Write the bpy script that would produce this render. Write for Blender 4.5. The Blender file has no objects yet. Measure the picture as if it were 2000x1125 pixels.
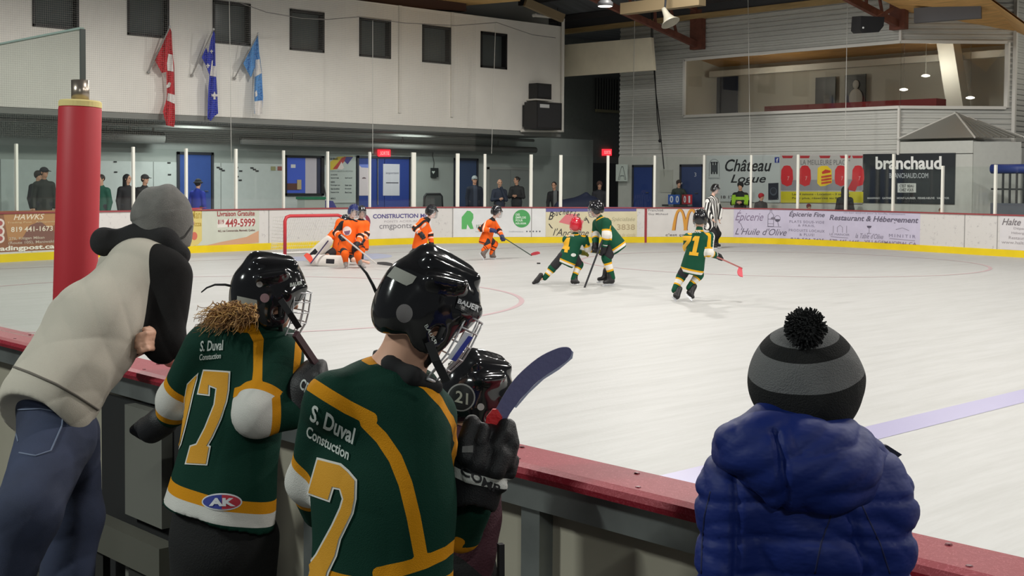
import bpy, math, random
import numpy as np
from mathutils import Vector, Matrix, noise
from mathutils.bvhtree import BVHTree
from mathutils.geometry import tessellate_polygon

random.seed(7)
S = bpy.context.scene
C = S.collection
# ---------------------------------------------------------------- camera
FOC, CY = 2458.08, 446.45            # focal length in pixels of the 2000x1125 frame, optical axis row
YAW, PITCH, ROLL = 0.8162, 0.0361, 0.0070
EYE = Vector((0, 0, 1.8))            # world: x across the rink, y along the rink, z = 0 on the ice
_f = Vector((math.cos(YAW)*math.cos(PITCH), math.sin(YAW)*math.cos(PITCH), -math.sin(PITCH)))
_r = Vector((math.sin(YAW), -math.cos(YAW), 0)); _u = _r.cross(_f)
CR = math.cos(ROLL)*_r + math.sin(ROLL)*_u
CU = -math.sin(ROLL)*_r + math.cos(ROLL)*_u
CF = _f
cam = bpy.data.cameras.new('camera'); camo = bpy.data.objects.new('camera', cam); C.objects.link(camo)
cam.sensor_width = 36; cam.lens = FOC/2000*36; cam.shift_y = -(562.5-CY)/2000
cam.clip_start = .05; cam.clip_end = 300
camo.matrix_world = Matrix(((CR.x, CU.x, -CF.x, EYE.x), (CR.y, CU.y, -CF.y, EYE.y), (CR.z, CU.z, -CF.z, EYE.z), (0, 0, 0, 1)))
S.camera = camo
# ---------------------------------------------------------------- world, lamps, exposure
W_ = bpy.data.worlds.new('arena_air'); S.world = W_; W_.use_nodes = True
W_.node_tree.nodes['Background'].inputs[0].default_value = (.75, .8, .85, 1)
W_.node_tree.nodes['Background'].inputs[1].default_value = .09
S.view_settings.view_transform = 'Standard'; S.view_settings.look = 'None'
S.view_settings.exposure = 0.0; S.view_settings.gamma = 1; S.view_settings.use_curve_mapping = False
LAMPS = [(x, y) for y in (-6.5, 2.5, 11.5, 20.5) for x in (7.5, 15.5, 24.0)]
LAMP_Z, LAMP_W = 8.3, 1090
for _x, _y in LAMPS:
    L = bpy.data.lights.new('arena_lamp', 'SPOT'); L.spot_size = math.radians(168); L.spot_blend = .25; L.shadow_soft_size = .3; L.energy = LAMP_W*(1.3 if _y > 20 else 1); L.color = (1, .965, .91)
    o = bpy.data.objects.new('arena_lamp', L); C.objects.link(o); o.location = (_x, _y, LAMP_Z)
for _x, _y, _z, _w in ((-3.2, -4.5, 5.2, 330), (-3.2, 5.5, 5.2, 430), (10, 31.95, 3.42, 62), (18, 31.95, 3.42, 62), (26, 31.95, 3.42, 56), (33.2, 33.6, 5.6, 70)):  # unseen fill lights added behind the camera, under the end wall, in the corner
    L = bpy.data.lights.new('fill_light', 'AREA'); L.shape = 'RECTANGLE'; L.size = 1.2; L.size_y = .12; L.energy = _w; L.color = (.93, 1, .95)
    o = bpy.data.objects.new('fill_light', L); C.objects.link(o); o.location = (_x, _y, _z)

# ---------------------------------------------------------------- measuring helpers (photo pixel -> place)
def ray(px, py): return CF + CR*((px-1000)/FOC) - CU*((py-CY)/FOC)
def at(px, py, D): return EYE + ray(px, py)*D
def on_x(px, py, X): d = ray(px, py); return EYE + d*(X/d.x)
def on_y(px, py, Y): d = ray(px, py); return EYE + d*(Y/d.y)
def on_z(px, py, Z): d = ray(px, py); return EYE + d*((Z-1.8)/d.z)
def proj(P):
    d = Vector(P)-EYE; D = d.dot(CF)
    return 1000+FOC*d.dot(CR)/D, CY-FOC*d.dot(CU)/D
def depth(P): return (Vector(P)-EYE).dot(CF)

# ---------------------------------------------------------------- materials
def lin(c): return tuple(((v/255+.055)/1.055)**2.4 if v/255 > .04045 else v/255/12.92 for v in c)
_M = {}
def mat(name, rgb, rough=.6, metal=0, bump=0, bscale=40, var=0, vscale=8, emit=0, coat=0, stretch=None, spec=.5):
    if name in _M: return _M[name]
    m = bpy.data.materials.new(name); m.use_nodes = True; nt = m.node_tree; b = nt.nodes['Principled BSDF']
    col = (*lin(rgb), 1)
    b.inputs['Base Color'].default_value = col; b.inputs['Roughness'].default_value = rough; b.inputs['Metallic'].default_value = metal
    b.inputs['Specular IOR Level'].default_value = spec
    if coat: b.inputs['Coat Weight'].default_value = coat; b.inputs['Coat Roughness'].default_value = .04
    if emit:
        b.inputs['Emission Color'].default_value = col; b.inputs['Emission Strength'].default_value = emit
    if bump or var:
        tc = nt.nodes.new('ShaderNodeTexCoord'); src = tc.outputs['Object']
        if stretch:
            mp = nt.nodes.new('ShaderNodeMapping'); mp.inputs['Scale'].default_value = stretch
            nt.links.new(src, mp.inputs[0]); src = mp.outputs[0]
    if bump:
        n = nt.nodes.new('ShaderNodeTexNoise'); n.inputs['Scale'].default_value = bscale; n.inputs['Detail'].default_value = 3
        nt.links.new(src, n.inputs['Vector'])
        bp = nt.nodes.new('ShaderNodeBump'); bp.inputs['Strength'].default_value = bump; bp.inputs['Distance'].default_value = .01
        nt.links.new(n.outputs['Fac'], bp.inputs['Height']); nt.links.new(bp.outputs[0], b.inputs['Normal'])
    if var:
        n = nt.nodes.new('ShaderNodeTexNoise'); n.inputs['Scale'].default_value = vscale; n.inputs['Detail'].default_value = 4
        nt.links.new(src, n.inputs['Vector'])
        mr = nt.nodes.new('ShaderNodeMapRange'); mr.inputs[1].default_value = .3; mr.inputs[2].default_value = .7
        mr.inputs[3].default_value = 1-var; mr.inputs[4].default_value = 1+var
        nt.links.new(n.outputs['Fac'], mr.inputs[0])
        mx = nt.nodes.new('ShaderNodeMix'); mx.data_type = 'RGBA'; mx.blend_type = 'MULTIPLY'; mx.inputs[0].default_value = 1
        mx.inputs[6].default_value = col; nt.links.new(mr.outputs[0], mx.inputs[7]); nt.links.new(mx.outputs[2], b.inputs['Base Color'])
    _M[name] = m; return m
def layered(name, base, layers, rough=.8, bump=0, bscale=300, coat=0, spec=.3):
    """base colour with dyed areas: each layer is (attribute, colour); the attribute is a signed distance, dyed where it is negative"""
    if name in _M: return _M[name]
    m = mat(name, base, rough, bump=bump, bscale=bscale, coat=coat, spec=spec); nt = m.node_tree; b = nt.nodes['Principled BSDF']
    prev = None
    for a, c in layers:
        at_ = nt.nodes.new('ShaderNodeAttribute'); at_.attribute_name = a
        lt = nt.nodes.new('ShaderNodeMath'); lt.operation = 'LESS_THAN'; lt.inputs[1].default_value = 0
        nt.links.new(at_.outputs['Fac'], lt.inputs[0])
        mx = nt.nodes.new('ShaderNodeMix'); mx.data_type = 'RGBA'
        nt.links.new(lt.outputs[0], mx.inputs[0])
        if prev: nt.links.new(prev, mx.inputs[6])
        else: mx.inputs[6].default_value = (*lin(base), 1)
        mx.inputs[7].default_value = (*lin(c), 1); prev = mx.outputs[2]
    nt.links.new(prev, b.inputs['Base Color'])
    return m
def glass_mat(name, tint, refl=.06, rough=.02, opac=0, ocol=(200, 205, 200)):
    """thin pane: mostly see-through, a little mirror at grazing angles, optional scuffs"""
    if name in _M: return _M[name]
    m = bpy.data.materials.new(name); m.use_nodes = True; nt = m.node_tree; nt.nodes.remove(nt.nodes['Principled BSDF'])
    out = nt.nodes['Material Output']
    t = nt.nodes.new('ShaderNodeBsdfTransparent'); t.inputs[0].default_value = (*tint, 1)
    g = nt.nodes.new('ShaderNodeBsdfGlossy'); g.inputs['Roughness'].default_value = rough
    lw = nt.nodes.new('ShaderNodeLayerWeight'); lw.inputs[0].default_value = .5
    pw = nt.nodes.new('ShaderNodeMath'); pw.operation = 'POWER'; pw.inputs[1].default_value = 5; nt.links.new(lw.outputs['Facing'], pw.inputs[0])
    ml = nt.nodes.new('ShaderNodeMath'); ml.operation = 'MULTIPLY_ADD'; ml.inputs[1].default_value = .5; ml.inputs[2].default_value = refl
    nt.links.new(pw.outputs[0], ml.inputs[0])
    mx = nt.nodes.new('ShaderNodeMixShader'); nt.links.new(ml.outputs[0], mx.inputs[0]); nt.links.new(t.outputs[0], mx.inputs[1]); nt.links.new(g.outputs[0], mx.inputs[2])
    last = mx.outputs[0]
    if opac:
        d = nt.nodes.new('ShaderNodeBsdfDiffuse'); d.inputs[0].default_value = (*lin(ocol), 1)
        m2 = nt.nodes.new('ShaderNodeMixShader'); m2.inputs[0].default_value = opac
        nt.links.new(last, m2.inputs[1]); nt.links.new(d.outputs[0], m2.inputs[2]); last = m2.outputs[0]
    nt.links.new(last, out.inputs[0]); _M[name] = m; return m

# ---------------------------------------------------------------- object helpers
ORG = {}
def _props(o, label, cat, group, kind):
    if label: o['label'] = label
    if cat: o['category'] = cat
    if group: o['group'] = group
    if kind: o['kind'] = kind
def thing(name, label, cat, loc, group=None, kind=None):
    o = bpy.data.objects.new(name, None); C.objects.link(o); o.empty_display_size = .1
    o.location = loc; ORG[o.name] = Vector(loc); _props(o, label, cat, group, kind); return o
def mesh(name, V, F, m, parent=None, smooth=False, fm=None, label=None, cat=None, group=None, kind=None, attrs=None, org=None):
    """one mesh object; vertices are given in world space"""
    V = np.asarray(V, dtype=float).reshape(-1, 3)
    if parent is not None: o0 = ORG[parent.name]
    elif org is not None: o0 = Vector(org)
    else: o0 = Vector(((V[:, 0].min()+V[:, 0].max())/2, (V[:, 1].min()+V[:, 1].max())/2, V[:, 2].min()))
    me = bpy.data.meshes.new(name)
    me.from_pydata((V-np.array(o0)).tolist(), [], [list(map(int, f)) for f in F])
    for x in (m if isinstance(m, (list, tuple)) else [m]): me.materials.append(x)
    if fm is not None: me.polygons.foreach_set('material_index', fm)
    if smooth: me.polygons.foreach_set('use_smooth', [True]*len(me.polygons))
    for k, a in (attrs or {}).items():
        at_ = me.attributes.new(k, 'FLOAT', 'POINT'); at_.data.foreach_set('value', np.asarray(a, dtype=np.float32))
    me.update()
    o = bpy.data.objects.new(name, me); C.objects.link(o)
    if parent is not None: o.parent = parent
    else: o.location = o0
    ORG[o.name] = o0
    _props(o, label, cat, group, kind); return o
def frame(d):
    d = Vector(d).normalized(); a = Vector((0, 0, 1)) if abs(d.z) < .9 else Vector((1, 0, 0))
    x = d.cross(a).normalized(); return x, d.cross(x)
class MB:
    def __init__(s): s.v = []; s.f = []; s.fm = []; s.cur = 0
    def add(s, V, F):
        n = len(s.v); s.v += [tuple(v) for v in V]; s.f += [[i+n for i in f] for f in F]; s.fm += [s.cur]*len(F); return s
    def obox(s, c, a, b, d):
        c, a, b, d = Vector(c), Vector(a), Vector(b), Vector(d)
        V = [c+a*i+b*j+d*k for i in (-1, 1) for j in (-1, 1) for k in (-1, 1)]
        return s.add(V, [(0, 1, 3, 2), (4, 6, 7, 5), (0, 4, 5, 1), (2, 3, 7, 6), (0, 2, 6, 4), (1, 5, 7, 3)])
    def box(s, x0, x1, y0, y1, z0, z1):
        return s.obox(((x0+x1)/2, (y0+y1)/2, (z0+z1)/2), ((x1-x0)/2, 0, 0), (0, (y1-y0)/2, 0), (0, 0, (z1-z0)/2))
    def bar(s, p, q, w, h, up=(0, 0, 1)):
        p, q = Vector(p), Vector(q); d = q-p; x = d.cross(Vector(up)).normalized(); y = x.cross(d).normalized()
        return s.obox((p+q)/2, x*w/2, y*h/2, d/2)
    def tube(s, P, r, n=8, caps=True, closed=False):
        P = [Vector(p) for p in P]; m = len(P); R = r if isinstance(r, (list, tuple)) else [r]*m
        x = None; V = []
        for i, p in enumerate(P):
            a = P[(i-1) % m] if (closed or i > 0) else P[i]; b = P[(i+1) % m] if (closed or i < m-1) else P[i]
            d = (b-a).normalized()
            if x is None: x, y = frame(d)
            else:
                x = (x-d*x.dot(d)).normalized()
            y = d.cross(x)
            V += [p+(x*math.cos(t)+y*math.sin(t))*R[i] for t in [2*math.pi*k/n for k in range(n)]]
        F = []
        for i in range(m if closed else m-1):
            j = (i+1) % m
            F += [(i*n+k, i*n+(k+1) % n, j*n+(k+1) % n, j*n+k) for k in range(n)]
        if caps and not closed: F += [tuple(range(n))[::-1], tuple((m-1)*n+k for k in range(n))]
        return s.add(V, F)
    def lathe(s, prof, o, ax=(0, 0, 1), n=24):
        o = Vector(o); ax = Vector(ax).normalized(); x, y = frame(ax); V = []; m = len(prof)
        for r, h in prof: V += [o+ax*h+(x*math.cos(2*math.pi*k/n)+y*math.sin(2*math.pi*k/n))*r for k in range(n)]
        F = [(i*n+k, i*n+(k+1) % n, (i+1)*n+(k+1) % n, (i+1)*n+k) for i in range(m-1) for k in range(n)]
        F += [tuple(range(n))[::-1], tuple((m-1)*n+k for k in range(n))]
        return s.add(V, F)
    def ball(s, c, r, nu=16, nv=10):
        c = Vector(c); r = r if isinstance(r, (list, tuple)) else (r, r, r)
        return s.lathe_e(c, r, nu, nv)
    def lathe_e(s, c, r, nu, nv):
        V = [c+Vector((0, 0, -r[2]))]
        for j in range(1, nv):
            t = -math.pi/2+math.pi*j/nv
            V += [c+Vector((r[0]*math.cos(t)*math.cos(2*math.pi*k/nu), r[1]*math.cos(t)*math.sin(2*math.pi*k/nu), r[2]*math.sin(t))) for k in range(nu)]
        V.append(c+Vector((0, 0, r[2]))); F = [(0, 1+(k+1) % nu, 1+k) for k in range(nu)]
        for j in range(nv-2): F += [(1+j*nu+k, 1+j*nu+(k+1) % nu, 1+(j+1)*nu+(k+1) % nu, 1+(j+1)*nu+k) for k in range(nu)]
        b = 1+(nv-2)*nu; F += [(b+k, b+(k+1) % nu, len(V)-1) for k in range(nu)]
        return s.add(V, F)
    def prism(s, poly, o, U, V, N, d):
        """polygon in the (U,V) plane at o, pushed along N by d"""
        o, U, V, N = Vector(o), Vector(U), Vector(V), Vector(N); n = len(poly)
        A = [o+U*a+V*b for a, b in poly]; B = [p+N*d for p in A]
        T = tessellate_polygon([[Vector((a, b, 0)) for a, b in poly]])
        return s.add(A+B, [tuple(t) for t in T]+[tuple(i+n for i in t[::-1]) for t in T]+[(i, (i+1) % n, n+(i+1) % n, n+i) for i in range(n)])
    def build(s, name, m, parent=None, smooth=False, **k):
        return mesh(name, s.v, s.f, m, parent, smooth, fm=s.fm if isinstance(m, (list, tuple)) else None, **k)
_TX = {}
def text2d(t, bold=0, shear=0, spacing=1, align='LEFT', lines=1):
    """letters as a flat mesh, scaled so that they fill 0..1 x 0..1"""
    key = (t, bold, shear, spacing, align)
    if key in _TX: return _TX[key]
    cu = bpy.data.curves.new('lettering', 'FONT'); cu.body = t; cu.offset = bold; cu.shear = shear; cu.space_character = spacing
    cu.resolution_u = 3; cu.align_x = align; cu.space_line = .8
    o = bpy.data.objects.new('lettering', cu); C.objects.link(o); dg = bpy.context.evaluated_depsgraph_get(); dg.update()
    me = bpy.data.meshes.new_from_object(o.evaluated_get(dg))
    V = np.array([v.co[:] for v in me.vertices]); F = [tuple(p.vertices) for p in me.polygons]
    bpy.data.objects.remove(o); bpy.data.curves.remove(cu); bpy.data.meshes.remove(me)
    mn, mx = V.min(0), V.max(0); V = (V-mn)/np.maximum(mx-mn, 1e-6)
    _TX[key] = (V[:, :2], F); return _TX[key]
def flat_text(t, o, U, Vv, N, off, name, m, parent, **k):
    """fit text into the parallelogram at o spanned by U (reading direction) and Vv (up)"""
    uv, F = text2d(t, **k); o, U, Vv, N = map(lambda q: np.array(q, dtype=float), (o, U, Vv, N))
    return mesh(name, o+uv[:, :1]*U+uv[:, 1:]*Vv+N*off, F, m, parent)
# ================================================================ modelling soft shapes: blended distance fields turned into one mesh
def A3(v): return np.array([v[0], v[1], v[2]], float)
def cv(a, b, c): return CR*a+CU*b+CF*c
def cap(a, b, ra, rb=None, k=.02, flat=None, fs=1): return ('c', A3(a), A3(b), ra, ra if rb is None else rb, k, None if flat is None else A3(Vector(flat).normalized()), fs)
def ellip(c, r, axes=None, k=.02):
    if axes is None: ax = np.eye(3)
    else: ax = np.array([A3(Vector(x).normalized()) for x in axes])
    return ('e', A3(c), np.array(r, float), ax, k)
def minus(p): return ('-',)+p
def pdist(p, X):
    if p[0] == '-': return pdist(p[1:], X)
    if p[0] == 'c':
        _, a, b, ra, rb, k, fl, fs = p; ba = b-a; L = max(ba@ba, 1e-9)
        q = X-a; t = np.clip(q@ba/L, 0, 1); q = q-t[..., None]*ba
        if fl is not None:
            w = q@fl; q = q+w[..., None]*fl*(1/fs-1)
        return np.sqrt((q*q).sum(-1))-(ra+(rb-ra)*t)
    _, c, r, ax, k = p; q = (X-c)@ax.T
    k0 = np.sqrt(((q/r)**2).sum(-1)); k1 = np.sqrt(((q/r**2)**2).sum(-1))+1e-9
    return k0*(k0-1)/k1
def pbox(p):
    if p[0] == '-': return pbox(p[1:])
    if p[0] == 'c':
        _, a, b, ra, rb = p[:5]; r = max(ra, rb); return np.minimum(a, b)-r, np.maximum(a, b)+r
    e = np.abs(p[3].T*p[2]).sum(1)
    return p[1]-e, p[1]+e
def pk(p): return pk(p[1:]) if p[0] == '-' else (p[5] if p[0] == 'c' else p[4])
def field_mesh(prims, h, smooth=1, disp=None):
    lo = np.min([pbox(p)[0] for p in prims if p[0] != '-'], 0)-3*h-.01; hi = np.max([pbox(p)[1] for p in prims if p[0] != '-'], 0)+3*h+.01
    n = np.ceil((hi-lo)/h).astype(int)+1; G = np.full(n, 1.0, np.float64)
    ax = [lo[i]+h*np.arange(n[i]) for i in range(3)]
    for p in prims:
        k = pk(p); b0, b1 = pbox(p); mg = k*1.5+3*h
        i0 = np.maximum(((b0-mg-lo)/h).astype(int), 0); i1 = np.minimum(((b1+mg-lo)/h).astype(int)+2, n)
        if (i1 <= i0).any(): continue
        sl = tuple(slice(a, b) for a, b in zip(i0, i1))
        X = np.stack(np.meshgrid(*[ax[i][i0[i]:i1[i]] for i in range(3)], indexing='ij'), -1)
        d = pdist(p, X); g = G[sl]
        if p[0] == '-':
            e = np.maximum(k-np.abs(g+d), 0)/k; G[sl] = np.maximum(g, -d)+e*e*k*.25
        else:
            e = np.maximum(k-np.abs(g-d), 0)/k; G[sl] = np.minimum(g, d)-e*e*k*.25
    ins = G < 0
    c = [ins[i:n[0]-1+i, j:n[1]-1+j, l:n[2]-1+l] for i in (0, 1) for j in (0, 1) for l in (0, 1)]
    sm = sum(x.astype(np.int8) for x in c); act = (sm > 0) & (sm < 8); idx = np.full(act.shape, -1, np.int64); I = np.argwhere(act); idx[act] = np.arange(len(I))
    offs = [(i, j, l) for i in (0, 1) for j in (0, 1) for l in (0, 1)]
    val = [G[I[:, 0]+o[0], I[:, 1]+o[1], I[:, 2]+o[2]] for o in offs]
    acc = np.zeros((len(I), 3)); cnt = np.zeros(len(I))
    for a in range(8):
        for b in range(a+1, 8):
            if sum(abs(np.array(offs[a])-offs[b])) != 1: continue
            va, vb = val[a], val[b]; m = (va < 0) != (vb < 0); t = np.where(m, va/(va-vb+1e-12), 0)
            pt = np.array(offs[a])+t[:, None]*(np.array(offs[b])-np.array(offs[a])); acc[m] += pt[m]; cnt[m] += 1
    V = lo+h*(I+acc/np.maximum(cnt, 1)[:, None]); F = []
    for d in range(3):
        u, w = (d+1) % 3, (d+2) % 3
        a0 = [slice(1, -1)]*3; a0[d] = slice(0, -1); b0 = list(a0); b0[d] = slice(1, None)
        A = ins[tuple(a0)]; B = ins[tuple(b0)]; E = np.argwhere(A != B); s = A[A != B]
        E = E+1; E[:, d] -= 1
        def cell(du, dw):
            e = E.copy(); e[:, u] -= du; e[:, w] -= dw; return idx[e[:, 0], e[:, 1], e[:, 2]]
        q = np.stack([cell(1, 1), cell(0, 1), cell(0, 0), cell(1, 0)], 1); q[~s] = q[~s][:, ::-1]; F.append(q)
    F = np.concatenate(F); F = F[(F >= 0).all(1)]
    E = np.concatenate([F[:, [0, 1]], F[:, [1, 2]], F[:, [2, 3]], F[:, [3, 0]]]); E = np.concatenate([E, E[:, ::-1]])
    def lap(Q):
        S_ = np.zeros_like(Q); np.add.at(S_, E[:, 0], Q[E[:, 1]]); N_ = np.zeros(len(Q)); np.add.at(N_, E[:, 0], 1); return S_/np.maximum(N_, 1)[:, None]
    for _ in range(smooth): V = V+.5*(lap(V)-V)
    if disp is not None:
        N_ = vnormals(V, F); V = V+N_*disp(V, N_)[:, None]
    return V, F
def vnormals(V, F):
    a = np.cross(V[F[:, 2]]-V[F[:, 0]], V[F[:, 3]]-V[F[:, 1]]); N_ = np.zeros_like(V)
    for i in range(4): np.add.at(N_, F[:, i], a)
    return N_/(np.linalg.norm(N_, axis=1)[:, None]+1e-12)
def soft(name, prims, h, m, parent=None, disp=None, attrs=None, smooth=1, **k):
    V, F = field_mesh(prims, h, smooth, disp); a = attrs(V) if attrs else None
    o = mesh(name, V, F.tolist(), m, parent, True, attrs=a, **k); o['_n'] = 0; del o['_n']
    SURF[o.name] = (V, F); return o
SURF = {}
def along(V, a, b):
    """metres along the line a->b, and distance from it"""
    a, b = A3(a), A3(b); d = b-a; L = np.linalg.norm(d); d = d/L; q = V-a; t = q@d; return t, np.sqrt(np.maximum(((q-t[:, None]*d)**2).sum(1), 0))
def seg_d(V, pts):
    """distance to a polyline"""
    r = np.full(len(V), 9.0)
    for a, b in zip(pts[:-1], pts[1:]):
        a, b = A3(a), A3(b); ba = b-a; t = np.clip((V-a)@ba/max(ba@ba, 1e-9), 0, 1); r = np.minimum(r, np.linalg.norm(V-a-t[:, None]*ba, axis=1))
    return r
def wob(V, s, seed=0):
    """smooth pseudo-noise"""
    r = np.random.RandomState(seed); o = np.zeros(len(V))
    for i in range(7):
        d = r.normal(size=3); d /= np.linalg.norm(d); o += np.sin(V@d*s*r.uniform(.6, 1.7)+r.uniform(0, 6.28))
    return o/7
def tree_of(o): V, F = SURF[o.name]; return BVHTree.FromPolygons(V.tolist(), F.tolist())
def on_surface(bvh, px, py, D0=.5):
    """place on a built surface seen at a photo pixel (used to lay stripes and lettering on cloth)"""
    d = ray(px, py).normalized(); r = bvh.ray_cast(EYE+d*D0, d)
    return r
def decal(o, t, quad, m, name='lettering', off=.003, direction=None, sub=2, uvF=None, **k):
    """lay letters on a soft surface; quad = photo pixels of the lower left, lower right, upper right, upper left corners"""
    bvh = tree_of(o)
    uv, F = uvF if uvF is not None else text2d(t, **k)
    import bmesh
    bm = bmesh.new(); vs = [bm.verts.new((u, v, 0)) for u, v in uv]
    for f in F:
        try: bm.faces.new([vs[i] for i in f])
        except ValueError: pass
    bmesh.ops.triangulate(bm, faces=bm.faces[:])
    for _ in range(sub):
        le = [e for e in bm.edges if e.calc_length() > .06]
        if le: bmesh.ops.subdivide_edges(bm, edges=le, cuts=1); bmesh.ops.triangulate(bm, faces=[f for f in bm.faces if len(f.verts) > 3])
    bm.verts.index_update(); V = []; (ax, ay), (bx, by), (cx, cy), (dx, dy) = quad
    last = None
    for v in bm.verts:
        u, w = v.co.x, v.co.y
        px = (ax*(1-u)+bx*u)*(1-w)+(dx*(1-u)+cx*u)*w; py = (ay*(1-u)+by*u)*(1-w)+(dy*(1-u)+cy*u)*w
        r = on_surface(bvh, px, py)
        if r[0] is None: V.append(None); continue
        V.append(r[0]+r[1]*off); last = V[-1]
    F2 = [[v.index for v in f.verts] for f in bm.faces]; bm.free()
    F2 = [f for f in F2 if all(V[i] is not None for i in f)]
    used = sorted({i for f in F2 for i in f}); mp = {i: n for n, i in enumerate(used)}
    if not F2: return None
    return mesh(name, [V[i] for i in used], [[mp[i] for i in f] for f in F2], m, o)
def patch_shape(pts): 
    """pixel polygon -> unit shape and its quad, for decal()"""
    P = np.array(pts, float); x0, y0 = P.min(0); x1, y1 = P.max(0); uv = np.stack([(P[:, 0]-x0)/(x1-x0), (y1-P[:, 1])/(y1-y0)], 1)
    T = tessellate_polygon([[Vector((a, b, 0)) for a, b in uv.tolist()]]); return (uv, [tuple(t) for t in T]), [(x0, y1), (x1, y1), (x1, y0), (x0, y0)]
# ---------------------------------------------------------------- people
SKIN = {'a': (214, 166, 140), 'b': (196, 148, 122), 'c': (226, 182, 160)}
def hand(wrist, d, n, s=1, side=1, curl=.5):
    """palm, four bent fingers of different lengths, thumb from the side of the palm; d along the hand, n out of the back of the hand"""
    d = Vector(d).normalized(); n = (Vector(n)-d*Vector(n).dot(d)).normalized(); w = d.cross(n)*side; wr = Vector(wrist); P = []
    P.append(cap(wr+d*.02*s, wr+d*.075*s, .026*s, .032*s, .012*s, n, .5)); P.append(cap(wr+d*.05*s+w*.012*s, wr+d*.08*s-w*.012*s, .028*s, None, .01*s, n, .5))
    for i, (o, L) in enumerate(((.030, .070), (.010, .080), (-.011, .075), (-.031, .058))):
        p = wr+d*.085*s+w*o*s; q = d.copy()
        for j, f in enumerate((.45, .32, .23)):
            a = curl*(.55+.25*j+.08*i); q = (q*math.cos(a)-n*math.sin(a)).normalized() if j or curl > .3 else q
            p2 = p+q*L*f*s; P.append(cap(p, p2, .0095*s, .0085*s, .003*s)); p = p2
    p = wr+d*.03*s+w*.028*s; q = (d*.75+w*.7-n*.15).normalized(); p2 = p+q*.035*s; P.append(cap(p, p2, .012*s, .011*s, .006*s)); q = (d*.9+w*.2-n*.4*curl).normalized(); P.append(cap(p2, p2+q*.03*s, .0105*s, .009*s, .003*s))
    return P
def head_prims(c, f, up, s=1, ears=True):
    """skull, jaw, nose, brow, lips, ears; c = centre of the head, f = facing"""
    c = Vector(c); up = Vector(up).normalized(); f = Vector(f); f = (f-up*f.dot(up)).normalized(); r = f.cross(up)
    P = [ellip(c+up*.02*s-f*.005*s, (.077*s, .095*s, .098*s), (r, f, up), .02*s), ellip(c-up*.05*s+f*.025*s, (.056*s, .062*s, .066*s), (r, f, up), .03*s)]
    P += [cap(c+f*.09*s+up*.008*s, c+f*.108*s-up*.026*s, .010*s, .014*s, .012*s), cap(c+f*.086*s+up*.03*s-r*.035*s, c+f*.086*s+up*.03*s+r*.035*s, .012*s, None, .014*s),
          cap(c+f*.082*s-up*.058*s-r*.018*s, c+f*.082*s-up*.058*s+r*.018*s, .009*s, None, .008*s), ellip(c+f*.066*s-up*.095*s, (.024*s, .022*s, .02*s), (r, f, up), .02*s)]
    for q in (-1, 1):
        P.append(minus(ellip(c+f*.098*s+up*.008*s+r*.034*s*q, (.017*s, .012*s, .011*s), (r, f, up), .012*s)))
        if ears: P.append(ellip(c+r*.08*s*q-f*.008*s-up*.005*s, (.012*s, .02*s, .033*s), (r, f, up), .006*s))
    return P, r, f, up
def eyes(c, f, up, s, parent):
    c = Vector(c); up = Vector(up).normalized(); f = Vector(f); f = (f-up*f.dot(up)).normalized(); r = f.cross(up)
    for q in (-1, 1):
        MB().ball(c+f*.083*s+up*.008*s+r*.034*s*q, .0115*s, 10, 6).build('eye', mat('eye_dark', (52, 40, 36), .25), parent, True)
def limb(P, a, b, ra, rb, k=.03): P.append(cap(a, b, ra, rb, k))
# ================================================================ the setting: ice, walls, roof
ICE_X0, GOAL_Y = 2.42, 25.4
def ice_material():
    m = mat('rink_ice', (238, 236, 233), .5, spec=.25); nt = m.node_tree; b = nt.nodes['Principled BSDF']
    tc = nt.nodes.new('ShaderNodeTexCoord'); mp = nt.nodes.new('ShaderNodeMapping'); mp.inputs['Scale'].default_value = (.5, 5, 1); mp.inputs['Rotation'].default_value = (0, 0, .35)
    n = nt.nodes.new('ShaderNodeTexNoise'); n.inputs['Scale'].default_value = 1.6; n.inputs['Detail'].default_value = 7; n.inputs['Roughness'].default_value = .7
    nt.links.new(tc.outputs['Object'], mp.inputs[0]); nt.links.new(mp.outputs[0], n.inputs['Vector'])
    r = nt.nodes.new('ShaderNodeValToRGB'); r.color_ramp.elements[0].position = .3; r.color_ramp.elements[0].color = (*lin((188, 188, 185)), 1)
    r.color_ramp.elements[1].position = .6; r.color_ramp.elements[1].color = (*lin((200, 200, 198)), 1)
    nt.links.new(n.outputs['Fac'], r.inputs[0]); nt.links.new(r.outputs[0], b.inputs['Base Color'])
    n2 = nt.nodes.new('ShaderNodeTexNoise'); n2.inputs['Scale'].default_value = 30; n2.inputs['Detail'].default_value = 4
    nt.links.new(tc.outputs['Object'], n2.inputs['Vector'])
    bp = nt.nodes.new('ShaderNodeBump'); bp.inputs['Strength'].default_value = .15; bp.inputs['Distance'].default_value = .01
    nt.links.new(n2.outputs['Fac'], bp.inputs['Height']); nt.links.new(bp.outputs[0], b.inputs['Normal'])
    return m
floor = MB().box(-4, 48, -14, 46, -.3, 0).build('floor', mat('concrete_dark', (70, 70, 68), .8), kind='structure')
def flat(name, poly, z, m, parent, **k): return mesh(name, [(x, y, z) for x, y in poly], [list(range(len(poly)))], m, parent, **k)
ice = MB().box(ICE_X0-.02, 33, -13.9, 30, -.28, .006).build('ice_sheet', ice_material(), floor)
mblue = mat('line_blue', (176, 171, 206), .4); mred = mat('line_red', (206, 178, 182), .4); mcrease = mat('crease_blue', (180, 188, 214), .4)
flat('blue_line', [(2.4, 4.66), (32, 4.66), (32, 4.97), (2.4, 4.97)], .008, mblue, floor)
flat('goal_line', [(7, GOAL_Y-.03), (29.6, GOAL_Y-.03), (29.6, GOAL_Y+.03), (7, GOAL_Y+.03)], .009, mred, floor)
GX = 17.3
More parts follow.
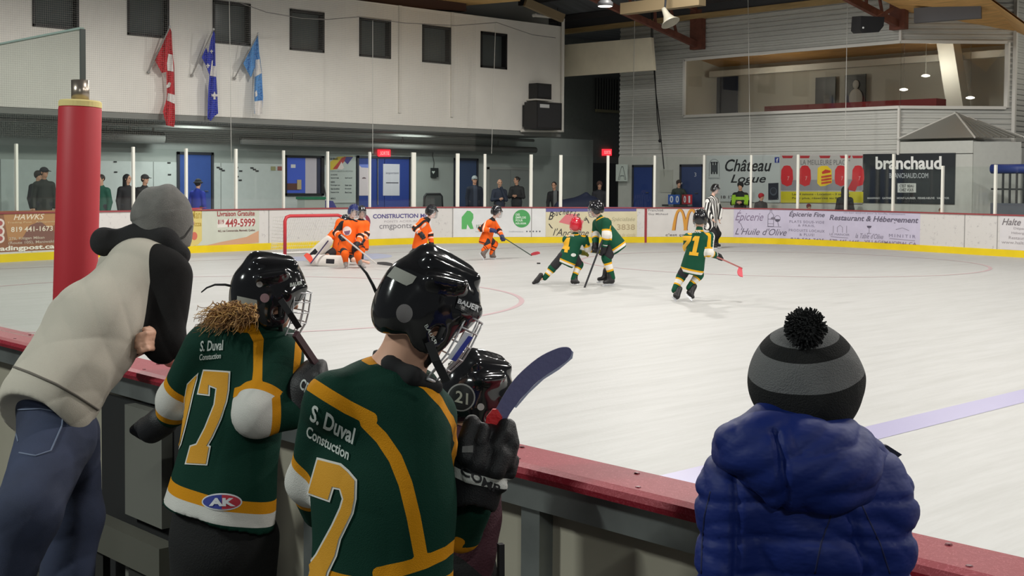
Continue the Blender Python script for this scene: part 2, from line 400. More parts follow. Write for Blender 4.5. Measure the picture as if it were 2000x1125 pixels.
flat('goal_crease', [(GX+1.9*math.cos(t), GOAL_Y-1.9*math.sin(t)) for t in np.linspace(0, math.pi, 30)], .008, mcrease, floor)
for cx in (9.9, 24.5):
    a = np.linspace(0, 2*math.pi, 97); V = [(cx+r*math.cos(t), 17+r*math.sin(t), .0085) for t in a[:-1] for r in (4.55, 4.63)]
    mesh('faceoff_circle', V, [(2*i, 2*i+1, (2*i+3) % 192, (2*i+2) % 192) for i in range(96)], mred, floor)
walk = MB(); walk.box(-3, 34.2, 30.2, 46, 0, .5); walk.box(33.0, 34.2, -8, 30.2, 0, .5)
walk.build('floor_walkway', mat('concrete_walk', (105, 106, 104), .8), kind='structure')

# ---- white upper end wall with seven dark windows
YU, YL, XS = 31.5, 33.7, 34.0
ZB, ZT = 3.61, 7.36
WZ0, WZ1 = 5.66, 6.86
winpx = [(62.7, 154), (248, 330), (415, 489), (565.5, 633), (701.5, 763), (824.4, 880), (938.6, 990)]
winx = [(on_y(a, 60, YU).x, on_y(b, 60, YU).x) for a, b in winpx]
XR = 32.0
mwhite = mat('white_metal_wall', (234, 231, 223), .55, var=.03, vscale=1.5)
w = MB(); w.box(-3, XR, YU, YU+.3, ZB, WZ0); w.box(-3, XR, YU, YU+.3, WZ1, ZT)
xs = [-3]+[v for p in winx for v in p]+[XR]
for i in range(0, len(xs), 2): w.box(xs[i], xs[i+1], YU, YU+.3, WZ0, WZ1)
w.box(XR-.3, XR, YU+.3, 36, ZB, ZT)
wall_end = w.build('wall_end_upper', mwhite, kind='structure')
MB().box(-3, XR-.02, YU+.02, 36, ZB-.16, ZB-.01).build('ceiling_walkway', mat('soffit_grey', (128, 130, 126), .7), kind='structure')
mfr = mat('black_frame', (28, 28, 30), .5); mdark = mat('window_dark', (82, 88, 88), .12, var=.08, vscale=1)
for i, (a, b) in enumerate(winx):
    d = YU
    fr = MB(); t = .07
    fr.box(a, a+t, d-.03, d+.22, WZ0, WZ1); fr.box(b-t, b, d-.03, d+.22, WZ0, WZ1); fr.box(a, b, d-.03, d+.22, WZ0, WZ0+t); fr.box(a, b, d-.03, d+.22, WZ1-t, WZ1)
    wn = fr.build('window_%d' % (i+1), mfr, kind='structure')
    MB().box(a+t, b-t, d+.19, d+.21, WZ0+t, WZ1-t).build('pane', mdark, wn)
for px0, ptop, pbot in ((780, 9, 221), (882, 21, 229)):
    MB().box(on_y(px0-2.5, 100, YU).x, on_y(px0+2.5, 100, YU).x, YU-.06, YU-.001, on_y(px0, pbot, YU).z, min(ZT, on_y(px0, ptop, YU).z)).build('trim_1', mat('white_conduit', (225, 222, 214), .5), kind='structure')
# ---- recessed lower wall with its paler lower band, doors and ducts
mgrey = mat('grey_block_wall', (156, 164, 160), .75, var=.05, vscale=2)
wl = MB().box(-3, 36, YL, YL+.3, .5, ZB-.1).build('wall_end_lower', mgrey, kind='structure')
bx1 = on_y(640, 330, YL).x
MB().box(-3, bx1, YL-.012, YL-.001, .5, on_y(300, 316, YL).z).build('pale_band', mat('band_pale_grey', (190, 199, 197), .7, var=.03), wl)
for xx in np.arange(2, bx1, 2.2): MB().box(xx, xx+.02, YL-.016, YL-.011, .5, on_y(300, 316, YL).z).build('panel_joint', mat('joint_grey', (120, 126, 124), .7), wl)
mduct = mat('painted_duct', (134, 137, 133), .6, var=.05, vscale=3)
def yrect(px0, py0, px1, py1, Y): a = on_y(px0, py0, Y); b = on_y(px1, py1, Y); return min(a.x, b.x), max(a.x, b.x), min(a.z, b.z), max(a.z, b.z)
for n_, (a, b, yy, r, lab) in enumerate(((190, 318, 268, .17, 'thick grey duct under the white wall, short left run beside the red post'), (470, 1046, 268, .11, 'long grey pipe under the white wall above the doors'))):
    P = on_y(a, yy, 33.2); Q = on_y(b, yy, 33.2); z = 3.02
    MB().tube([(P.x, 33.2, z), (Q.x, 33.2, z)], r, 16).build('duct', mduct, label=lab, cat='duct', smooth=True)
    for k in range(3): MB().bar((P.x+(Q.x-P.x)*(.15+.35*k), 33.2, z+r*.5), (P.x+(Q.x-P.x)*(.15+.35*k), 33.2, ZB-.15), .03, .05, (1, 0, 0)).build('hanger', mduct, bpy.data.objects['duct' if n_ == 0 else 'duct.001'])
q = on_y(0, 240, 32.6)
MB().tube([(3, 32.4, 3.33), (31.5, 32.4, 3.33)], .05, 8).build('pipe', mduct, label='thin grey pipe running the whole length under the white wall', cat='pipe', smooth=True)
# ---- far right: corner recess, siding wall with the long viewing window, bay
XB0 = Vector((XS, 19.4, 0)); bd = Vector((CR.x, CR.y, 0)).normalized(); XB1 = XB0+bd*3.38
msid = mat('grey_siding', (192, 193, 188), .5, metal=.05, var=.03, vscale=2)
def siding(mb, P, Q, z0, z1, N):
    """horizontal corrugated sheet from P to Q; N points to the rink"""
    pit = .155; n = max(2, int(round((z1-z0)/pit))); prof = []
    for k in range(n):
        b = z0+(z1-z0)*k/n; h = (z1-z0)/n
        prof += [(b, 0), (b+h*.45, 0), (b+h*.55, -.035), (b+h*.95, -.035)]
    prof.append((z1, 0)); V = []
    for z, d in prof: V += [(P[0]+N[0]*d, P[1]+N[1]*d, z), (Q[0]+N[0]*d, Q[1]+N[1]*d, z)]
    mb.add(V, [(2*i, 2*i+1, 2*i+3, 2*i+2) for i in range(len(prof)-1)])
SZ0, SZ1 = 2.72, 7.45
VZ0, VZ1 = 4.13, 6.06
vy1 = on_x(1338, 170, XS).y
NX = (-1, 0); NB = (-bd.y*-1, bd.x*-1); NB = (bd.y, -bd.x) if bd.y*CF.x-bd.x*CF.y < 0 else (-bd.y, bd.x)
s_ = MB(); yl = 30.55
siding(s_, (XS, yl), (XS, 19.4), SZ0, VZ0, NX); siding(s_, (XS, yl), (XS, 19.4), VZ1, SZ1, NX); siding(s_, (XS, yl), (XS, vy1), VZ0, VZ1, NX)
siding(s_, XB0, XB1, SZ0, VZ0, NB); siding(s_, XB0, XB1, VZ1, SZ1+.3, NB)
pe = XB0+bd*(3.38*(1965-1760)/220); siding(s_, pe, XB1, VZ0, VZ1, NB)
siding(s_, XB1, (46, XB1.y+.5), .5, 8.3, (0, -1))
s_.box(XS+.05, 36, yl-.05, yl, SZ0, SZ1)
wall_right = s_.build('wall_right', msid, kind='structure')
mtrim = mat('white_trim', (214, 213, 207), .5)
fr = MB(); t = .05
P0 = Vector((XS-.04, vy1, 0)); P1 = Vector((XS-.04, 19.4, 0))
for z in (VZ0, VZ1):
    fr.bar((P0.x, P0.y, z), (P1.x, P1.y, z), .08, .09); fr.bar((XB0.x-.04, XB0.y, z), (pe.x-.04, pe.y, z), .08, .09)
fr.bar((P0.x, P0.y, VZ0), (P0.x, P0.y, VZ1), .09, .08, (1, 0, 0)); fr.bar((pe.x, pe.y, VZ0), (pe.x, pe.y, VZ1), .12, .12, (1, 0, 0))
win8 = fr.build('window_8', mtrim, kind='structure')
mview = glass_mat('viewing_glass', (.86, .87, .85), .05)
MB().obox(((XS+.02), (vy1+19.4)/2, (VZ0+VZ1)/2), (.008, 0, 0), (0, (vy1-19.4)/2, 0), (0, 0, (VZ1-VZ0)/2)).build('pane', mview, win8)
MB().bar((XB0.x, XB0.y, (VZ0+VZ1)/2), (pe.x, pe.y, (VZ0+VZ1)/2), .016, VZ1-VZ0).build('pane', mview, win8)
fr = MB(); fr.bar((XB0.x-.05, XB0.y, SZ0), (XB0.x-.05, XB0.y, VZ0), .07, .07, (1, 0, 0)); fr.bar((XB0.x-.05, XB0.y, VZ1), (XB0.x-.05, XB0.y, SZ1+.3), .07, .07, (1, 0, 0))
fr.bar((XB1.x, XB1.y, SZ0), (XB1.x, XB1.y, SZ1+.3), .1, .1, (1, 0, 0)); fr.build('trim_2', mtrim, kind='structure')
# the room behind the viewing window
room = MB(); room.box(39.5, 39.7, 17.8, 31, 3.6, 8); room.build('wall_lounge', mat('lounge_wall', (200, 199, 190), .7), kind='structure')
MB().box(34.1, 39.5, 30.3, 30.5, 3.6, 8).build('wall_lounge_side', mat('lounge_wall', (200, 199, 190), .7), kind='structure')
LP_ = [(34.08, 30.5), (39.5, 30.5), (39.5, 17.9), (36.6, 17.4), (34.08, 19.55)]
MB().prism(LP_, (0, 0, 3.5), (1, 0, 0), (0, 1, 0), (0, 0, 1), .1).build('floor_lounge', mat('lounge_floor', (90, 80, 72), .6), kind='structure')
ce = MB(); ce.add([(x, y, 7.2-(x-34.1)*.155) for x, y in LP_], [(0, 1, 2, 3, 4)])
ce.build('ceiling_lounge', mat('knotty_wood', (206, 158, 96), .6, var=.25, vscale=3, stretch=(8, .5, 1)), kind='structure')
for y in (15, 20, 26.5):
    L = bpy.data.lights.new('lounge_lamp', 'POINT'); L.energy = 60; L.shadow_soft_size = .3; L.color = (1, .93, .8)
    o = bpy.data.objects.new('lounge_lamp', L); C.objects.link(o); o.location = (37, y, 5.6)
mcol = mat('lounge_white', (205, 204, 198), .6)
def tag(o, label, cat, group=None, kind=None): _props(o, label, cat, group, kind); return o
a = on_x(1850, 95, 38); b_ = on_x(1880, 205, 38)
tag(MB().bar((38, a.y, 6.6), (38, b_.y, 3.6), .55, .5, (1, 0, 0)).build('column', mcol), 'broad white leaning column inside the viewing window', 'column')
tag(MB().bar((38.6, 30, 6.0), (38.6, 17.9, 6.0), .25, .22).build('beam', mcol), 'long white ceiling beam inside the viewing window', 'beam')
def xboard(px0, py0, px1, py1, X, m, name, th=.04, **k):
    a = on_x(px0, py0, X); b = on_x(px1, py1, X)
    return MB().box(X-th, X, min(a.y, b.y), max(a.y, b.y), min(a.z, b.z), max(a.z, b.z)).build(name, m, **k)
xboard(1396, 152, 1441, 224, 39.4, mat('door_dark_blue', (52, 60, 84), .5), 'door_7', .06, kind='structure')
for (p, q_, r_, s2, lab) in ((1594, 152, 1632, 210, 'dark framed photograph on the lounge wall, left of two'), (1652, 147, 1691, 210, 'framed black and white photograph of a skater on the lounge wall')):
    pic = xboard(p, q_, r_, s2, 39.4, mat('photo_black', (44, 44, 46), .4), 'framed_picture', .04, label=lab, cat='picture')
    c = on_x((p+r_)/2, q_+18, 39.33); mb = MB()
    if p > 1640:
        mb.ball(c, (.03, .13, .16)); mb.ball(c-Vector((0, 0, .5)), (.03, .28, .36)); mb.bar(c+Vector((0, .2, -.7)), c+Vector((0, -.35, -.95)), .03, .12, (1, 0, 0))
        mb.build('portrait', mat('photo_white', (188, 188, 186), .5), pic, True)
    else:
        mb.box(39.34, 39.355, c.y-.25, c.y+.1, c.z-.9, c.z-.3); mb.build('portrait', mat('photo_grey', (104, 104, 104), .5), pic)
a = on_x(1500, 212, 35.2); b_ = on_x(1835, 200, 35.2)
tag(MB().box(35.0, 35.6, b_.y, a.y, 3.6, 4.42).build('counter', mat('red_counter', (150, 44, 44), .5)), 'long red counter just inside the viewing window', 'counter')
for px, py, lab in ((1765, 176, 'lowest left added glowing disc imitating a lamp reflection in the viewing window'), (1808, 149, 'highest added glowing disc imitating a lamp reflection in the viewing window'), (1895, 192, 'added glowing disc at the right imitating a lamp reflection in the viewing window')):  # added glowing discs on cords, imitating arena lamps mirrored in the glass
    c = on_x(px, py, 37.2); lp = thing('reflection_disc', lab, 'lamp', c); MB().lathe([(.05, .06), (.13, .03), (.13, 0), (.02, -.03)], c, (0, 0, 1), 18).build('lens', mat('reflection_glow', (255, 248, 232), .4, emit=4), lp)
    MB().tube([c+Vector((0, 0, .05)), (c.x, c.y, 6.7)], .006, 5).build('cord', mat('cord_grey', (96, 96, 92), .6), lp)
# lower storey of the right wall, its corner, and the little hipped roof
mlow = mat('lower_right_wall', (190, 192, 186), .6, var=.03)
yc = on_x(1900, 300, XS-.02).y
lw = MB(); lw.box(XS-.02, XS+.2, yc, yl, .5, SZ0+.02); pc = Vector((XS, yc, 0)); pd = pc+bd*1.35
lw.bar((pc.x, pc.y, (.5+SZ0+.35)/2), (pd.x, pd.y, (.5+SZ0+.35)/2), .06, SZ0-.15); lw.box(XS-.02, XS+.2, yc, 19.4, SZ0, SZ0+.38)
lw.bar((pd.x, pd.y, 1.7), (46, pd.y+.5, 1.7), .06, 2.4)
lw.build('wall_right_lower', mlow, kind='structure')
apx = on_x(1868, 221, XS+.05); z_e = on_x(1760, 272, XS-.05).z
e0 = Vector((XS-.12, 19.4, z_e)); e1 = Vector((XS-.12, yc-.1, z_e)); e2 = pd+Vector((.1, -.1, z_e)); e3 = XB1+Vector((0, 0, z_e)); apx = (XB0+bd*1.65); apx.z = on_x(1868, 221, 35).z+.02
rf = MB(); rf.add([e0, e1, e2, apx, XB0+Vector((.02, .02, z_e))], [(0, 1, 3), (1, 2, 3), (0, 3, 4)])
rib = MB()
for k in range(7):
    p = e1.lerp(e2, (k+.5)/7); rib.bar(p+Vector((0, 0, .02)), p.lerp(apx, 1-abs(k-3)/9)+Vector((0, 0, .02)), .05, .03)
rfo = rf.build('roof_hip', mat('roof_sheet', (138, 138, 132), .5, metal=.2), kind='structure'); rib.build('roof_rib', mat('roof_sheet', (138, 138, 132), .5), rfo)
hp = MB(); hp.bar(e0, apx, .05, .05); hp.bar(e1, apx, .04, .04); hp.bar(e2, apx, .05, .05); hp.build('hip_flashing', mtrim, rfo)
# corner recess behind the left end of the siding
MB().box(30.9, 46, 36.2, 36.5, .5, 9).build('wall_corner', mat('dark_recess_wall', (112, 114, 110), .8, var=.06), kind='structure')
# ---- roof
mroof = mat('roof_dark', (104, 106, 109), .9, var=.3, vscale=1.2, stretch=(.3, 3, 1))
rf = MB(); rf.add([(34.6, -14, 7.75), (34.6, 46, 7.75), (17.5, 46, 11.5), (17.5, -14, 11.5), (-1, -14, 7.75), (-1, 46, 7.75)], [(0, 1, 2, 3), (3, 2, 5, 4)])
rf.add([(34.6, -14, 7.75), (34.6, 46, 7.75), (47, 46, 7.9), (47, -14, 7.9)], [(0, 1, 2, 3)])
roof = rf.build('ceiling', mroof, kind='structure')
pur = MB()
for k in range(9):
    x = 33.4-k*1.9; z = 7.75+(34.6-x)*3.75/17.1-.12; pur.box(x-.06, x+.06, -13, 45, z-.1, z+.1)
pur.build('purlin', mat('purlin_dark', (62, 58, 58), .8), roof)
MB().box(-3, 33, 33.2, 33.4, 3.7, 11.5).build('wall_gable', mat('gable_grey', (176, 176, 170), .8), kind='structure'); MB().box(33, 46, 36.6, 36.8, 3.5, 11.5).build('wall_gable_corner', mat('gable_dark', (90, 90, 88), .8), kind='structure')
# steel band and raw timber edge along the top of the siding
yb0 = on_x(1218, 80, XS-.1).y+1.5
tag(MB().box(XS-.25, XS-.1, 19.6, 36, SZ1+.1, SZ1+.42).build('steel_beam', mat('band_steel', (70, 70, 72), .6)), 'dark grey steel beam along the top of the siding wall', 'beam')
tag(MB().box(XS-.3, XS-.06, 19.7, 36, SZ1-.06, SZ1+.1).build('timber_rail', mat('raw_timber', (178, 150, 102), .7, var=.2, vscale=4, stretch=(1, .3, 4))), 'raw timber edge along the top of the siding wall', 'timber')
# timber soffit above the bay
i0 = at(1772, 24, 37.3); i1 = at(1985, 62, 37.3); o0 = at(1640, -40, 34.4); o1 = at(2080, 105, 34.4); o2 = at(1925, -8, 34.4)
sf = MB(); sf.add([i0, i1, o1, o2, o0], [(0, 1, 2, 3, 4)]); sf.add([v+Vector((0, 0, .06)) for v in (i0, i1, o1, o2, o0)], [(4, 3, 2, 1, 0)])
sf.build('ceiling_bay_soffit', mat('soffit_wood', (232, 184, 116), .6, var=.2, vscale=2, stretch=(6, .6, 1)), kind='structure')
tag(MB().bar(at(1786, 31, 36.2), at(1917, 21, 35.4), .22, .42).build('steel_beam', mat('beam_grey', (104, 106, 112), .5)), 'short grey steel beam end under the timber soffit', 'beam')
# trusses in rust-red steel
mrust = mat('rust_steel', (112, 66, 52), .7, var=.2, vscale=5)
def truss(px, py, pxl, pyl, lab):
    Y = on_x(px, py, XS-.15).y; A = on_x(px, py, XS-.15); B = on_y(pxl, pyl, Y)
    root = thing('roof_truss', lab, 'roof truss', A, 'rust red roof trusses')
    d = (B-A); sl = Vector((-1, 0, 3.75/17.1)); T0 = Vector((A.x, Y, 7.7)); L = A.x-B.x+3
    mb = MB(); mb.bar(A, A+d*1.5, .14, .2); mb.build('lower_chord', mrust, root)
    MB().bar(T0, T0+sl*12, .12, .16).build('upper_chord', mrust, root)
    for k in range(6):
        p = A+d*(k/5*1.4); qx = (A.x-p.x)+.5*(1 if k % 2 else .2); q2 = T0+sl*qx
        MB().bar(p, q2, .07, .07).build('web', mrust, root)
    MB().box(A.x-.1, A.x+.12, Y-.25, Y+.25, A.z-.15, 7.7).build('end_plate', mrust, root)
truss(1362, 88, 1212, 20, 'rust red truss above the white hanging panel, ending at the siding wall')
truss(1755, 48, 1640, -12, 'rust red truss beside the black speaker over the viewing window')
# purlin beam in timber, left of the near truss
tag(MB().bar(on_x(1218, 18, 27.5), on_x(1372, -1, 27.5), .3, .32).build('timber_beam', mat('old_timber', (128, 112, 84), .7)), 'olive timber beam crossing the dark roof at the top', 'beam')
tag(MB().bar(at(1026, 4, 41), at(1100, 36, 41.5), .2, .26).build('timber_beam', mat('old_timber', (128, 112, 84), .7)), 'sloping olive timber beam beyond the end of the white wall', 'beam')
pq = [on_z(x, y, 7.75) for x, y in ((735, -6), (888, 13), (1016, 2), (1016, -45), (735, -45))]
MB().prism([(p.x, p.y) for p in pq], (0, 0, 7.75), (1, 0, 0), (0, 1, 0), (0, 0, 1), .06).build('ceiling_timber', mat('plank_wood', (226, 186, 122), .6, var=.2, vscale=2, stretch=(.4, 6, 1)), kind='structure')
tag(MB().bar(on_y(655, -3, YU+.35), on_y(905, 14, YU+.35), .3, .3).build('steel_beam', mat('rust_dark', (74, 50, 42), .7)), 'rusty brown steel strip under the planks above the white wall', 'beam')
# hanging white panel, its pole frame, speakers, horn, lamp
XP = 32.6
pv = [on_x(1086, 89, XP), on_x(1272, 73, XP), on_x(1277, 137, XP), on_x(1093, 150, XP)]
pm = MB(); pm.add(pv+[v+Vector((.12, 0, 0)) for v in pv], [(0, 1, 2, 3), (7, 6, 5, 4), (0, 4, 5, 1), (1, 5, 6, 2), (2, 6, 7, 3), (3, 7, 4, 0)])
hpn = tag(pm.build('hanging_panel', mat('panel_cream', (232, 224, 200), .6, var=.05, vscale=2)), 'cream white panel hanging in the corner below the roof', 'panel')
for k in (0, 1): MB().tube([pv[k]+Vector((.06, 0, -.01)), (pv[k].x+.06, pv[k].y, 8.2)], .012, 6).build('hanger', mat('bar_black', (28, 30, 34), .5), hpn)
cp = on_y(1100, 37, YU-.12); cb = on_y(1100, 257, YU-.12); cl = on_y(1046, 41, YU-.12)
tag(MB().tube([(cl.x, YU+.0, cp.z), (cl.x, YU-.12, cp.z), (cp.x, YU-.12, cp.z), (cp.x, YU-.12, cb.z), (cp.x-2, YU-.12, cb.z-.03)], .06, 8).build('corner_pipe', mat('white_conduit', (225, 222, 214), .5)), 'white pipe running down the corner of the upper wall behind the speakers', 'pipe')
# ================================================================ far boards with their advertisements
PB = [(2.42, 14.05), (2.42, 17), (3.0, 20.5), (5.0, 24.3), (7.6, 26.3), (10.5, 27.35), (13.2, 27.95), (17.3, 28.35), (21.0, 28.65), (23.9, 28.45), (26.6, 26.95), (29.2, 25.35), (31.2, 23.9), (32.1, 22.0), (32.15, 20.0), (31.75, 17.3), (31.2, 14.4), (30.4, 10.5), (29.6, 6.5), (29, 2), (28.6, -4)]
def catmull(P, n):
    P = [np.array(p, float) for p in P]; out = []
    for i in range(len(P)-1):
        a, b, c, d = P[max(i-1, 0)], P[i], P[i+1], P[min(i+2, len(P)-1)]
        for k in range(n):
            t = k/n; out.append(.5*((2*b)+(c-a)*t+(2*a-5*b+4*c-d)*t*t+(3*b-a-3*c+d)*t**3))
    out.append(P[-1]); return np.array(out)
BP = catmull(PB, 14)
for _ in range(6): BP[1:-1] = (BP[:-2]+2*BP[1:-1]+BP[2:])/4
BS = np.concatenate([[0], np.cumsum(np.linalg.norm(np.diff(BP, axis=0), axis=1))])
def bxy(s, off=0):
    """point on the far boards at arc length s, pushed off towards the ice"""
    s = np.asarray(s, float); x = np.interp(s, BS, BP[:, 0]); y = np.interp(s, BS, BP[:, 1])
    tx = np.interp(s+.15, BS, BP[:, 0])-np.interp(s-.15, BS, BP[:, 0]); ty = np.interp(s+.15, BS, BP[:, 1])-np.interp(s-.15, BS, BP[:, 1])
    l = np.hypot(tx, ty)+1e-9
    return x+ty/l*off, y-tx/l*off
_ss = np.linspace(20, BS[-1], 700); _pp = []
for s in _ss:
    x, y = bxy(s); _pp.append(proj((float(x), float(y), .6))[0] if depth((float(x), float(y), .6)) > 1 else 9e9)
_pp = np.array(_pp)
HB = 1.09
def s_at(px): 
    i = np.where((_pp[:-1] <= px) & (_pp[1:] > px))[0]
    i = i[0] if len(i) else (0 if px < _pp[0] else len(_ss)-2)
    return float(_ss[i]+(_ss[i+1]-_ss[i])*(px-_pp[i])/(_pp[i+1]-_pp[i]))
def bz(px, py):
    x, y = map(float, bxy(s_at(px))); y1 = proj((x, y, HB))[1]; y0 = proj((x, y, 0))[1]
    return HB*(y0-py)/(y0-y1)
def strip(mb, s0, s1, prof, n=None):
    """sweep a profile [(offset, z)] along the boards"""
    n = n or max(2, int((s1-s0)/.3)); ss = np.linspace(s0, s1, n+1); m = len(prof); V = []
    for s in ss:
        for o, z in prof:
            x, y = bxy(s, o); V.append((float(x), float(y), z))
    F = [(i*m+k, i*m+(k+1) % m, (i+1)*m+(k+1) % m, (i+1)*m+k) for i in range(n) for k in range(m)]
    return mb.add(V, F+[tuple(range(m))[::-1], tuple(n*m+k for k in range(m))])
def scuffed(name, rgb, dark):
    m = mat(name, rgb, .45); nt = m.node_tree; b = nt.nodes['Principled BSDF']
    tc = nt.nodes.new('ShaderNodeTexCoord'); n = nt.nodes.new('ShaderNodeTexNoise'); n.inputs['Scale'].default_value = 9; n.inputs['Detail'].default_value = 6; n.inputs['Roughness'].default_value = .75
    nt.links.new(tc.outputs['Object'], n.inputs['Vector'])
    r = nt.nodes.new('ShaderNodeValToRGB'); r.color_ramp.elements[0].position = .30; r.color_ramp.elements[0].color = (*lin(dark), 1)
    r.color_ramp.elements[1].position = .43; r.color_ramp.elements[1].color = (*lin(rgb), 1)
    nt.links.new(n.outputs['Fac'], r.inputs[0]); nt.links.new(r.outputs[0], b.inputs['Base Color']); return m
s0, s1 = 0.3, BS[-1]-.3
boards = strip(MB(), s0, s1, [(0, .0), (0, HB-.03), (-.1, HB-.03), (-.1, 0)]).build('dasher_board', scuffed('board_white', (214, 211, 208), (172, 168, 170)), label='scuffed white dasher boards around the far end of the ice with a yellow kickplate', cat='rink boards')
myel = mat('kick_yellow', (232, 204, 22), .4, var=.06, vscale=2)
strip(MB(), s0, s1, [(.018, 0), (.018, .175), (.0, .185), (.0, 0)]).build('kickplate', myel, boards)
strip(MB(), s0, s1, [(.03, HB-.035), (.03, HB), (-.14, HB), (-.14, HB-.035)]).build('cap_rail', mat('cap_red_far', (150, 66, 70), .5), boards)
for px in (158, 525, 884, 1038, 1884, 1948): 
    s = s_at(px); strip(MB(), s-.012, s+.012, [(.006, .18), (.006, HB-.04), (0, HB-.04), (0, .18)], 2).build('panel_joint', mat('board_joint_grey', (150, 148, 146), .7), boards)  # grey strip at each joint between board panels
sg = s_at(1261); strip(MB(), sg-.035, sg+.035, [(.022, .0), (.022, HB), (0, HB), (0, .0)], 2).build('goal_line_mark', mat('goal_red', (150, 52, 60), .5), boards)

def advert(px0, px1, rgb, label, y0=None, y1=None, z0=.19, z1=HB-.04, name='advert', off=.006, parent=None, m=None):
    if y0 is not None: z1 = bz((px0+px1)/2, y0); z0 = bz((px0+px1)/2, y1)
    return strip(MB(), s_at(px0), s_at(px1), [(off, z0), (off, z1), (0, z1), (0, z0)]).build(name, m or mat('advert_%d_%d_%d' % rgb, rgb, .5, var=.04, vscale=3), parent or boards, label=label)
def onboard(uv, px0, y0, px1, y1, off):
    uv = np.asarray(uv, float); pc = (px0+px1)/2; sA, sB = s_at(px0), s_at(px1); zt, zb = bz(pc, y0), bz(pc, y1)
    x, y = bxy(sA+uv[:, 0]*(sB-sA), off); return np.stack([x, y, zb+uv[:, 1]*(zt-zb)], 1)
def ad_text(ad, t, px0, y0, px1, y1, rgb, off=.011, **k):
    uv, F = text2d(t, **k)
    return mesh('lettering', onboard(uv, px0, y0, px1, y1, off), F, mat('ink_%d_%d_%d' % rgb, rgb, .5), ad)
def ad_poly(ad, pts, rgb, off=.010, name='emblem', parent=None):
    """polygon given in photo pixels"""
    P = np.array(pts, float); x0, y0 = P.min(0); x1, y1 = P.max(0)
    uv = np.stack([(P[:, 0]-x0)/(x1-x0), (y1-P[:, 1])/(y1-y0)], 1)
    T = [tuple(t) for t in tessellate_polygon([[Vector((a, b, 0)) for a, b in uv.tolist()]])]; uv = uv.tolist(); L = (s_at(x1)-s_at(x0))
    for _ in range(8):      # keep long pieces on the curve of the boards
        N = []
        for t in T:
            e = max(range(3), key=lambda i: abs(uv[t[i]][0]-uv[t[(i+1) % 3]][0])); a, b, c = t[e], t[(e+1) % 3], t[(e+2) % 3]
            if abs(uv[a][0]-uv[b][0])*L < .35: N.append(t); continue
            uv.append([(uv[a][0]+uv[b][0])/2, (uv[a][1]+uv[b][1])/2]); m_ = len(uv)-1; N += [(a, m_, c), (m_, b, c)]
        T = N
    return mesh(name, onboard(uv, x0, y0, x1, y1, off), T, mat('ink_%d_%d_%d' % rgb, rgb, .5), ad)
def stroke(pts, w):
    """outline polygon of a thick polyline (pixels)"""
    P = np.array(pts, float); d = np.gradient(P, axis=0); n = np.stack([-d[:, 1], d[:, 0]], 1)/(np.linalg.norm(d, axis=1)[:, None]+1e-9)
    return np.concatenate([P+n*w/2, (P-n*w/2)[::-1]])
def ell(cx, cy, rx, ry, a0=0, a1=360, n=28): return [(cx+rx*math.cos(math.radians(a)), cy+ry*math.sin(math.radians(a))) for a in np.linspace(a0, a1, n)]
# the brown trading-post panel
a = advert(-75, 109, (150, 100, 74), 'brown advert with white HAWKS lettering and a telephone number', 412, 492)
ad_poly(a, [(11, 415), (109, 412), (109, 440), (60, 462), (20, 470)], (186, 136, 92), .008, 'light_patch')
ad_poly(a, [(60, 440), (80, 432), (108, 455), (108, 475), (40, 475)], (132, 92, 82), .009, 'dark_patch')
ad_text(a, 'HAWKS', 30, 418, 88, 429, (244, 226, 204), shear=.3, bold=.01)
ad_text(a, 'Trading Post   Antiquités', 18, 432, 108, 436, (226, 202, 160))
ad_text(a, '819 441-1673', 25, 442, 104, 452, (240, 228, 208), bold=.015)
ad_text(a, '276, Kitigan Mikan', 21, 462, 88, 469, (206, 190, 172), bold=.01)
ad_text(a, '(Route 105), Maniwaki', 20, 470, 106, 477, (206, 190, 172), bold=.01)
ad_text(a, 'hawkstradingpost.ca', -62, 480, 107, 492, (246, 240, 226), bold=.03)
for cy, r in ((436, 9), (452, 10), (466, 9)): ad_poly(a, ell(4, cy, 9, r), (236, 220, 214)); ad_poly(a, ell(4, cy, 5.5, r*.55), (178, 92, 92), .013)
# delivery advert
a = advert(371, 506, (200, 204, 190), 'faded green advert with red telephone number and a yellow left edge')
ad_poly(a, [(371, 410), (394, 408), (394, 470), (386, 478), (371, 482)], (214, 196, 120), .009, 'yellow_edge')
ad_poly(a, [(390, 480), (430, 472), (480, 464), (505, 452), (505, 476), (390, 481)], (206, 160, 128), .009, 'orange_swoosh')
ad_poly(a, [(371, 406), (405, 405.5), (371, 410)], (184, 70, 70), .0095, 'red_edge')
ad_text(a, 'Mani', 373, 411, 394, 427, (176, 150, 66), bold=.01); ad_text(a, 'Pizza', 374, 432, 393, 442, (176, 150, 66), bold=.02)
ad_poly(a, ell(379, 461, 6, 8), (204, 110, 90)); ad_poly(a, [(424, 429), (498, 425), (498, 441), (424, 444)], (224, 222, 214), .0092, 'white_box')
ad_text(a, 'Livraison Gratuite', 424, 412, 497, 422, (158, 62, 64), bold=.02)
ad_text(a, '819', 425, 429, 437, 438, (150, 60, 66), bold=.02); ad_text(a, '449-5999', 440, 427, 498, 443, (164, 66, 68), bold=.025)
ad_text(a, '462, rue Commerciale, Maniwaki, Québec', 425, 448, 498, 453, (116, 90, 86), bold=.02)
# bridge builder
a = advert(700, 842, (224, 221, 222), 'white advert with a dark red ring and violet CONSTRUCTION lettering')
ad_poly(a, np.concatenate([ell(704, 434, 19, 18, -60, 105), ell(702, 434, 13.5, 14, 105, -60)]), (140, 62, 84))
ad_text(a, 'CONSTRUCTION MG', 728, 417.5, 838, 426, (92, 84, 140), bold=.03)
ad_text(a, 'PONTS ACIER-BÉTON', 750, 429, 836, 434, (182, 176, 180)); ad_text(a, 'cmgponts.com', 740.5, 437, 838, 449, (140, 136, 142), bold=.005)
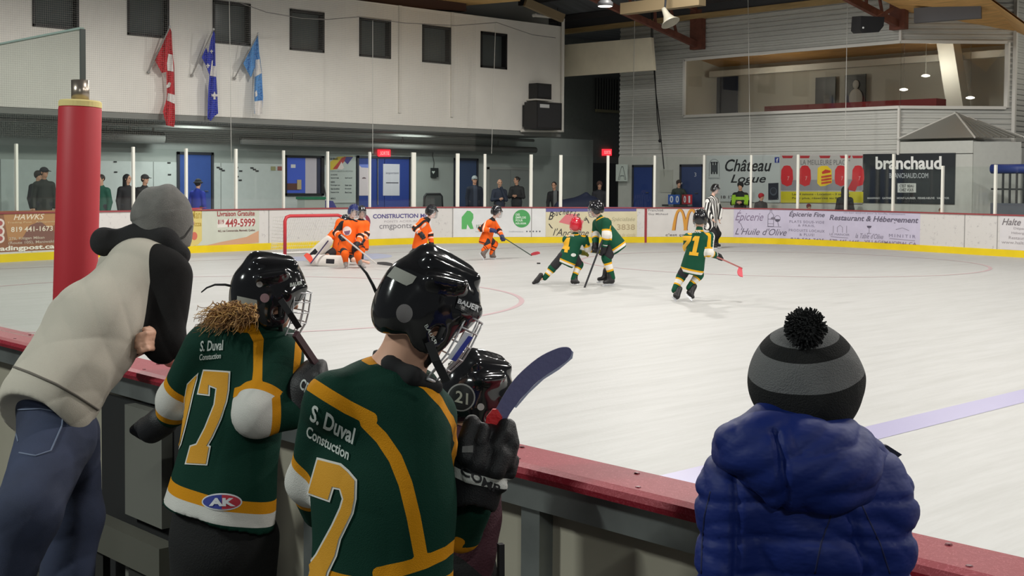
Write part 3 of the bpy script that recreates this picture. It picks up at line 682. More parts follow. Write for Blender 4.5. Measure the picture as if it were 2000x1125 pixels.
# green R and green disc
a = advert(886, 1065, (222, 223, 224), 'pale advert with a green letter R and a green disc')
ad_poly(a, [(901.5, 447.5), (901.5, 424), (912, 411.5), (918, 412), (924, 418), (924.5, 426), (921, 434), (925, 447), (918.5, 447.5), (912.5, 438), (911, 447.5)], (88, 176, 98))
ad_text(a, 'RBT', 930, 439, 941, 446, (110, 150, 116)); ad_text(a, 'Raymond', 929, 451, 941, 454, (150, 156, 152))
ad_poly(a, ell(1018.7, 427, 17, 17.5), (74, 160, 90))
for i, t in enumerate(('DES', 'EMPLOIS', 'POUR', 'RÉUSSIR')): ad_text(a, t, 1007, 417+i*5.6, 1007+(8, 20, 14, 21)[i], 421.4+i*5.6, (222, 238, 224), off=.014, bold=.02)
ad_text(a, 'travailleravecnous.ca', 994, 450.5, 1022, 453.5, (160, 164, 168))
for k in range(5): ad_poly(a, ell(1029+k*6.3, 452, 1.6, 1.6, n=9), (96, 100, 110))
# butcher
a = advert(1066, 1244, (214, 205, 172), 'yellow advert with a violet band, script lettering and a red meat cut shape')
ad_poly(a, [(1066, 404.5), (1242.5, 404), (1242.5, 412.5), (1066, 414)], (96, 92, 150), .009, 'violet_band')
ad_poly(a, [(1091, 434), (1107, 417), (1128, 418.5), (1125, 422), (1140, 432), (1136, 441), (1112, 439)], (218, 120, 126), .009)
for i, ch in enumerate('Boucherie à'):
    x = 1071+i*6.9; y = 411+abs(i-4.3)**1.7*.62
    if ch != ' ': ad_text(a, ch, x, y-(5 if i == 0 else (1.5 if ch in 'hi' else 0)), x+(10 if i == 0 else 5.6), y+8+(3 if i == 0 else 0), (52, 50, 54), shear=.35, bold=.01)
ad_text(a, "l'A", 1080, 446, 1098, 460, (58, 54, 54), shear=.35); ad_text(a, 'ncienne', 1099, 449, 1150, 461, (70, 64, 62), shear=.35)
ad_poly(a, stroke([(1072, 437), (1076, 443), (1079, 446)], 2), (60, 56, 56)); ad_poly(a, stroke([(1145, 426), (1148, 431), (1150, 436)], 2), (60, 56, 56))
ad_text(a, 'Spécialisée', 1194, 424, 1240, 434, (170, 164, 134), shear=.3); ad_text(a, '3838', 1205, 438, 1240, 449, (176, 160, 128), bold=.01); ad_text(a, 'Service de viande', 1192, 455, 1241, 462, (190, 178, 146), shear=.3)
# golden arches
a = advert(1266, 1432, (216, 213, 210), 'white advert with big golden arches')
ad_text(a, 'Franchisé', 1266, 408, 1295, 413, (132, 130, 134), bold=.01); ad_text(a, 'Guy Michaud', 1266, 416, 1304, 421, (132, 130, 134), bold=.01)
def arch(x0, x1, yb, yt, w0=6, w1=3):
    t = np.linspace(0, 1, 15); xs_ = x0+(x1-x0)*t; ys_ = yt+(yb-yt)*np.abs(2*t-1)**2.6
    o = np.stack([xs_, ys_], 1); ti = np.linspace(1, 0, 15); i = np.stack([x0+w0+(x1-w0-x0-w0)*ti, yt+5+(yb-yt-5)*np.abs(2*ti-1)**2.6], 1); return np.concatenate([o, i])
for dx, c, of in ((1.6, (136, 84, 56), .009), (0, (214, 152, 58), .012)):
    ad_poly(a, arch(1312+dx, 1342+dx, 450, 408), c, of, 'golden_arch'); ad_poly(a, arch(1335+dx, 1366+dx, 450, 408), c, of+.001, 'golden_arch')
ad_text(a, "c'est ça que j'm", 1300, 456, 1378, 462.5, (104, 98, 98), bold=.015)
# lavender grocery / restaurant panel
a = advert(1433, 1797, (200, 194, 216), 'long lavender advert for a grocery and restaurant with wine glass drawings')
G = (98, 92, 112)
ad_text(a, 'Épicerie', 1436, 411, 1491, 436, (128, 112, 140), shear=.4); ad_text(a, "L'Huile d'Olive", 1436, 446, 1537, 459, G, shear=.4)
ad_poly(a, stroke([(1450, 428), (1441, 434), (1447, 437), (1450, 445)], 1), G)
for pts, w_ in (([(1500, 442), (1500, 420), (1504, 415), (1504, 410), (1507, 410), (1507, 415), (1511, 420), (1511, 442), (1500, 442)], 1), ([(1500, 428), (1511, 428)], 1), ([(1500, 437), (1511, 437)], .8), ([(1498, 443), (1526, 443)], .8), (ell(1518.5, 427, 5.5, 6), .8), ([(1519, 433), (1521, 442)], 1)): ad_poly(a, stroke(pts, w_), G)
ad_poly(a, ell(1519, 428, 5, 5, 0, 180, 12), (84, 80, 96)); ad_poly(a, ell(1510, 426.5, 4.5, 2.6), (120, 114, 130))
ad_text(a, 'Épicerie Fine', 1541, 412, 1611, 426, (92, 86, 104), shear=.25, bold=.015)
for t, x0, x1, y in (('PLATS SOUS-VIDE', 1542, 1610, 431), ('& FRAIS,', 1559, 1592, 438.5), ('PRODUITS LOCAUX', 1541, 1611, 448), ('& PLUS!', 1562, 1591, 456)): ad_text(a, t, x0, y, x1, y+5, (132, 126, 148), bold=.012, spacing=1.2)
ad_text(a, 'CAFÉ-PLATS CUISINÉS-TRAITEUR-SANDWICH', 1433, 464, 1540, 468.5, (150, 138, 158), bold=.01); ad_text(a, '819-504-7425', 1545, 465, 1610, 470.5, (112, 98, 118), bold=.02, spacing=1.2)
ad_text(a, 'Un bon endroit pour la bouffe, maintenant', 1648, 415, 1768, 419.5, (150, 144, 166))
ad_text(a, 'Restaurant & Hébergement', 1620, 422, 1794, 436, (102, 96, 116), shear=.25, bold=.02)
ad_text(a, 'LE MANOIR', 1621, 456, 1660, 460, (138, 132, 150)); ad_text(a, "la Table d'Olive", 1671, 456, 1726, 466, (134, 128, 148), shear=.4); ad_text(a, 'MINITIR', 1737, 458, 1789, 464, (132, 126, 148), spacing=1.4)
for pts in ([(1628, 441), (1628, 455)], [(1654, 441), (1654, 455)], [(1636, 454), (1636, 444), (1641, 440), (1646, 444), (1646, 454)], [(1623, 463), (1657, 464)], [(1750, 449), (1763, 445), (1776, 450)], [(1738, 467), (1788, 469)], [(1698, 444), (1698, 455), (1694, 456), (1702, 456)]): ad_poly(a, stroke(pts, 1.2), (150, 144, 162))
ad_poly(a, ell(1698, 441, 4.5, 5, 0, 180, 12), (92, 86, 104))
ad_text(a, '579-445-1445', 1621, 468, 1679, 474.5, (132, 116, 130), bold=.015); ad_text(a, 'VILLAGEMAJOPIAL.CA', 1689, 471, 1791, 479, (138, 120, 132), bold=.015)
a = advert(1953, 2110, (216, 213, 216), 'white advert with grey script at the right end of the boards')
ad_text(a, 'Halte', 1957, 427, 1994, 440, (120, 114, 118), shear=.35, bold=.01)
for i, t in enumerate(('Dépanneur - Essence', 'Hébergement - Camping', 'Restaurant - Terrasse', 'www.haltemonteuil.ca')): ad_text(a, t, (1980, 1976, 1971, 1957)[i], 445+i*9, 2060, 451+i*9, (160, 154, 158))
# ---------------------------------------------------------------- stanchions and panes on the far boards
mst = mat('stanchion_white', (236, 236, 226), .4); mpane = glass_mat('rink_glass', (.96, .975, .965), .025)
STN = [(-62, 278, 4, 'white glass post just beyond the left edge'), (39, 281, 5, 'white glass post left of the spectator in the grey cap, leftmost in view'), (151, 284, 5, 'white glass post hidden behind the red padded post'), (263, 287, 5, 'white glass post between the long-haired woman and the man in the dark cap'), (366, 290, 5, 'white glass post in front of the single blue door'), (463, 291, 5, 'white glass post between the blue door and the black-framed window'), (556, 294, 4, 'white glass post at the left edge of the black-framed window'), (642, 296, 4, 'white glass post at the left edge of the rules poster'), (724, 297, 4, 'white glass post over the left leaf of the double blue door'), (809, 298, 9, 'extra wide cream glass post right of the double blue door'), (894, 300, 7, 'wide cream glass post at the left of the man in the white cap'), (947, 301, 5, 'white glass post between the man in the white cap and the bald man'), (1037, 302, 6, 'wide white glass post right of the dark-haired man'), (1095, 303, 6, 'white glass post right of the leaning dark-haired woman'), (1187, 304, 5, 'white glass post under the right exit sign'), (1278, 304, 4, 'white glass post at the right edge of the plain blue door'), (1374, 303, 4, 'white glass post at the right edge of the blue door numbered 3'), (1465, 303, 4, 'white glass post in front of the Château sign'), (1556, 302, 5, 'white glass post over the left red seats of the billboard'), (1649, 302, 5, 'white glass post over the right red seats of the billboard'), (1741, 301, 5, 'white glass post in front of the black branchaud sign'), (1837, 324, 5, 'shorter white glass post over the right end of the black branchaud sign'), (1940, 322, 5, 'shorter white glass post in front of the blue padded railing'), (2046, 322, 5, 'shorter white glass post beyond the right edge')]
gs = []
for px, py, wp, lab in STN:
    s = s_at(px); x, y = map(float, bxy(s, -.05)); D = depth((x, y, 1.5)); y0 = proj((x, y, HB))[1]
    z = HB+(y0-py)*D/FOC; w_ = wp*D/FOC/2
    tx = np.array(bxy(s+.1))-np.array(bxy(s-.1)); tx /= np.linalg.norm(tx); T = Vector((tx[0], tx[1], 0)); N_ = Vector((tx[1], -tx[0], 0))
    MB().obox((x, y, (HB+z)/2+.001), T*w_, N_*.03, (0, 0, (z-HB)/2)).build('glass_post', mst, label=lab, cat='post', group='white glass posts on the far boards'); gs.append((s, z, px))
for (sa, za, pa), (sb, zb, pb_) in zip(gs[:-1], gs[1:]):
    zt = min(za, zb)-.03
    strip(MB(), sa+.08, sb-.08, [(-.045, HB+.001), (-.045, zt), (-.057, zt), (-.057, HB+.001)], 4).build('rink_glass', mpane, label='clear rink glass standing on the far boards between two white posts', cat='rink glass', group='clear panes on the far boards')
# ---------------------------------------------------------------- goal
def tube_px(P, Y, r, n=8): return [on_y(x, y, Y) for x, y in P]
gl = on_y(556.5, 470, GOAL_Y).x; gr = gl+1.66; gz = on_y(560, 422, GOAL_Y).z
goal = thing('hockey_goal', 'red hockey goal with white netting at the far end', 'goal', (gl, GOAL_Y, .007), 'x'); del goal['group']
mgoal = mat('goal_frame_red', (196, 52, 58), .4)
MB().tube([(gl, GOAL_Y, .01), (gl, GOAL_Y, gz-.12), (gl+.04, GOAL_Y, gz-.03), (gl+.14, GOAL_Y, gz), (gr-.14, GOAL_Y, gz), (gr-.04, GOAL_Y, gz-.03), (gr, GOAL_Y, gz-.12), (gr, GOAL_Y, .01)], .042, 10).build('goal_frame', mgoal, goal, True)
MB().tube([(gl, GOAL_Y, .04), (gl+.05, GOAL_Y+.7, .04), (gl+.4, GOAL_Y+1, .04), (gr-.4, GOAL_Y+1, .04), (gr-.05, GOAL_Y+.7, .04), (gr, GOAL_Y, .04)], .03, 8).build('base_rail', mat('goal_white', (228, 226, 222), .5), goal, True)
nm = MB(); N1 = 26
def netcord(P): nm.tube(P, .004, 4, False)
for k in range(N1+1):
    x = gl+(gr-gl)*k/N1; b = (gl+.05+(gr-gl-.1)*k/N1)
    e = abs(2*k/N1-1); yb = GOAL_Y+1-.3*max(0, e-.6)/.4
    netcord([(x, GOAL_Y, gz-.02), (x, GOAL_Y+.5, gz-.04), (b, yb, .05)])
for k in range(1, 11):
    t = k/11
    netcord([(gl, GOAL_Y+.02, .05+(gz-.1)*t), (gl+.05*(1-t), GOAL_Y+.5+.2*(1-t), .05+(gz-.08)*t), (gl+.4, GOAL_Y+.5+.5*(1-t), .05+(gz-.08)*t), (gr-.4, GOAL_Y+.5+.5*(1-t), .05+(gz-.08)*t), (gr-.05*(1-t), GOAL_Y+.5+.2*(1-t), .05+(gz-.08)*t), (gr, GOAL_Y+.02, .05+(gz-.1)*t)])
nm.build('net', mat('net_white', (226, 224, 218), .8), goal)
# puck on the ice
puckp = on_z(1052, 516, 0)
tag(MB().lathe([(.038, 0), (.04, .004), (.04, .022), (.038, .026)], (puckp.x, puckp.y, .007), n=20).build('puck', mat('puck_black', (22, 22, 24), .6)), 'black puck lying on the ice in front of the orange player with the red blade', 'puck')
# ================================================================ doors, signs and things on the walls behind the glass
mblue_d = mat('door_blue', (44, 76, 146), .45, var=.05); mframe = mat('door_frame_dark', (44, 48, 58), .5)
def wdoor(n, px0, py0, px1, Y, m, axis='y', fr=mframe, t=.08, z0=.5, leafs=1):
    if axis == 'y':
        a, b = on_y(px0, py0, Y), on_y(px1, py0, Y); x0, x1, z1 = a.x, b.x, (a.z+b.z)/2
        d = MB(); d.box(x0, x0+t, Y-.05, Y-.001, z0, z1); d.box(x1-t, x1, Y-.05, Y-.001, z0, z1); d.box(x0, x1, Y-.05, Y-.001, z1-t, z1)
        o = d.build('door_%d' % n, fr, kind='structure'); w_ = (x1-x0-2*t)/leafs
        for k in range(leafs): MB().box(x0+t+k*w_+.01, x0+t+(k+1)*w_-.01, Y-.03, Y-.002, z0, z1-t).build('door_leaf', m, o)
        if leafs == 1: MB().tube([(x1-.2, Y-.07, z0+1), (x1-.32, Y-.07, z0+1)], .014, 8).build('door_handle', mat('handle_steel', (150, 150, 152), .3, metal=.8), o)
        return o, (x0, x1, z0, z1)
    a, b = on_x(px0, py0, Y), on_x(px1, py0, Y); y0, y1, z1 = b.y, a.y, (a.z+b.z)/2; d = MB()
    d.box(Y-.05, Y-.001, y0, y0+t, z0, z1); d.box(Y-.05, Y-.001, y1-t, y1, z0, z1); d.box(Y-.05, Y-.001, y0, y1, z1-t, z1)
    o = d.build('door_%d' % n, fr, kind='structure'); MB().box(Y-.03, Y-.002, y0+t, y1-t, z0, z1-t).build('door_leaf', m, o)
    MB().tube([(Y-.07, y0+.22, z0+1), (Y-.07, y0+.34, z0+1)], .014, 8).build('door_handle', mat('handle_steel', (150, 150, 152), .3, metal=.8), o); return o, (y0, y1, z0, z1)
YW = YL-.02
wdoor(1, 345, 297, 416, YW, mblue_d)
def ybox(name, px0, py0, px1, py1, Y, th, m, parent=None, **k):
    a, b, c, d = yrect(px0, py0, px1, py1, Y); return MB().box(a, b, Y-th, Y, c, d).build(name, m, parent, **k)
def xbox(name, px0, py0, px1, py1, X, th, m, parent=None, **k):
    a = on_x(px0, py0, X); b = on_x(px1, py1, X); return MB().box(X-th, X, min(a.y, b.y), max(a.y, b.y), min(a.z, b.z), max(a.z, b.z)).build(name, m, parent, **k)
# ticket window
a, b, c, d = yrect(556, 303, 631, 382, YW); wf = MB(); t = .12
wf.box(a, a+.04, YW-.08, YW, c, d); wf.box(b-t, b, YW-.08, YW, c, d); wf.box(a, b, YW-.08, YW, c, c+t*.6); wf.box(a, b, YW-.08, YW, d-t*.5, d)
wd = wf.build('window_9', mfr, kind='structure')
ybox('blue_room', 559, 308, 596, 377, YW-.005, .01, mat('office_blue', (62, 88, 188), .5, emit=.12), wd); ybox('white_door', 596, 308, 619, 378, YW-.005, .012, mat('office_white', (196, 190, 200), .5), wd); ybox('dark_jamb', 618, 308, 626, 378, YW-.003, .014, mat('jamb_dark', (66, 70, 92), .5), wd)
ybox('notice', 568, 321, 577, 328, YW-.012, .006, mat('paper_white', (214, 214, 216), .6), wd)
ybox('desk', 560, 358, 584, 371, YW-.014, .02, mat('desk_brown', (96, 60, 50), .6), wd); ybox('bottle_shape', 580, 351, 588, 370, YW-.03, .02, mat('cream_box', (190, 170, 130), .6), wd)
# rules poster
po_ = ybox('poster', 643, 305, 694, 396, YW, .02, mat('poster_pale', (176, 184, 180), .5), label='tall pale rules poster with a coloured picture at its top, beside the double blue door', cat='poster')
def ypoly(name, pts, Y, rgb, parent):
    V = [on_y(x, y, Y) for x, y in pts]; T = tessellate_polygon([[Vector((v.x, v.z, 0)) for v in V]]); return mesh(name, V, T, mat('ink_%d_%d_%d' % rgb, rgb, .5), parent)
ypoly('colour_patch', [(645, 332), (645, 316), (660, 306), (690, 305), (688, 308), (668, 318), (656, 331)], YW-.024, (200, 176, 60), po_); ypoly('colour_patch', [(672, 306), (690, 306), (679, 321), (672, 314)], YW-.026, (62, 58, 128), po_)
ypoly('colour_patch', [(650, 330), (668, 308), (676, 306), (672, 316), (660, 330)], YW-.027, (176, 62, 56), po_); ypoly('colour_patch', [(659, 330), (667, 316), (672, 328), (668, 331)], YW-.029, (216, 206, 200), po_)
def ytext(t, x0, y0, x1, y1, Y, rgb, parent, off=.004, **k):
    A = on_y(x0, y1, Y-off); B = on_y(x1, y1, Y-off); C_ = on_y(x0, y0, Y-off); return flat_text(t, A, B-A, C_-A, (0, 0, 0), 0, 'lettering', mat('ink_%d_%d_%d' % rgb, rgb, .5), parent, **k)
ytext('LES RÈGLES', 645, 308, 660, 312, YW-.02, (50, 50, 60), po_, .012, bold=.03); ytext('CODE DE CONDUITE DU SPECTATEUR', 645, 333, 689, 336, YW-.02, (110, 116, 114), po_)
for i, (x0, x1, y, t) in enumerate(((646, 659, 340, 'JOUEURS'), (646, 662, 346, 'Respecter les règles'), (674, 688, 346, 'Esprit sportif'), (646, 654, 354, 'PARENTS'), (646, 664, 360, 'Encourager tous'), (674, 687, 360, 'Rester calme'), (646, 663, 367, 'Saluer les arbitres'), (674, 686, 367, 'Bon exemple'), (646, 662, 374, 'Respecter le lieu'), (674, 687, 374, 'Merci à tous'), (646, 655, 386, 'MERCI'))): ytext(t, x0, y, x1, y+3.4, YW-.02, (84, 90, 92), po_, bold=.03)
# double blue door with taped notices, red exit sign over it
o, r_ = wdoor(2, 696, 305, 802, YW, mat('door_blue_deep', (40, 62, 134), .45), leafs=2)
pp = ybox('notice', 698, 321, 721, 382, YW-.03, .012, mat('paper_pink', (206, 196, 200), .6), o); ypoly('notice_picture', [(700, 321), (721, 321), (721, 328), (706, 327)], YW-.045, (112, 130, 206), o); ypoly('notice_picture', ell(711, 349, 4, 3, 180, 360, 12), YW-.045, (110, 90, 96), o)
ybox('notice', 748, 320, 780, 382, YW-.03, .012, mat('paper_white2', (196, 196, 204), .6), o); ytext('important', 754, 336, 779, 341, YW-.042, (80, 82, 104), o); ybox('notice_bar', 754, 356, 778, 358, YW-.043, .004, mat('ink_80_80_90', (80, 80, 90), .5), o)
MB().tube([on_y(738, 310, YW-.06), on_y(738, 400, YW-.06)], .02, 8).build('door_edge', mat('handle_steel', (150, 150, 152), .3, metal=.8), o)
mexit = mat('exit_red', (255, 52, 66), .4, emit=1.1)
def exit_sign(px0, py0, px1, py1, P, axis, lab):
    e = thing('exit_sign', lab, 'exit sign', P(px0, py1), None); A, B, C_ = P(px0, py1), P(px1, py1), P(px0, py0); U, V_ = B-A, C_-A; n = Vector(U).cross(V_).normalized()
    MB().obox(A+U/2+V_/2-n*.04, U/2, V_/2, n*.035).build('housing', mexit, e)
    flat_text('SORTIE', A+U*.12+V_*.25, U*.76, V_*.5, n, .002, 'lettering', mat('exit_letter', (255, 150, 150), .5, emit=1.0), e, bold=.03)
exit_sign(740, 292, 763, 306, lambda x, y: on_y(x, y, YW-.1), 'y', 'red lit exit sign above the double blue door')
exit_sign(1178, 291, 1195, 304, lambda x, y: on_y(x, y, 36.12), 'y', 'small red lit exit sign in the dark corner left of the letter A sign')
# lidded bin, tarp, chair back, defibrillator box
bn = thing('storage_bin', 'clear storage bin with a green lid below the black-framed window', 'bin', on_y(602, 402, 32.6)); q = yrect(579, 388, 622, 404, 32.6)
MB().box(q[0]+.03, q[1]-.03, 32.2, 32.6, .5, q[3]-.02).build('tub', mat('bin_clear', (176, 182, 176), .4), bn); MB().box(q[0], q[1], 32.17, 32.63, q[3]-.02, q[3]+.06).build('lid', mat('bin_lid_green', (40, 122, 88), .5), bn)
q = yrect(622, 391, 660, 402, 32.7); sb = MB(); sb.add([(q[0], 32.3, .5), (q[1], 32.3, .5), (q[1], 32.8, .5), (q[0], 32.8, .5), (q[0]+.02, 32.35, q[3]), (q[1]-.4, 32.4, q[3]-.02), (q[1]-.4, 32.7, q[3]-.03), (q[0]+.02, 32.75, q[3])], [(0, 1, 2, 3)[::-1], (4, 5, 6, 7), (0, 1, 5, 4), (1, 2, 6, 5), (2, 3, 7, 6), (3, 0, 4, 7)])
tag(sb.build('tarp_bundle', mat('tarp_blue', (58, 60, 146), .6, bump=.5, bscale=6)), 'blue tarp bundle on the floor beside the clear storage bin', 'tarp')
MB().bar(on_y(632, 360, 33.4), Vector((on_y(640, 392, 33.1).x+.1, 33.05, .5)), .03, .03).build('broom', mat('broom_dark', (70, 66, 60), .6), label='dark broom handle leaning right of the black-framed window', cat='broom')
ch = thing('chair', 'black chair with its rounded back showing above the boards', 'chair', (on_y(846, 400, 32.8).x, 32.8, .5)); q = yrect(828, 379, 864, 402, 32.8)
cx0, cx1, ct = q[0], q[1], q[3]
MB().tube([(cx0, 32.8, .95), (cx0+.02, 32.8, ct-.08), (cx0+.1, 32.8, ct), (cx1-.1, 32.8, ct), (cx1-.02, 32.8, ct-.08), (cx1, 32.8, .95)], .035, 8).build('back_frame', mat('chair_black', (38, 40, 42), .5), ch, True)
MB().box(cx0+.02, cx1-.02, 32.79, 32.81, .95, ct-.03).build('backrest', mat('chair_mesh', (70, 74, 74), .7), ch); MB().box(cx0, cx1, 32.3, 32.8, .9, .96).build('seat', mat('chair_black', (38, 40, 42), .5), ch)
for x in (cx0+.03, cx1-.03):
    for y in (32.33, 32.77): MB().tube([(x, y, .5), (x, y, .92)], .015, 6).build('leg', mat('chair_black', (38, 40, 42), .5), ch)
bx = ybox('wall_box', 841, 328, 852, 346, YW, .12, mat('box_black', (34, 40, 40), .5), label='small black wall box with a pale heart mark and a cord above it', cat='wall box'); ypoly('heart_mark', [(846.5, 340), (843.5, 335.5), (844, 333.5), (846.5, 334.8), (849, 333.5), (849.5, 335.5)], YW-.124, (196, 206, 200), bx)
MB().tube([on_y(847, 329, YW-.03), on_y(848, 318, YW-.03), on_y(845, 304, YW-.03), on_y(846, 298, YW-.03)], .012, 6).build('cord', mat('cord_dark', (60, 62, 60), .6), bx)
wdoor(3, 886, 309, 933, YW, mat('door_blue_grey', (58, 76, 110), .5)); wdoor(4, 951, 327, 1040, YW, mat('panel_grey', (138, 144, 142), .6), fr=mat('frame_pale', (156, 160, 156), .6), leafs=2)
for i, (x, y) in enumerate(((426, 327), (431, 330), (436, 333), (462, 327), (470, 334), (463, 345), (469, 352), (492, 328), (497, 331), (502, 334), (225, 316), (226, 336), (330, 318), (331, 341))):
    ybox('wall_mark', x-3, y-1.4, x+3, y+1.4, YW-.001, .01, mat('mark_black', (40, 42, 44), .6), label=('small black mark in a diagonal row of three', 'single small black label')[0 if i in (0, 1, 2, 7, 8, 9) else 1]+' on the pale wall', cat='wall mark', group='black marks on the pale wall')
for x, rgb, lab in ((533, (150, 150, 110), 'small yellowish sticker on the pale wall left of the black window'), (546, (150, 90, 84), 'small reddish sticker on the pale wall beside the black window')): ybox('sticker', x-4, 325, x+5, 333, YW-.001, .01, mat('ink_%d_%d_%d' % rgb, rgb, .5), label=lab, cat='sticker')
# dark corner: doorway, vent
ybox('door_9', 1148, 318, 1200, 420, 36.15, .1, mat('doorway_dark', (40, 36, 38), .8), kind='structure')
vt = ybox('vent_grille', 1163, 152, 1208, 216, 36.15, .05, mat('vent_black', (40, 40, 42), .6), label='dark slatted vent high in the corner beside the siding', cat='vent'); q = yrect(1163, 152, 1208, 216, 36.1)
for k in range(9): x = q[0]+(q[1]-q[0])*(k+.5)/9; MB().box(x-.02, x+.02, 36.04, 36.1, q[2], q[3]).build('slat', mat('vent_slat', (92, 92, 88), .5), vt)
MB().box(q[0], q[1], 36.02, 36.1, q[2]-.12, q[2]).build('sill', mat('vent_sill', (140, 132, 100), .6), vt)
# siding side: doors, letter, signs
XW = XS-.03
wdoor(5, 1236, 322, 1279, XW, mat('door_navy', (36, 60, 124), .45), 'x'); o, r_ = wdoor(6, 1329, 321, 1376, XW, mat('door_navy2', (52, 68, 110), .45), 'x')
def xtext(t, x0, y0, x1, y1, X, rgb, parent, off=.004, **k):
    A = on_x(x0, y1, X-off); B = on_x(x1, y1, X-off); C_ = on_x(x0, y0, X-off); return flat_text(t, A, B-A, C_-A, (0, 0, 0), 0, 'lettering', mat('ink_%d_%d_%d' % rgb, rgb, .5), parent, **k)
def xpoly(name, pts, X, rgb, parent):
    V = [on_x(x, y, X) for x, y in pts]; T = tessellate_polygon([[Vector((-v.y, v.z, 0)) for v in V]]); return mesh(name, V, T, mat('ink_%d_%d_%d' % rgb, rgb, .5), parent)
xtext('3', 1356, 337, 1360, 345, XW-.03, (190, 194, 204), o)
xbox('plaque', 1290, 332, 1314, 376, XW, .02, mat('plaque_pale', (176, 178, 170), .6), label='pale blank plaque on the wall between the two navy doors', cat='plaque')
asg = xbox('letter_sign', 1204, 321, 1226, 354, XW-.2, .03, mat('sign_pale', (206, 216, 210), .5), label='pale sign with a large letter A beside the plain blue door', cat='sign')
c_ = on_x(1218, 335, XW-.1); MB().box(XW-.2, XW, c_.y-.12, c_.y-.04, c_.z-.1, c_.z+.1).build('bracket', mat('bar_black', (28, 30, 34), .5), asg)
A_ = [(1207, 351), (1213.5, 325), (1217, 325), (1223, 351), (1219.5, 351), (1218, 344), (1212, 344), (1210.5, 351)]
xpoly('letter', A_, XW-.235, (96, 104, 100), asg); xpoly('letter', [(1208.2, 350.2), (1214, 326.5), (1216.4, 326.5), (1221.8, 350.2), (1220, 350.2), (1218.7, 342.6), (1211.4, 342.6), (1210, 350.2)], XW-.24, (206, 216, 210), asg)
cs = xbox('sign', 1381, 304, 1523.5, 396, XW, .03, mat('sign_white', (190, 198, 198), .5), label='white Château Logue sign with black script on the right wall', cat='sign')
xtext('Château', 1416, 311, 1507, 335, XW-.03, (34, 36, 40), cs, shear=.3, bold=.015); xtext('Logue', 1427, 341, 1496, 362, XW-.03, (34, 36, 40), cs, shear=.3, bold=.015)
for x in (1390, 1395, 1400): xpoly('tower', [(x-1.6, 340), (x-1.6, 319), (x-2.2, 319), (x-2.2, 316), (x+2.2, 316), (x+2.2, 319), (x+1.6, 319), (x+1.6, 340)], XW-.035, (40, 44, 48), cs)
xpoly('tower', [(1390, 336), (1390, 322), (1400, 322), (1400, 336)], XW-.036, (70, 76, 80), cs)
xpoly('arch_outline', stroke([(1385, 345)]+[(1395-9.5*math.cos(t), 321-10*math.sin(t)) for t in np.linspace(0, math.pi, 12)]+[(1405, 345)], 1), XW-.034, (120, 126, 130), cs); xtext('MANIWAKI', 1384, 346.5, 1406, 350, XW-.03, (80, 86, 90), cs)
xpoly('blue_badge', [(1513, 307), (1522, 307), (1522, 318), (1513, 318)], XW-.034, (48, 62, 140), cs); xtext('f', 1516, 309, 1520, 317, XW-.036, (230, 232, 240), cs, bold=.02)
xpoly('dark_badge', [(1500.5, 358), (1520.5, 357), (1520.5, 390), (1500.5, 391)], XW-.034, (40, 44, 56), cs); xpoly('badge_ring', ell(1510.5, 374, 7, 8), XW-.036, (84, 92, 104), cs); xpoly('badge_ring', ell(1510.5, 373, 5.4, 6), XW-.038, (48, 52, 62), cs)
xtext('18 12 ', 1408, 382, 1432, 388, XW-.03, (60, 62, 66), cs, bold=.02)
rs = xbox('sign', 1525, 303, 1684.5, 398, XW, .03, mat('sign_grey', (184, 182, 180), .5), label='billboard of red arena seats with one yellow seat, right of the Château sign', cat='sign')
xpoly('yellow_band', [(1525, 374), (1686, 374.5), (1686, 396), (1525, 396)], XW-.034, (206, 196, 40), rs)
for x in (1527, 1560, 1600, 1640, 1664): xpoly('red_strip', [(x, 304), (x+22, 304), (x+20, 309), (x+2, 309)], XW-.034, (176, 48, 56), rs)
xpoly('seat_shadow', [(1525, 352), (1686, 350), (1686, 372), (1525, 372)], XW-.0335, (146, 146, 152), rs)
def seatp(x, w_, rgb, y0=323): return [(x-w_*.42, y0+36), (x-w_*.5, y0+26), (x-w_*.46, y0+9), (x-w_*.25, y0+1), (x, y0), (x+w_*.25, y0+1), (x+w_*.46, y0+9), (x+w_*.5, y0+26), (x+w_*.38, y0+38), (x, y0+41)]
for x in (1537, 1572, 1642, 1676): xpoly('red_seat', seatp(x, 24, 0), XW-.036, (206, 44, 52), rs); xpoly('seat_number', [(x, 345), (x+5, 344), (x+4, 346), (x+2, 352), (x+1, 352), (x+3, 346)], XW-.039, (224, 160, 160), rs)
xpoly('yellow_seat', [(1596, 358), (1597, 328), (1604, 324), (1616, 324), (1624, 332), (1625, 357), (1612, 363), (1602, 364)], XW-.037, (240, 208, 40), rs); xpoly('seat_slot', [(1605, 336), (1612, 331), (1622, 333), (1622, 337), (1606, 340)], XW-.04, (206, 62, 44), rs)
for k in range(3): xpoly('seat_slot', [(1604, 344+k*6), (1624, 341+k*6), (1624, 345+k*6), (1604, 348+k*6)], XW-.04, (206, 72, 44), rs)
xtext('"LA MEILLEURE PLACE"', 1560, 312, 1660, 322, XW-.03, (110, 108, 110), rs); 
for k, t in enumerate(('Lac, 4 saisons - Location - 3 saisons', 'Pour plus, réservez au 819 441')): xtext(t, 1547, 377+k*8, 1660, 382+k*8, XW-.034, (100, 96, 40), rs, bold=.02)
xpoly('red_mascot_patch', [(1655, 370), (1664, 352), (1672, 350), (1676, 360), (1670, 374)], XW-.041, (190, 40, 50), rs)
bs = xbox('sign', 1687.5, 301, 1864.5, 399, XW, .03, mat('sign_black', (30, 36, 42), .4), label='black branchaud sign with white lettering at the right end of the wall', cat='sign')
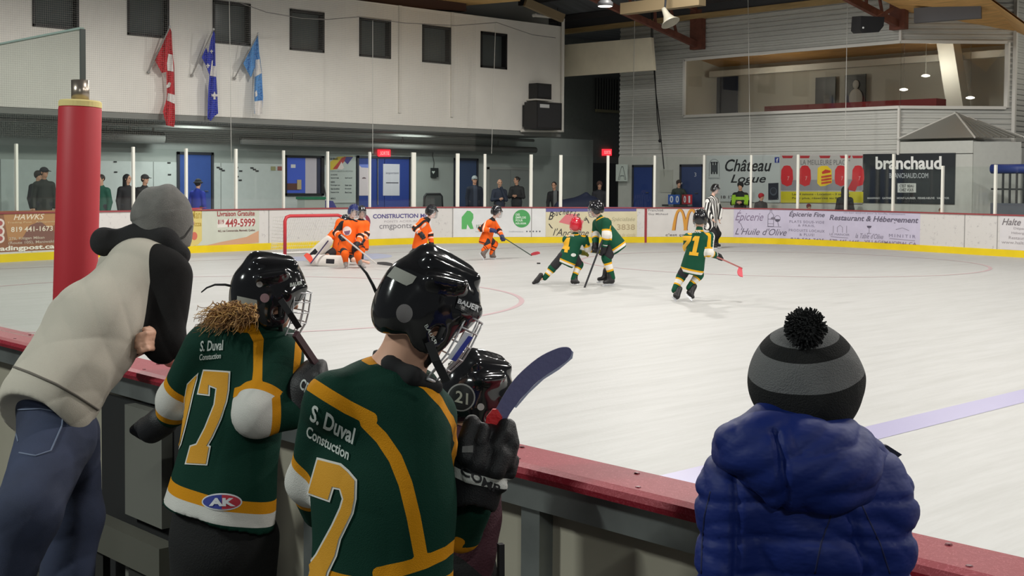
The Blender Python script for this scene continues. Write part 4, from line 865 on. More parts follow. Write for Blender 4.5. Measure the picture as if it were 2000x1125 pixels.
xtext('branchaud', 1710, 306, 1839, 331, XW-.03, (236, 238, 236), bs, bold=.03); xtext('BRANCHAUD.COM', 1737, 338, 1813, 348, XW-.03, (168, 174, 178), bs, bold=.02)
xpoly('white_label', [(1753, 358), (1789, 358), (1789, 376), (1753, 376)], XW-.034, (206, 210, 206), bs); xtext("C'EST BEAU", 1757, 360, 1785, 366, XW-.036, (66, 70, 72), bs, bold=.02); xtext('CHEZ VOUS', 1757, 368, 1784, 374, XW-.036, (66, 70, 72), bs, bold=.02)
xtext('MANIWAKI   GATINEAU   MONT-LAURIER   FERME-NEUVE   VAL-D’OR', 1694, 385, 1854, 389, XW-.03, (190, 194, 194), bs, bold=.03)
# flip scoreboard on a table behind the boards
sp = on_x(1329, 392, 33.3); sc = thing('scoreboard', 'small flip scoreboard showing blue 00 and red 01 behind the glass', 'scoreboard', (33.3, sp.y, .5))
for i, (x0, x1, t, rgb) in enumerate(((1306, 1317, '0', (50, 92, 176)), (1317.5, 1328, '0', (50, 92, 176)), (1333, 1342, '0', (150, 48, 56)), (1342.5, 1352, '1', (196, 44, 56)))):
    c_ = xbox('score_card', x0, 380, x1, 399, 33.3, .03, mat('card_%d_%d_%d' % rgb, rgb, .5), sc); xtext(t, x0+2.2, 382.5, x1-(2.2 if t == '0' else 4), 396, 33.27, (228, 232, 240), sc, bold=.03)
xbox('score_base', 1304, 399, 1353, 404, 33.34, .3, mat('score_base', (54, 56, 60), .5), sc); q = on_x(1304, 404, 33.2); r2 = on_x(1353, 404, 33.2); MB().box(33.05, 33.3, r2.y, q.y, .5, q.z).build('table', mat('table_grey', (108, 110, 108), .6), sc)
for x, t in ((1306, 'HOME'), (1343, 'GUEST')): xtext(t, x, 399.5, x+9, 402.5, 33.02, (200, 204, 206), sc)
# blue padded railing at the right edge
rl = thing('railing', 'blue padded railing with black bars at the right edge behind the glass', 'railing', on_x(1965, 405, 33.2)); a = on_x(1937, 330, 33.2); b = on_x(2060, 330, 33.2)
MB().tube([(33.2, a.y, a.z), (33.2, b.y, a.z)], .13, 12).build('padded_rail', mat('pad_blue', (44, 62, 128), .5), rl, True)
for k in range(9): y = a.y+(b.y-a.y)*(k+.7)/9; MB().bar((33.2, y, .5), (33.2, y, a.z), .045, .045, (1, 0, 0)).build('bar', mat('bar_black', (28, 30, 34), .5), rl)
MB().bar((33.2, a.y, a.z-.55), (33.2, b.y, a.z-.55), .05, .05).build('cross_bar', mat('bar_black', (28, 30, 34), .5), rl); MB().box(33.16, 33.24, b.y, a.y, .5, 1.35).build('kick_panel', mat('kick_grey', (88, 94, 104), .6), rl)
# speakers on the end of the white wall, speaker and horn under the roof, pendant lamp
def speaker(lab, a, b, c, d, Y, th):
    s_ = thing('loudspeaker', lab, 'loudspeaker', (a, Y, c)); MB().box(a, b, Y-th, Y, c, d).build('cabinet', mat('speaker_black', (34, 34, 36), .5), s_)
    w_ = b-a; MB().box(a+.05, b-.05, Y-th-.012, Y-th, c+.06, d-.06).build('grille', mat('grille_black', (46, 46, 48), .8, bump=.6, bscale=200), s_); return s_
q = yrect(1049, 162, 1077, 195, YU-.45); s_ = speaker('small black loudspeaker on a shelf above the larger one at the wall end', *q, YU-.05, .4); MB().box(q[0]-.1, q[1]+.05, YU-.5, YU-.002, q[2]-.05, q[2]).build('shelf', mat('white_conduit', (225, 222, 214), .5), s_)
q = yrect(1048, 198, 1097, 254, YU-.82); s_ = speaker('large black loudspeaker low at the right end of the white upper wall', *q, YU-.22, .6); MB().box(q[0]+.15, q[0]+.6, YU-.836, YU-.832, q[3]-.2, q[3]-.08).build('maker_plate', mat('plate_silver', (196, 198, 198), .4), s_); MB().box(q[0]+.1, q[1]-.1, YU-.22, YU-.02, q[2]+.1, q[3]-.1).build('bracket', mat('bar_black', (28, 30, 34), .5), s_)
c = at(1694, 47, 35); sb = thing('loudspeaker', 'black loudspeaker hanging from the roof in front of the viewing window', 'loudspeaker', c)
U, V_, N_ = (CR*.95+CF*.25).normalized(), (CU*.95-CF*.12).normalized(), None; N_ = U.cross(V_)
m_ = MB(); m_.prism([(-.36, -.2), (-.28, -.27), (.22, -.22), (.36, -.05), (.38, .2), (-.34, .2)], c-N_*.25, U, V_, N_, .5); m_.build('cabinet', mat('speaker_black', (34, 34, 36), .5), sb)
MB().bar(c+V_*.18+U*.3, at(1745, 16, 35.6), .06, .1).build('bracket', mrust, sb); MB().ball(c-U*.27-V_*.12+N_*.26, .03).build('badge', mat('plate_silver', (196, 198, 198), .4), sb)
c = at(1304, 33, 34); hn = thing('horn_loudspeaker', 'pale grey horn loudspeaker hanging below the dark roof between the trusses', 'loudspeaker', c); dn = (-CU*.85+CR*.35-CF*.3).normalized()
MB().lathe([(.06, -.28), (.08, -.16), (.10, -.05), (.17, .1), (.27, .2), (.25, .2), (.15, .1), (.03, 0)], c, dn, 20).build('horn', mat('horn_grey', (150, 146, 132), .5), hn, True); MB().tube([c-dn*.2, at(1300, 2, 34.1), (at(1300, 2, 34.1).x, at(1300, 2, 34.1).y, 8.6)], .03, 6).build('hanger', mat('bar_black', (28, 30, 34), .5), hn)
c = at(1182, 12, 33); lp = thing('high_bay_lamp', 'lit round roof lamp hanging at the top of the picture', 'lamp', c)
MB().lathe([(.07, .32), (.09, .2), (.2, .1), (.21, 0), (.19, 0)], c, (0, 0, 1), 20).build('lamp_shade', mat('lamp_grey', (70, 70, 72), .5), lp, True); MB().lathe([(.185, -.01), (.185, .015)], c, (0, 0, 1), 20).build('lens', mat('lamp_lens', (255, 250, 240), .4, emit=3), lp); MB().tube([(c.x, c.y, c.z+.3), (c.x, c.y, 9.0)], .012, 6).build('cord', mat('cord_dark', (60, 62, 60), .6), lp)
# black hoist ropes in front of the siding
rp = thing('hoist_rope', 'black looped hoist rope hanging in front of the grey siding', 'rope', on_x(1287, 280, 33.6))
for P in ([(1274.5, 55), (1275, 75), (1279, 140), (1284, 235), (1289, 275)], [(1272, 76), (1281, 180), (1287, 230), (1297, 330)]): MB().tube([on_x(P[0][0], P[0][1], 33.55)*0+Vector((33.55, on_x(P[0][0], P[0][1], 33.55).y, 7.95))]+[on_x(x, y, 33.55) for x, y in P], .018, 6).build('rope', mat('rope_black', (30, 30, 32), .8), rp)
MB().ball(on_x(1289, 275, 33.55), .06).build('pulley', mat('rope_black', (30, 30, 32), .8), rp)
# cables of the protective netting, and the netting
cab = [(0, 30), (200, 5), (500, 20), (560, 36), (640, 38), (700, 33), (790, 42), (890, 49), (970, 44), (1040, 66), (1085, 74)]
tag(MB().tube([on_y(x, y, 29.6) for x, y in [(470, 6), (520, 24), (590, 36), (640, 38), (700, 33), (790, 45), (890, 50), (970, 44), (1040, 68), (1085, 74)]], .012, 5).build('cable', mat('cable_grey', (120, 118, 114), .6)), 'sagging grey net cable across the white upper wall', 'cable')
for px, y0, y1, lab in ((448, 0, 316, 'thin hanging cord crossing the third dark window'), (728, 40, 300, 'thin hanging cord crossing the fifth dark window'), (968, 45, 300, 'thin hanging cord crossing the last dark window')):
    MB().tube([on_y(px, y0, 29.6)+Vector((0, 0, .0 if y0 else 2.4)), on_y(px, y0, 29.6)-Vector((0, 0, .01)), on_y(px+(4 if px == 448 else -8 if px == 968 else 0), y1, 29.6)], .008, 5).build('cord', mat('cord_pale', (190, 190, 184), .6), label=lab, cat='cord')
for px, y0, y1, dx, lab in ((1461, 0, 302, 4, 'thin pale cord hanging in front of the left half of the viewing window'), (1655, 15, 272, -4, 'thin grey cord hanging in front of the middle of the viewing window'), (1240, 18, 305, -5, 'thin pale cord hanging in front of the dark corner and letter A')):
    MB().tube([Vector((32.4, on_x(px, y0, 32.4).y, 8.25)), on_x(px, y0, 32.4), on_x(px+dx, y1, 32.4)], .009, 5).build('cord', mat('cord_pale', (190, 190, 184), .6), label=lab, cat='cord')
nm_ = bpy.data.materials.new('safety_net'); nm_.use_nodes = True; nt = nm_.node_tree; nt.nodes.remove(nt.nodes['Principled BSDF'])
tc = nt.nodes.new('ShaderNodeTexCoord'); sx = nt.nodes.new('ShaderNodeSeparateXYZ'); nt.links.new(tc.outputs['Object'], sx.inputs[0]); ms = []
for ax in ('X', 'Z'):
    a1 = nt.nodes.new('ShaderNodeMath'); a1.operation = 'PINGPONG'; a1.inputs[1].default_value = .026; nt.links.new(sx.outputs[ax], a1.inputs[0])
    a2 = nt.nodes.new('ShaderNodeMath'); a2.operation = 'LESS_THAN'; a2.inputs[1].default_value = .0013; nt.links.new(a1.outputs[0], a2.inputs[0]); ms.append(a2)
mx = nt.nodes.new('ShaderNodeMath'); mx.operation = 'MAXIMUM'; nt.links.new(ms[0].outputs[0], mx.inputs[0]); nt.links.new(ms[1].outputs[0], mx.inputs[1])
tr = nt.nodes.new('ShaderNodeBsdfTransparent'); df = nt.nodes.new('ShaderNodeBsdfDiffuse'); df.inputs[0].default_value = (*lin((140, 138, 132)), 1); sh_ = nt.nodes.new('ShaderNodeMixShader')
nt.links.new(mx.outputs[0], sh_.inputs[0]); nt.links.new(tr.outputs[0], sh_.inputs[1]); nt.links.new(df.outputs[0], sh_.inputs[2]); nt.links.new(sh_.outputs[0], nt.nodes['Material Output'].inputs[0])
nx_ = on_y(930, 150, 29.6).x
mesh('safety_net', [(4, 29.6, 2.8), (nx_, 29.6, 2.8), (nx_, 29.6, 6.9), (4, 29.6, 7.4)], [(0, 1, 2, 3)], nm_, label='fine protective netting hanging above the end glass in front of the white wall', cat='net', kind='stuff')
# flags
def flag(lab, base, tip, pieces, py):
    Y0 = YU-.02; A = on_y(base[0], base[1], Y0-.05); B = on_y(tip[0], tip[1], Y0-.55); f = thing('flag', lab, 'flag', A, None)
    MB().tube([A, B], .018, 8).build('pole', mat('pole_grey', (150, 148, 144), .4), f); MB().ball(B, .035).build('finial', mat('plate_silver', (196, 198, 198), .4), f); MB().ball(A, .045).build('bracket', mat('pole_grey', (150, 148, 144), .4), f)
    for nm, pts, rgb, dy in pieces:
        # cloth folds towards and away from the wall as it hangs
        P = np.array(pts, float); n_ = len(P); V = []; 
        x0, x1 = P[:, 0].min(), P[:, 0].max()
        tri = [tuple(t) for t in tessellate_polygon([[Vector((a, -b, 0)) for a, b in pts]])]; uv = [list(p) for p in pts]
        for _ in range(7):
            N2 = []
            for t in tri:
                e = max(range(3), key=lambda i: math.hypot(uv[t[i]][0]-uv[t[(i+1) % 3]][0], uv[t[i]][1]-uv[t[(i+1) % 3]][1])); a, b, c_ = t[e], t[(e+1) % 3], t[(e+2) % 3]
                if math.hypot(uv[a][0]-uv[b][0], uv[a][1]-uv[b][1]) < 4.5: N2.append(t); continue
                uv.append([(uv[a][0]+uv[b][0])/2, (uv[a][1]+uv[b][1])/2]); m2 = len(uv)-1; N2 += [(a, m2, c_), (m2, b, c_)]
            tri = N2
        V = [on_y(x, y, Y0-.28-dy+.05*math.sin(x*.45+y*.03)) for x, y in uv]
        c0 = mesh(nm, V, tri, mat('cloth_%d_%d_%d' % rgb, rgb, .8), f, True)
        if nm == 'cloth': sd = c0.modifiers.new('cloth_thickness', 'SOLIDIFY'); sd.thickness = .006
R_, Wt, Bq, Lb = (196, 38, 50), (226, 222, 218), (38, 56, 178), (86, 150, 214)
flag('red and white maple leaf flag hanging on the white wall, leftmost of three', (290, 141), (332, 52), [('cloth', [(332, 55), (335, 62), (337, 100), (340, 130), (342, 235), (340, 248), (325, 245), (318, 218), (326, 190), (325, 140), (316, 143), (303, 118)], R_, 0), ('white_field', [(329, 105), (337, 107), (339, 140), (327, 138), (326, 124)], Wt, .03), ('white_field', [(328, 182), (341, 185), (342, 203), (326, 196)], Wt, .03), ('leaf', [(325, 168), (330, 160), (334, 162), (332, 170), (326, 172)], Wt, .03)], 0)
flag('blue flag with white cross and lily flowers, middle of the three on the wall', (375, 147), (417, 57), [('cloth', [(417, 60), (420, 66), (421, 130), (424, 180), (426, 222), (418, 227), (412, 236), (405, 233), (407, 170), (409, 147), (403, 130), (394, 112), (402, 93), (407, 104), (411, 80)], Bq, 0), ('white_cross', [(413, 129), (421, 129), (422, 150), (410, 148)], Wt, .03), ('white_cross', [(410, 147), (414, 118), (416, 118), (414, 148)], Wt, .03)] +
     [('lily_flower', [(x, y-s), (x+s*.3, y-s*.2), (x+s*.8, y-s*.3), (x+s*.7, y+s*.3), (x+s*.25, y+s*.3), (x+s*.25, y+s), (x-s*.25, y+s), (x-s*.25, y+s*.3), (x-s*.7, y+s*.3), (x-s*.8, y-s*.3), (x-s*.3, y-s*.2)], Wt, .034) for x, y, s in ((419, 186, 8), (406, 128, 5), (413, 100, 4))], 0)
flag('light blue and white flag hanging on the wall, rightmost of three', (458, 153), (504, 66), [('cloth', [(504, 68), (506, 100), (511, 140), (514, 190), (512, 220), (505, 224), (497, 222), (497, 180), (498, 130), (490, 152), (475, 124)], Lb, 0), ('white_field', [(499, 117), (507, 115), (511, 143), (498, 150)], Wt, .03), ('white_field', [(497, 198), (513, 196), (512, 221), (505, 225), (498, 222)], Wt, .03), ('leaf', [(498, 180), (501, 176), (503, 186), (499, 190)], Wt, .034)], 0)
# ================================================================ hockey players on the ice
def skate(foot, toe, up, s, root, boot=(34, 32, 34), lab=None):
    """boot with a steel blade; foot = heel on the ice, toe = tip on the ice, up = shin direction"""
    foot, toe, up = Vector(foot), Vector(toe), Vector(up).normalized(); d = (toe-foot).normalized(); n = (up-d*up.dot(d)).normalized()
    h0 = foot+n*.075*s+d*.04*s; t0 = toe+n*.07*s-d*.045*s
    sk = soft('skate', [cap(h0, t0, .04*s, .036*s, .03), cap(h0+n*.01, h0+n*.02+up*.13*s, .045*s, .05*s, .04), cap(h0+d*.05*s+up*.03*s, h0+d*.02*s+up*.11*s, .04*s, .04*s, .03)], .012, mat('skate_%d_%d_%d' % boot, boot, .4), root)
    b = MB(); L = (t0-h0).length; x = d.cross(n)*.004
    b.bar(h0-n*.06*s-d*.04*s, t0-n*.055*s+d*.05*s, .006, .022*s, n); b.bar(h0-n*.045*s, h0-n*.02*s+d*.01*s, .03*s, .04*s, d); b.bar(t0-n*.045*s, t0-n*.02*s-d*.01*s, .03*s, .04*s, d)
    b.build('blade', mat('blade_white', (214, 216, 220), .3, metal=.3), sk)
def helmet(c, f, up, s, root, rgb, h=.012, cage=True, cagergb=(196, 198, 202)):
    c = Vector(c); up = Vector(up).normalized(); f = Vector(f); f = (f-up*f.dot(up)).normalized(); r = f.cross(up)
    P = [ellip(c+up*.028*s-f*.012*s, (.104*s, .128*s, .115*s), (r, f, up), .02), cap(c+up*.14*s+f*.06*s, c+up*.13*s-f*.07*s, .022*s, None, .03)]
    for q in (-1, 1): P += [cap(c+r*.052*s*q+up*.128*s+f*.05*s, c+r*.05*s*q+up*.11*s-f*.08*s, .016*s, None, .02), ellip(c+r*.084*s*q-up*.035*s-f*.01*s, (.02*s, .06*s, .05*s), (r, f, up), .03)]
    P += [ellip(c-up*.03*s-f*.085*s, (.075*s, .045*s, .055*s), (r, f, up), .03), cap(c+r*.06*s+up*.045*s+f*.11*s, c-r*.06*s+up*.045*s+f*.11*s, .014*s, None, .02)]
    P.append(minus(ellip(c-up*.06*s+f*.095*s, (.072*s, .085*s, .085*s), (r, f, up), .012)))
    P.append(minus(ellip(c-up*.115*s+f*.0*s, (.08*s, .1*s, .07*s), (r, f, up), .012)))
    for q in (-1, 1):
        P.append(minus(cap(c+r*.03*s*q+up*.155*s+f*.04*s, c+r*.03*s*q+up*.155*s-f*.05*s, .011*s, None, .006))); P.append(minus(ellip(c+r*.104*s*q+up*.07*s+f*.03*s, (.012*s, .03*s, .012*s), (r, f, up), .006)))
    hm = soft('helmet', P, h, mat('helmet_%d_%d_%d' % rgb, rgb, .16, coat=.6), root)
    if cage:
        b = MB(); R = .004*s if s > .9 else .0038
        def cp(a, z): return c+f*(.128*math.cos(a)+.006)*s+r*.088*math.sin(a)*s+up*z*s*1.0
        zs = (.03, .0, -.03, -.06, -.09, -.115)
        for z in zs: b.tube([cp(a, z)-f*(.03*s if z < -.1 else 0) for a in np.linspace(-1.35, 1.35, 9)], R, 5)
        for a in np.linspace(-1.35, 1.35, 7): b.tube([cp(a, z)-f*(.03*s if z < -.1 else 0) for z in zs], R, 5)
        b.build('cage', mat('cage_%d_%d_%d' % cagergb, cagergb, .3, metal=.7), hm)
    return hm
def mitt(wrist, d, n, s, root, rgb, cuff=(236, 234, 230), h=.011, side=1):
    """padded glove closed around a stick"""
    d = Vector(d).normalized(); n = (Vector(n)-d*Vector(n).dot(d)).normalized(); w = d.cross(n)*side; wr = Vector(wrist)
    P = [cap(wr-d*.075*s, wr-d*.01*s, .062*s, .052*s, .03), cap(wr, wr+d*.06*s, .05*s, .055*s, .03)]
    for o in (.042, .014, -.014, -.042):
        p = wr+d*.085*s+w*o*s; P += [cap(p, p+d*.035*s-n*.012*s, .0185*s, None, .006), cap(p+d*.035*s-n*.012*s, p+d*.03*s-n*.05*s, .0175*s, None, .006)]
    P += [cap(wr+d*.03*s+w*.05*s, wr+d*.075*s+w*.055*s-n*.03*s, .02*s, .017*s, .01)]
    m = layered('glove_%d_%d_%d' % rgb, rgb, [('cuff', cuff)], .55)
    return soft('glove', P, h, m, root, attrs=lambda V: {'cuff': np.abs(along(V, wr-d*.075*s, wr)[0]-.012*s)-.011*s})
GREEN, GOLD, WHITE, BLACK, ORANGE = (12, 78, 54), (238, 176, 26), (238, 234, 226), (34, 33, 36), (250, 104, 26)
def ice_pt(px, py): p = on_z(px, py, .008); return p
def player(lab, D, b, J, face, chest, team, helm, gloves, socks, jersey_attr=None, number=None, name_=None, pants=(40, 38, 42), boot=(34, 32, 34), grp=None, h=.012, hide=(), skn='c', hs=1.06, attf=None, jm=None):
    """J: joint -> (px, py, depth offset in metres)"""
    W = {k: at(v[0], v[1], D+(v[2] if len(v) > 2 else 0)) for k, v in J.items()}
    base = Vector((((W['heelL']+W['heelR'])/2).x, ((W['heelL']+W['heelR'])/2).y, .007))
    root = thing('person', lab, 'person', base, grp)
    f = Vector(chest); s = b
    hc = W['head']; neck = W['neck']; hip = (W['hipL']+W['hipR'])/2; sh = (W['shL']+W['shR'])/2
    hup = (hc-neck).normalized()*.5+Vector((0, 0, 1))*.5
    # one continuous body
    P, r_, f_, up_ = head_prims(hc-hup*.01*s, face, hup, .93*hs)
    limb(P, neck-hup*.02, hc-hup*.05, .045*s, .05*s, .03); P.append(cap(hip, sh, .1*s, .11*s, .05, f, .8)); P.append(cap(W['shL'], W['shR'], .055*s, None, .04))
    for q in 'LR':
        limb(P, W['sh'+q], W['el'+q], .045*s, .04*s); limb(P, W['el'+q], W['ha'+q], .038*s, .028*s); hd = W['ha'+q]-W['el'+q]
        P += hand(W['ha'+q], hd, -f, .7*s, 1, .9)
        limb(P, W['hip'+q], W['kn'+q], .075*s, .052*s); an = W['heel'+q]+(W['kn'+q]-W['heel'+q]).normalized()*.14*s; limb(P, W['kn'+q], an, .05*s, .03*s); d_ = (W['toe'+q]-W['heel'+q]).normalized(); u_ = (W['kn'+q]-W['heel'+q]).normalized(); n_ = (u_-d_*u_.dot(d_)).normalized(); limb(P, an, W['heel'+q]+n_*.085*s+d_*.06*s, .026*s, .024*s); limb(P, W['heel'+q]+n_*.085*s+d_*.06*s, W['toe'+q]+n_*.075*s-d_*.08*s, .024*s, .02*s)
    body = soft('body', P, h, mat('skin_'+skn, SKIN[skn], .55), root); eyes(hc-hup*.01*s, face, hup, .93*hs, body)
    # jersey
    dn = (hip-sh).normalized(); hem = hip+dn*.10*s
    Q = [cap(hem, sh+dn*.06*s, .212*s, .158*s, .05, f, .80), cap(W['shL']+dn*.02*s, W['shR']+dn*.02*s, .088*s, None, .06), cap(sh, neck-hup*.005*s, .09*s, .06*s, .04)]
    for q in 'LR':
        Q += [cap(W['sh'+q], W['el'+q], .082*s, .074*s, .03), cap(W['el'+q], W['ha'+q].lerp(W['el'+q], .24), .074*s, .06*s, .03)]
    Q.append(minus(cap(hem+dn*.485*s, hem+dn*.8*s, .40*s, None, .01)))
    def att(V):
        t, _ = along(V, sh, hem); L = (hem-sh).length; da = seg_d(V, [W['shL'], W['elL'], W['haL']]); db = seg_d(V, [W['shR'], W['elR'], W['haR']]); dt = seg_d(V, [sh+dn*.05, hem])
        arm = np.minimum(da, db)-.082*s; tor = (dt-.15*s)
        onarm = arm-tor*.5-.01    # negative on the sleeves
        te = np.where(da < db, along(V, W['elL'], W['shL'])[0], along(V, W['elR'], W['shR'])[0])
        ts = np.where(da < db, along(V, W['elL'], W['haL'])[0], along(V, W['elR'], W['haR'])[0])
        R_ = {}
        a1 = np.where(ts > 0, ts, -te)      # metres from elbow towards the hand
        if team == 'green':
            R_['gold'] = np.minimum(np.minimum(np.abs(t-(L+.025*s))-.016*s, np.maximum(np.abs(np.abs(a1)-.075*s)-.015*s, onarm)), np.maximum(seg_d(V, [neck+W['shL']*0]+[W['shL']])-0, 9))
            oo = hup*.05*s-f*.06*s; gl_ = [W['shL'].lerp(neck, .45)+oo, W['shL'].lerp(W['elL'], .12)+oo, W['elL'].lerp(W['shL'], .25)-f*.06*s]; gr_ = [W['shR'].lerp(neck, .45)+oo, W['shR'].lerp(W['elR'], .12)+oo, W['elR'].lerp(W['shR'], .25)-f*.06*s]
            R_['gold'] = np.minimum(R_['gold'], np.minimum(seg_d(V, gl_), seg_d(V, gr_))-.034*s)
            R_['gold'] = np.minimum(R_['gold'], np.abs(seg_d(V, [neck, neck+hup*.05])-.085*s)-.012*s)
            R_['white'] = np.minimum(np.abs(t-(L+.062*s))-.021*s, np.maximum(np.abs(a1)-.06*s, onarm))
        else:
            R_['blk'] = np.minimum(np.maximum(np.abs(a1-.03*s)-.03*s, onarm), np.minimum(np.abs(t-(L+.075*s))-.012*s, np.maximum(seg_d(V, [W['shL'].lerp(W['shR'], .2), neck, W['shR'].lerp(W['shL'], .2)])-.075*s, 0*t-(1)) ))
            R_['blk'] = np.minimum(R_['blk'], seg_d(V, [neck-hup*.02, neck+hup*.05])-.088*s)
            R_['white'] = np.maximum(np.abs(a1+.035*s)-.02*s, onarm); R_['white'] = np.minimum(R_['white'], np.maximum(np.abs(a1-.09*s)-.016*s, onarm))
        return R_
    if jm: m = jm
    elif team == 'green': m = layered('jersey_green_ice', GREEN, [('gold', GOLD), ('white', WHITE)], .75)
    else: m = layered('jersey_orange_ice', ORANGE, [('blk', BLACK), ('white', (250, 214, 196))], .75)
    jz = soft('jersey', Q, h, m, root, attrs=(lambda V: attf(V, W)) if attf else att, disp=lambda V, N: .006*s*wob(V, 22, int(D*10)))
    # pants, socks, skates
    Q = [cap(W['hipL'], W['hipR'], .092*s, None, .05)]
    for q in 'LR': Q += [cap(W['hip'+q].lerp(W['kn'+q], .12), W['kn'+q].lerp(W['hip'+q], .22), .098*s, .096*s, .04)]
    soft('pants', Q, h, mat('pants_%d_%d_%d' % pants, pants, .8), root, disp=lambda V, N: .005*s*wob(V, 18, 3))
    for q in 'LR':
        if 'leg'+q in hide: continue
        kn, he = W['kn'+q], W['heel'+q]; up = (kn-he).normalized(); an = he+up*.14*s; Lk = (kn-an).length
        ms = layered('sock_%s_%d' % (team, abs(hash(str(socks))) % 9999), socks[0], [('s1', socks[1]), ('s2', socks[2])], .8)
        soft('sock', [cap(kn+up*.03*s, an, .082*s, .056*s, .03), ellip(kn, (.085*s, .085*s, .09*s), None, .03)], h, ms, root, attrs=lambda V: {'s1': np.abs(along(V, kn, an)[0]-.42*Lk)-.23*Lk, 's2': np.abs(along(V, kn, an)[0]-.42*Lk)-.13*Lk})
        skate(he, W['toe'+q], up, s, root, boot)
    hm = helmet(hc, face, hup, hs, root, helm, h)
    for q in 'LR':
        if 'ha'+q in hide: continue
        d = W['ha'+q]-W['el'+q]; mitt(W['ha'+q]-d.normalized()*.02*s, d, cv(0, 1, -.3) if abs(d.normalized().dot(CU)) < .8 else cv(1, 0, -.3), s, root, gloves, h=.010)
    return root, W, jz, hm
def stick(lab, top, heel, toe, shaft=(40, 40, 44), blade=(200, 60, 70), bh=.065, r=.013, tape=None):
    top, heel, toe = Vector(top), Vector(heel), Vector(toe); root = thing('hockey_stick', lab, 'hockey stick', heel, 'x'); del root['group']
    MB().bar(top, heel+(heel-top).normalized()*.01, .026, .022).build('shaft', mat('shaft_%d_%d_%d' % shaft, shaft, .4), root)
    d = toe-heel; up = (top-heel).normalized(); n = d.cross(up).normalized(); u2 = (up-d.normalized()*up.dot(d.normalized())).normalized(); V = []; N_ = 9
    for i in range(N_):
        t = i/(N_-1); c = heel+d*t+n*(.02*math.sin(t*2)); hh = bh*(.62+.38*math.sin(t*2.9))*(1 if t < .9 else .75); lift = u2*(.02*t*t)
        for sx in (-.004, .004):
            V += [c+n*sx+lift, c+n*sx+u2*hh+lift]
    F = []
    for i in range(N_-1):
        a, b = 4*i, 4*i+4; F += [(a, b, b+1, a+1), (a+2, a+3, b+3, b+2), (a+1, b+1, b+3, a+3), (a, a+2, b+2, b)]
    F += [(0, 1, 3, 2), (4*N_-4, 4*N_-2, 4*N_-1, 4*N_-3)]
    mesh('blade', V, F, mat('blade_%d_%d_%d' % blade, blade, .5), root)
    if tape: MB().bar(top, top+(heel-top).normalized()*.15, .032, .03).build('grip_tape', mat('tape_%d_%d_%d' % tape, tape, .7), root)
    return root
gsock = (GREEN, GOLD, WHITE); osock = (ORANGE, BLACK, ORANGE)
# green 71
p71, W1, j71, _ = player('person in green hockey jersey number 71 skating away, seen from behind', 19.35, .86,
    {'head': (1368, 428), 'neck': (1366, 446), 'shL': (1344, 464, -.02), 'shR': (1386, 462, .02), 'elL': (1342, 484, .22), 'haL': (1366, 500, .5), 'elR': (1385, 494, -.05), 'haR': (1402, 500, .1),
     'hipL': (1347, 513, .03), 'hipR': (1362, 513, .05), 'knL': (1330, 541, .1), 'knR': (1364, 538, .12), 'heelL': (1311, 580, -.02), 'toeL': (1319, 589, -.1), 'heelR': (1337, 574, .05), 'toeR': (1350, 588, -.05)},
    cv(.35, 0, 1), cv(.3, 0, 1), 'green', (30, 30, 33), (36, 34, 36), gsock)
DIG = {'7': [(0, 1), (1, 1), (1, .78), (.64, .3), (.66, 0), (.16, 0), (.22, .32), (.6, .76), (.28, .76), (.28, .64), (0, .64)], '1': [(.22, 1), (.72, 1), (.72, .17), (.95, .17), (.95, 0), (.05, 0), (.05, .17), (.3, .17), (.3, .76), (.05, .76), (.05, .88)],
       '4': [(.42, 1), (.86, 1), (.86, .4), (1, .4), (1, .2), (.86, .2), (.86, 0), (.5, 0), (.5, .2), (0, .2), (0, .42)]}
def digit(o, ch, quad):
    P = DIG[ch]; uv = np.array(P, float); T = [tuple(t) for t in tessellate_polygon([[Vector((a, b, 0)) for a, b in P]])]
    decal(o, '', quad, mat('number_gold', (246, 186, 40), .6), 'number', off=.007, uvF=(uv, T), sub=4)
digit(j71, '7', [(1323, 496), (1344, 498), (1351, 461), (1332, 461)]); digit(j71, '1', [(1345, 498), (1364, 500), (1372, 462), (1353, 461)])
decal(j71, 'S. DUVAL', [(1347, 456), (1369, 455), (1369, 449), (1349, 450)], mat('name_white', (226, 228, 222), .6), off=.006, bold=.03)
stick('red-bladed hockey stick held out to the right by the green number 71', at(1385, 495, 19.4), at(1449, 524, 19.3), at(1454, 540, 19.1), (190, 120, 116), (206, 56, 74), .085)

p4, W4, j4, _ = player('person in green hockey jersey number 4 with a red helmet, lunging on the ice', 22.4, .84,
    {'head': (1125, 441), 'neck': (1124, 456), 'shL': (1107, 467, .02), 'shR': (1142, 466, -.02), 'elL': (1112, 488, .2), 'haL': (1140, 494, .3), 'elR': (1148, 486, .05), 'haR': (1166, 490, .15),
     'hipL': (1100, 499, 0), 'hipR': (1121, 500, .02), 'knL': (1078, 525, .02), 'knR': (1131, 518, .1), 'heelL': (1056, 553, .0), 'toeL': (1041, 560, -.02), 'heelR': (1115, 557, 0), 'toeR': (1133, 558, .0)},
    cv(.25, 0, 1), cv(.25, -.25, 1), 'green', (206, 40, 56), (120, 118, 30), gsock)
digit(j4, '4', [(1093, 491), (1111, 494), (1116, 464), (1100, 465)])
decal(j4, 'S. DUVAL', [(1104, 462), (1121, 462), (1123, 457), (1106, 457)], mat('name_white', (226, 228, 222), .6), bold=.03)
u_, q_ = patch_shape(ell(1120, 498, 5, 3.4, n=16)); decal(j4, '', q_, mat('name_white', (226, 228, 222), .6), 'crest', uvF=u_)
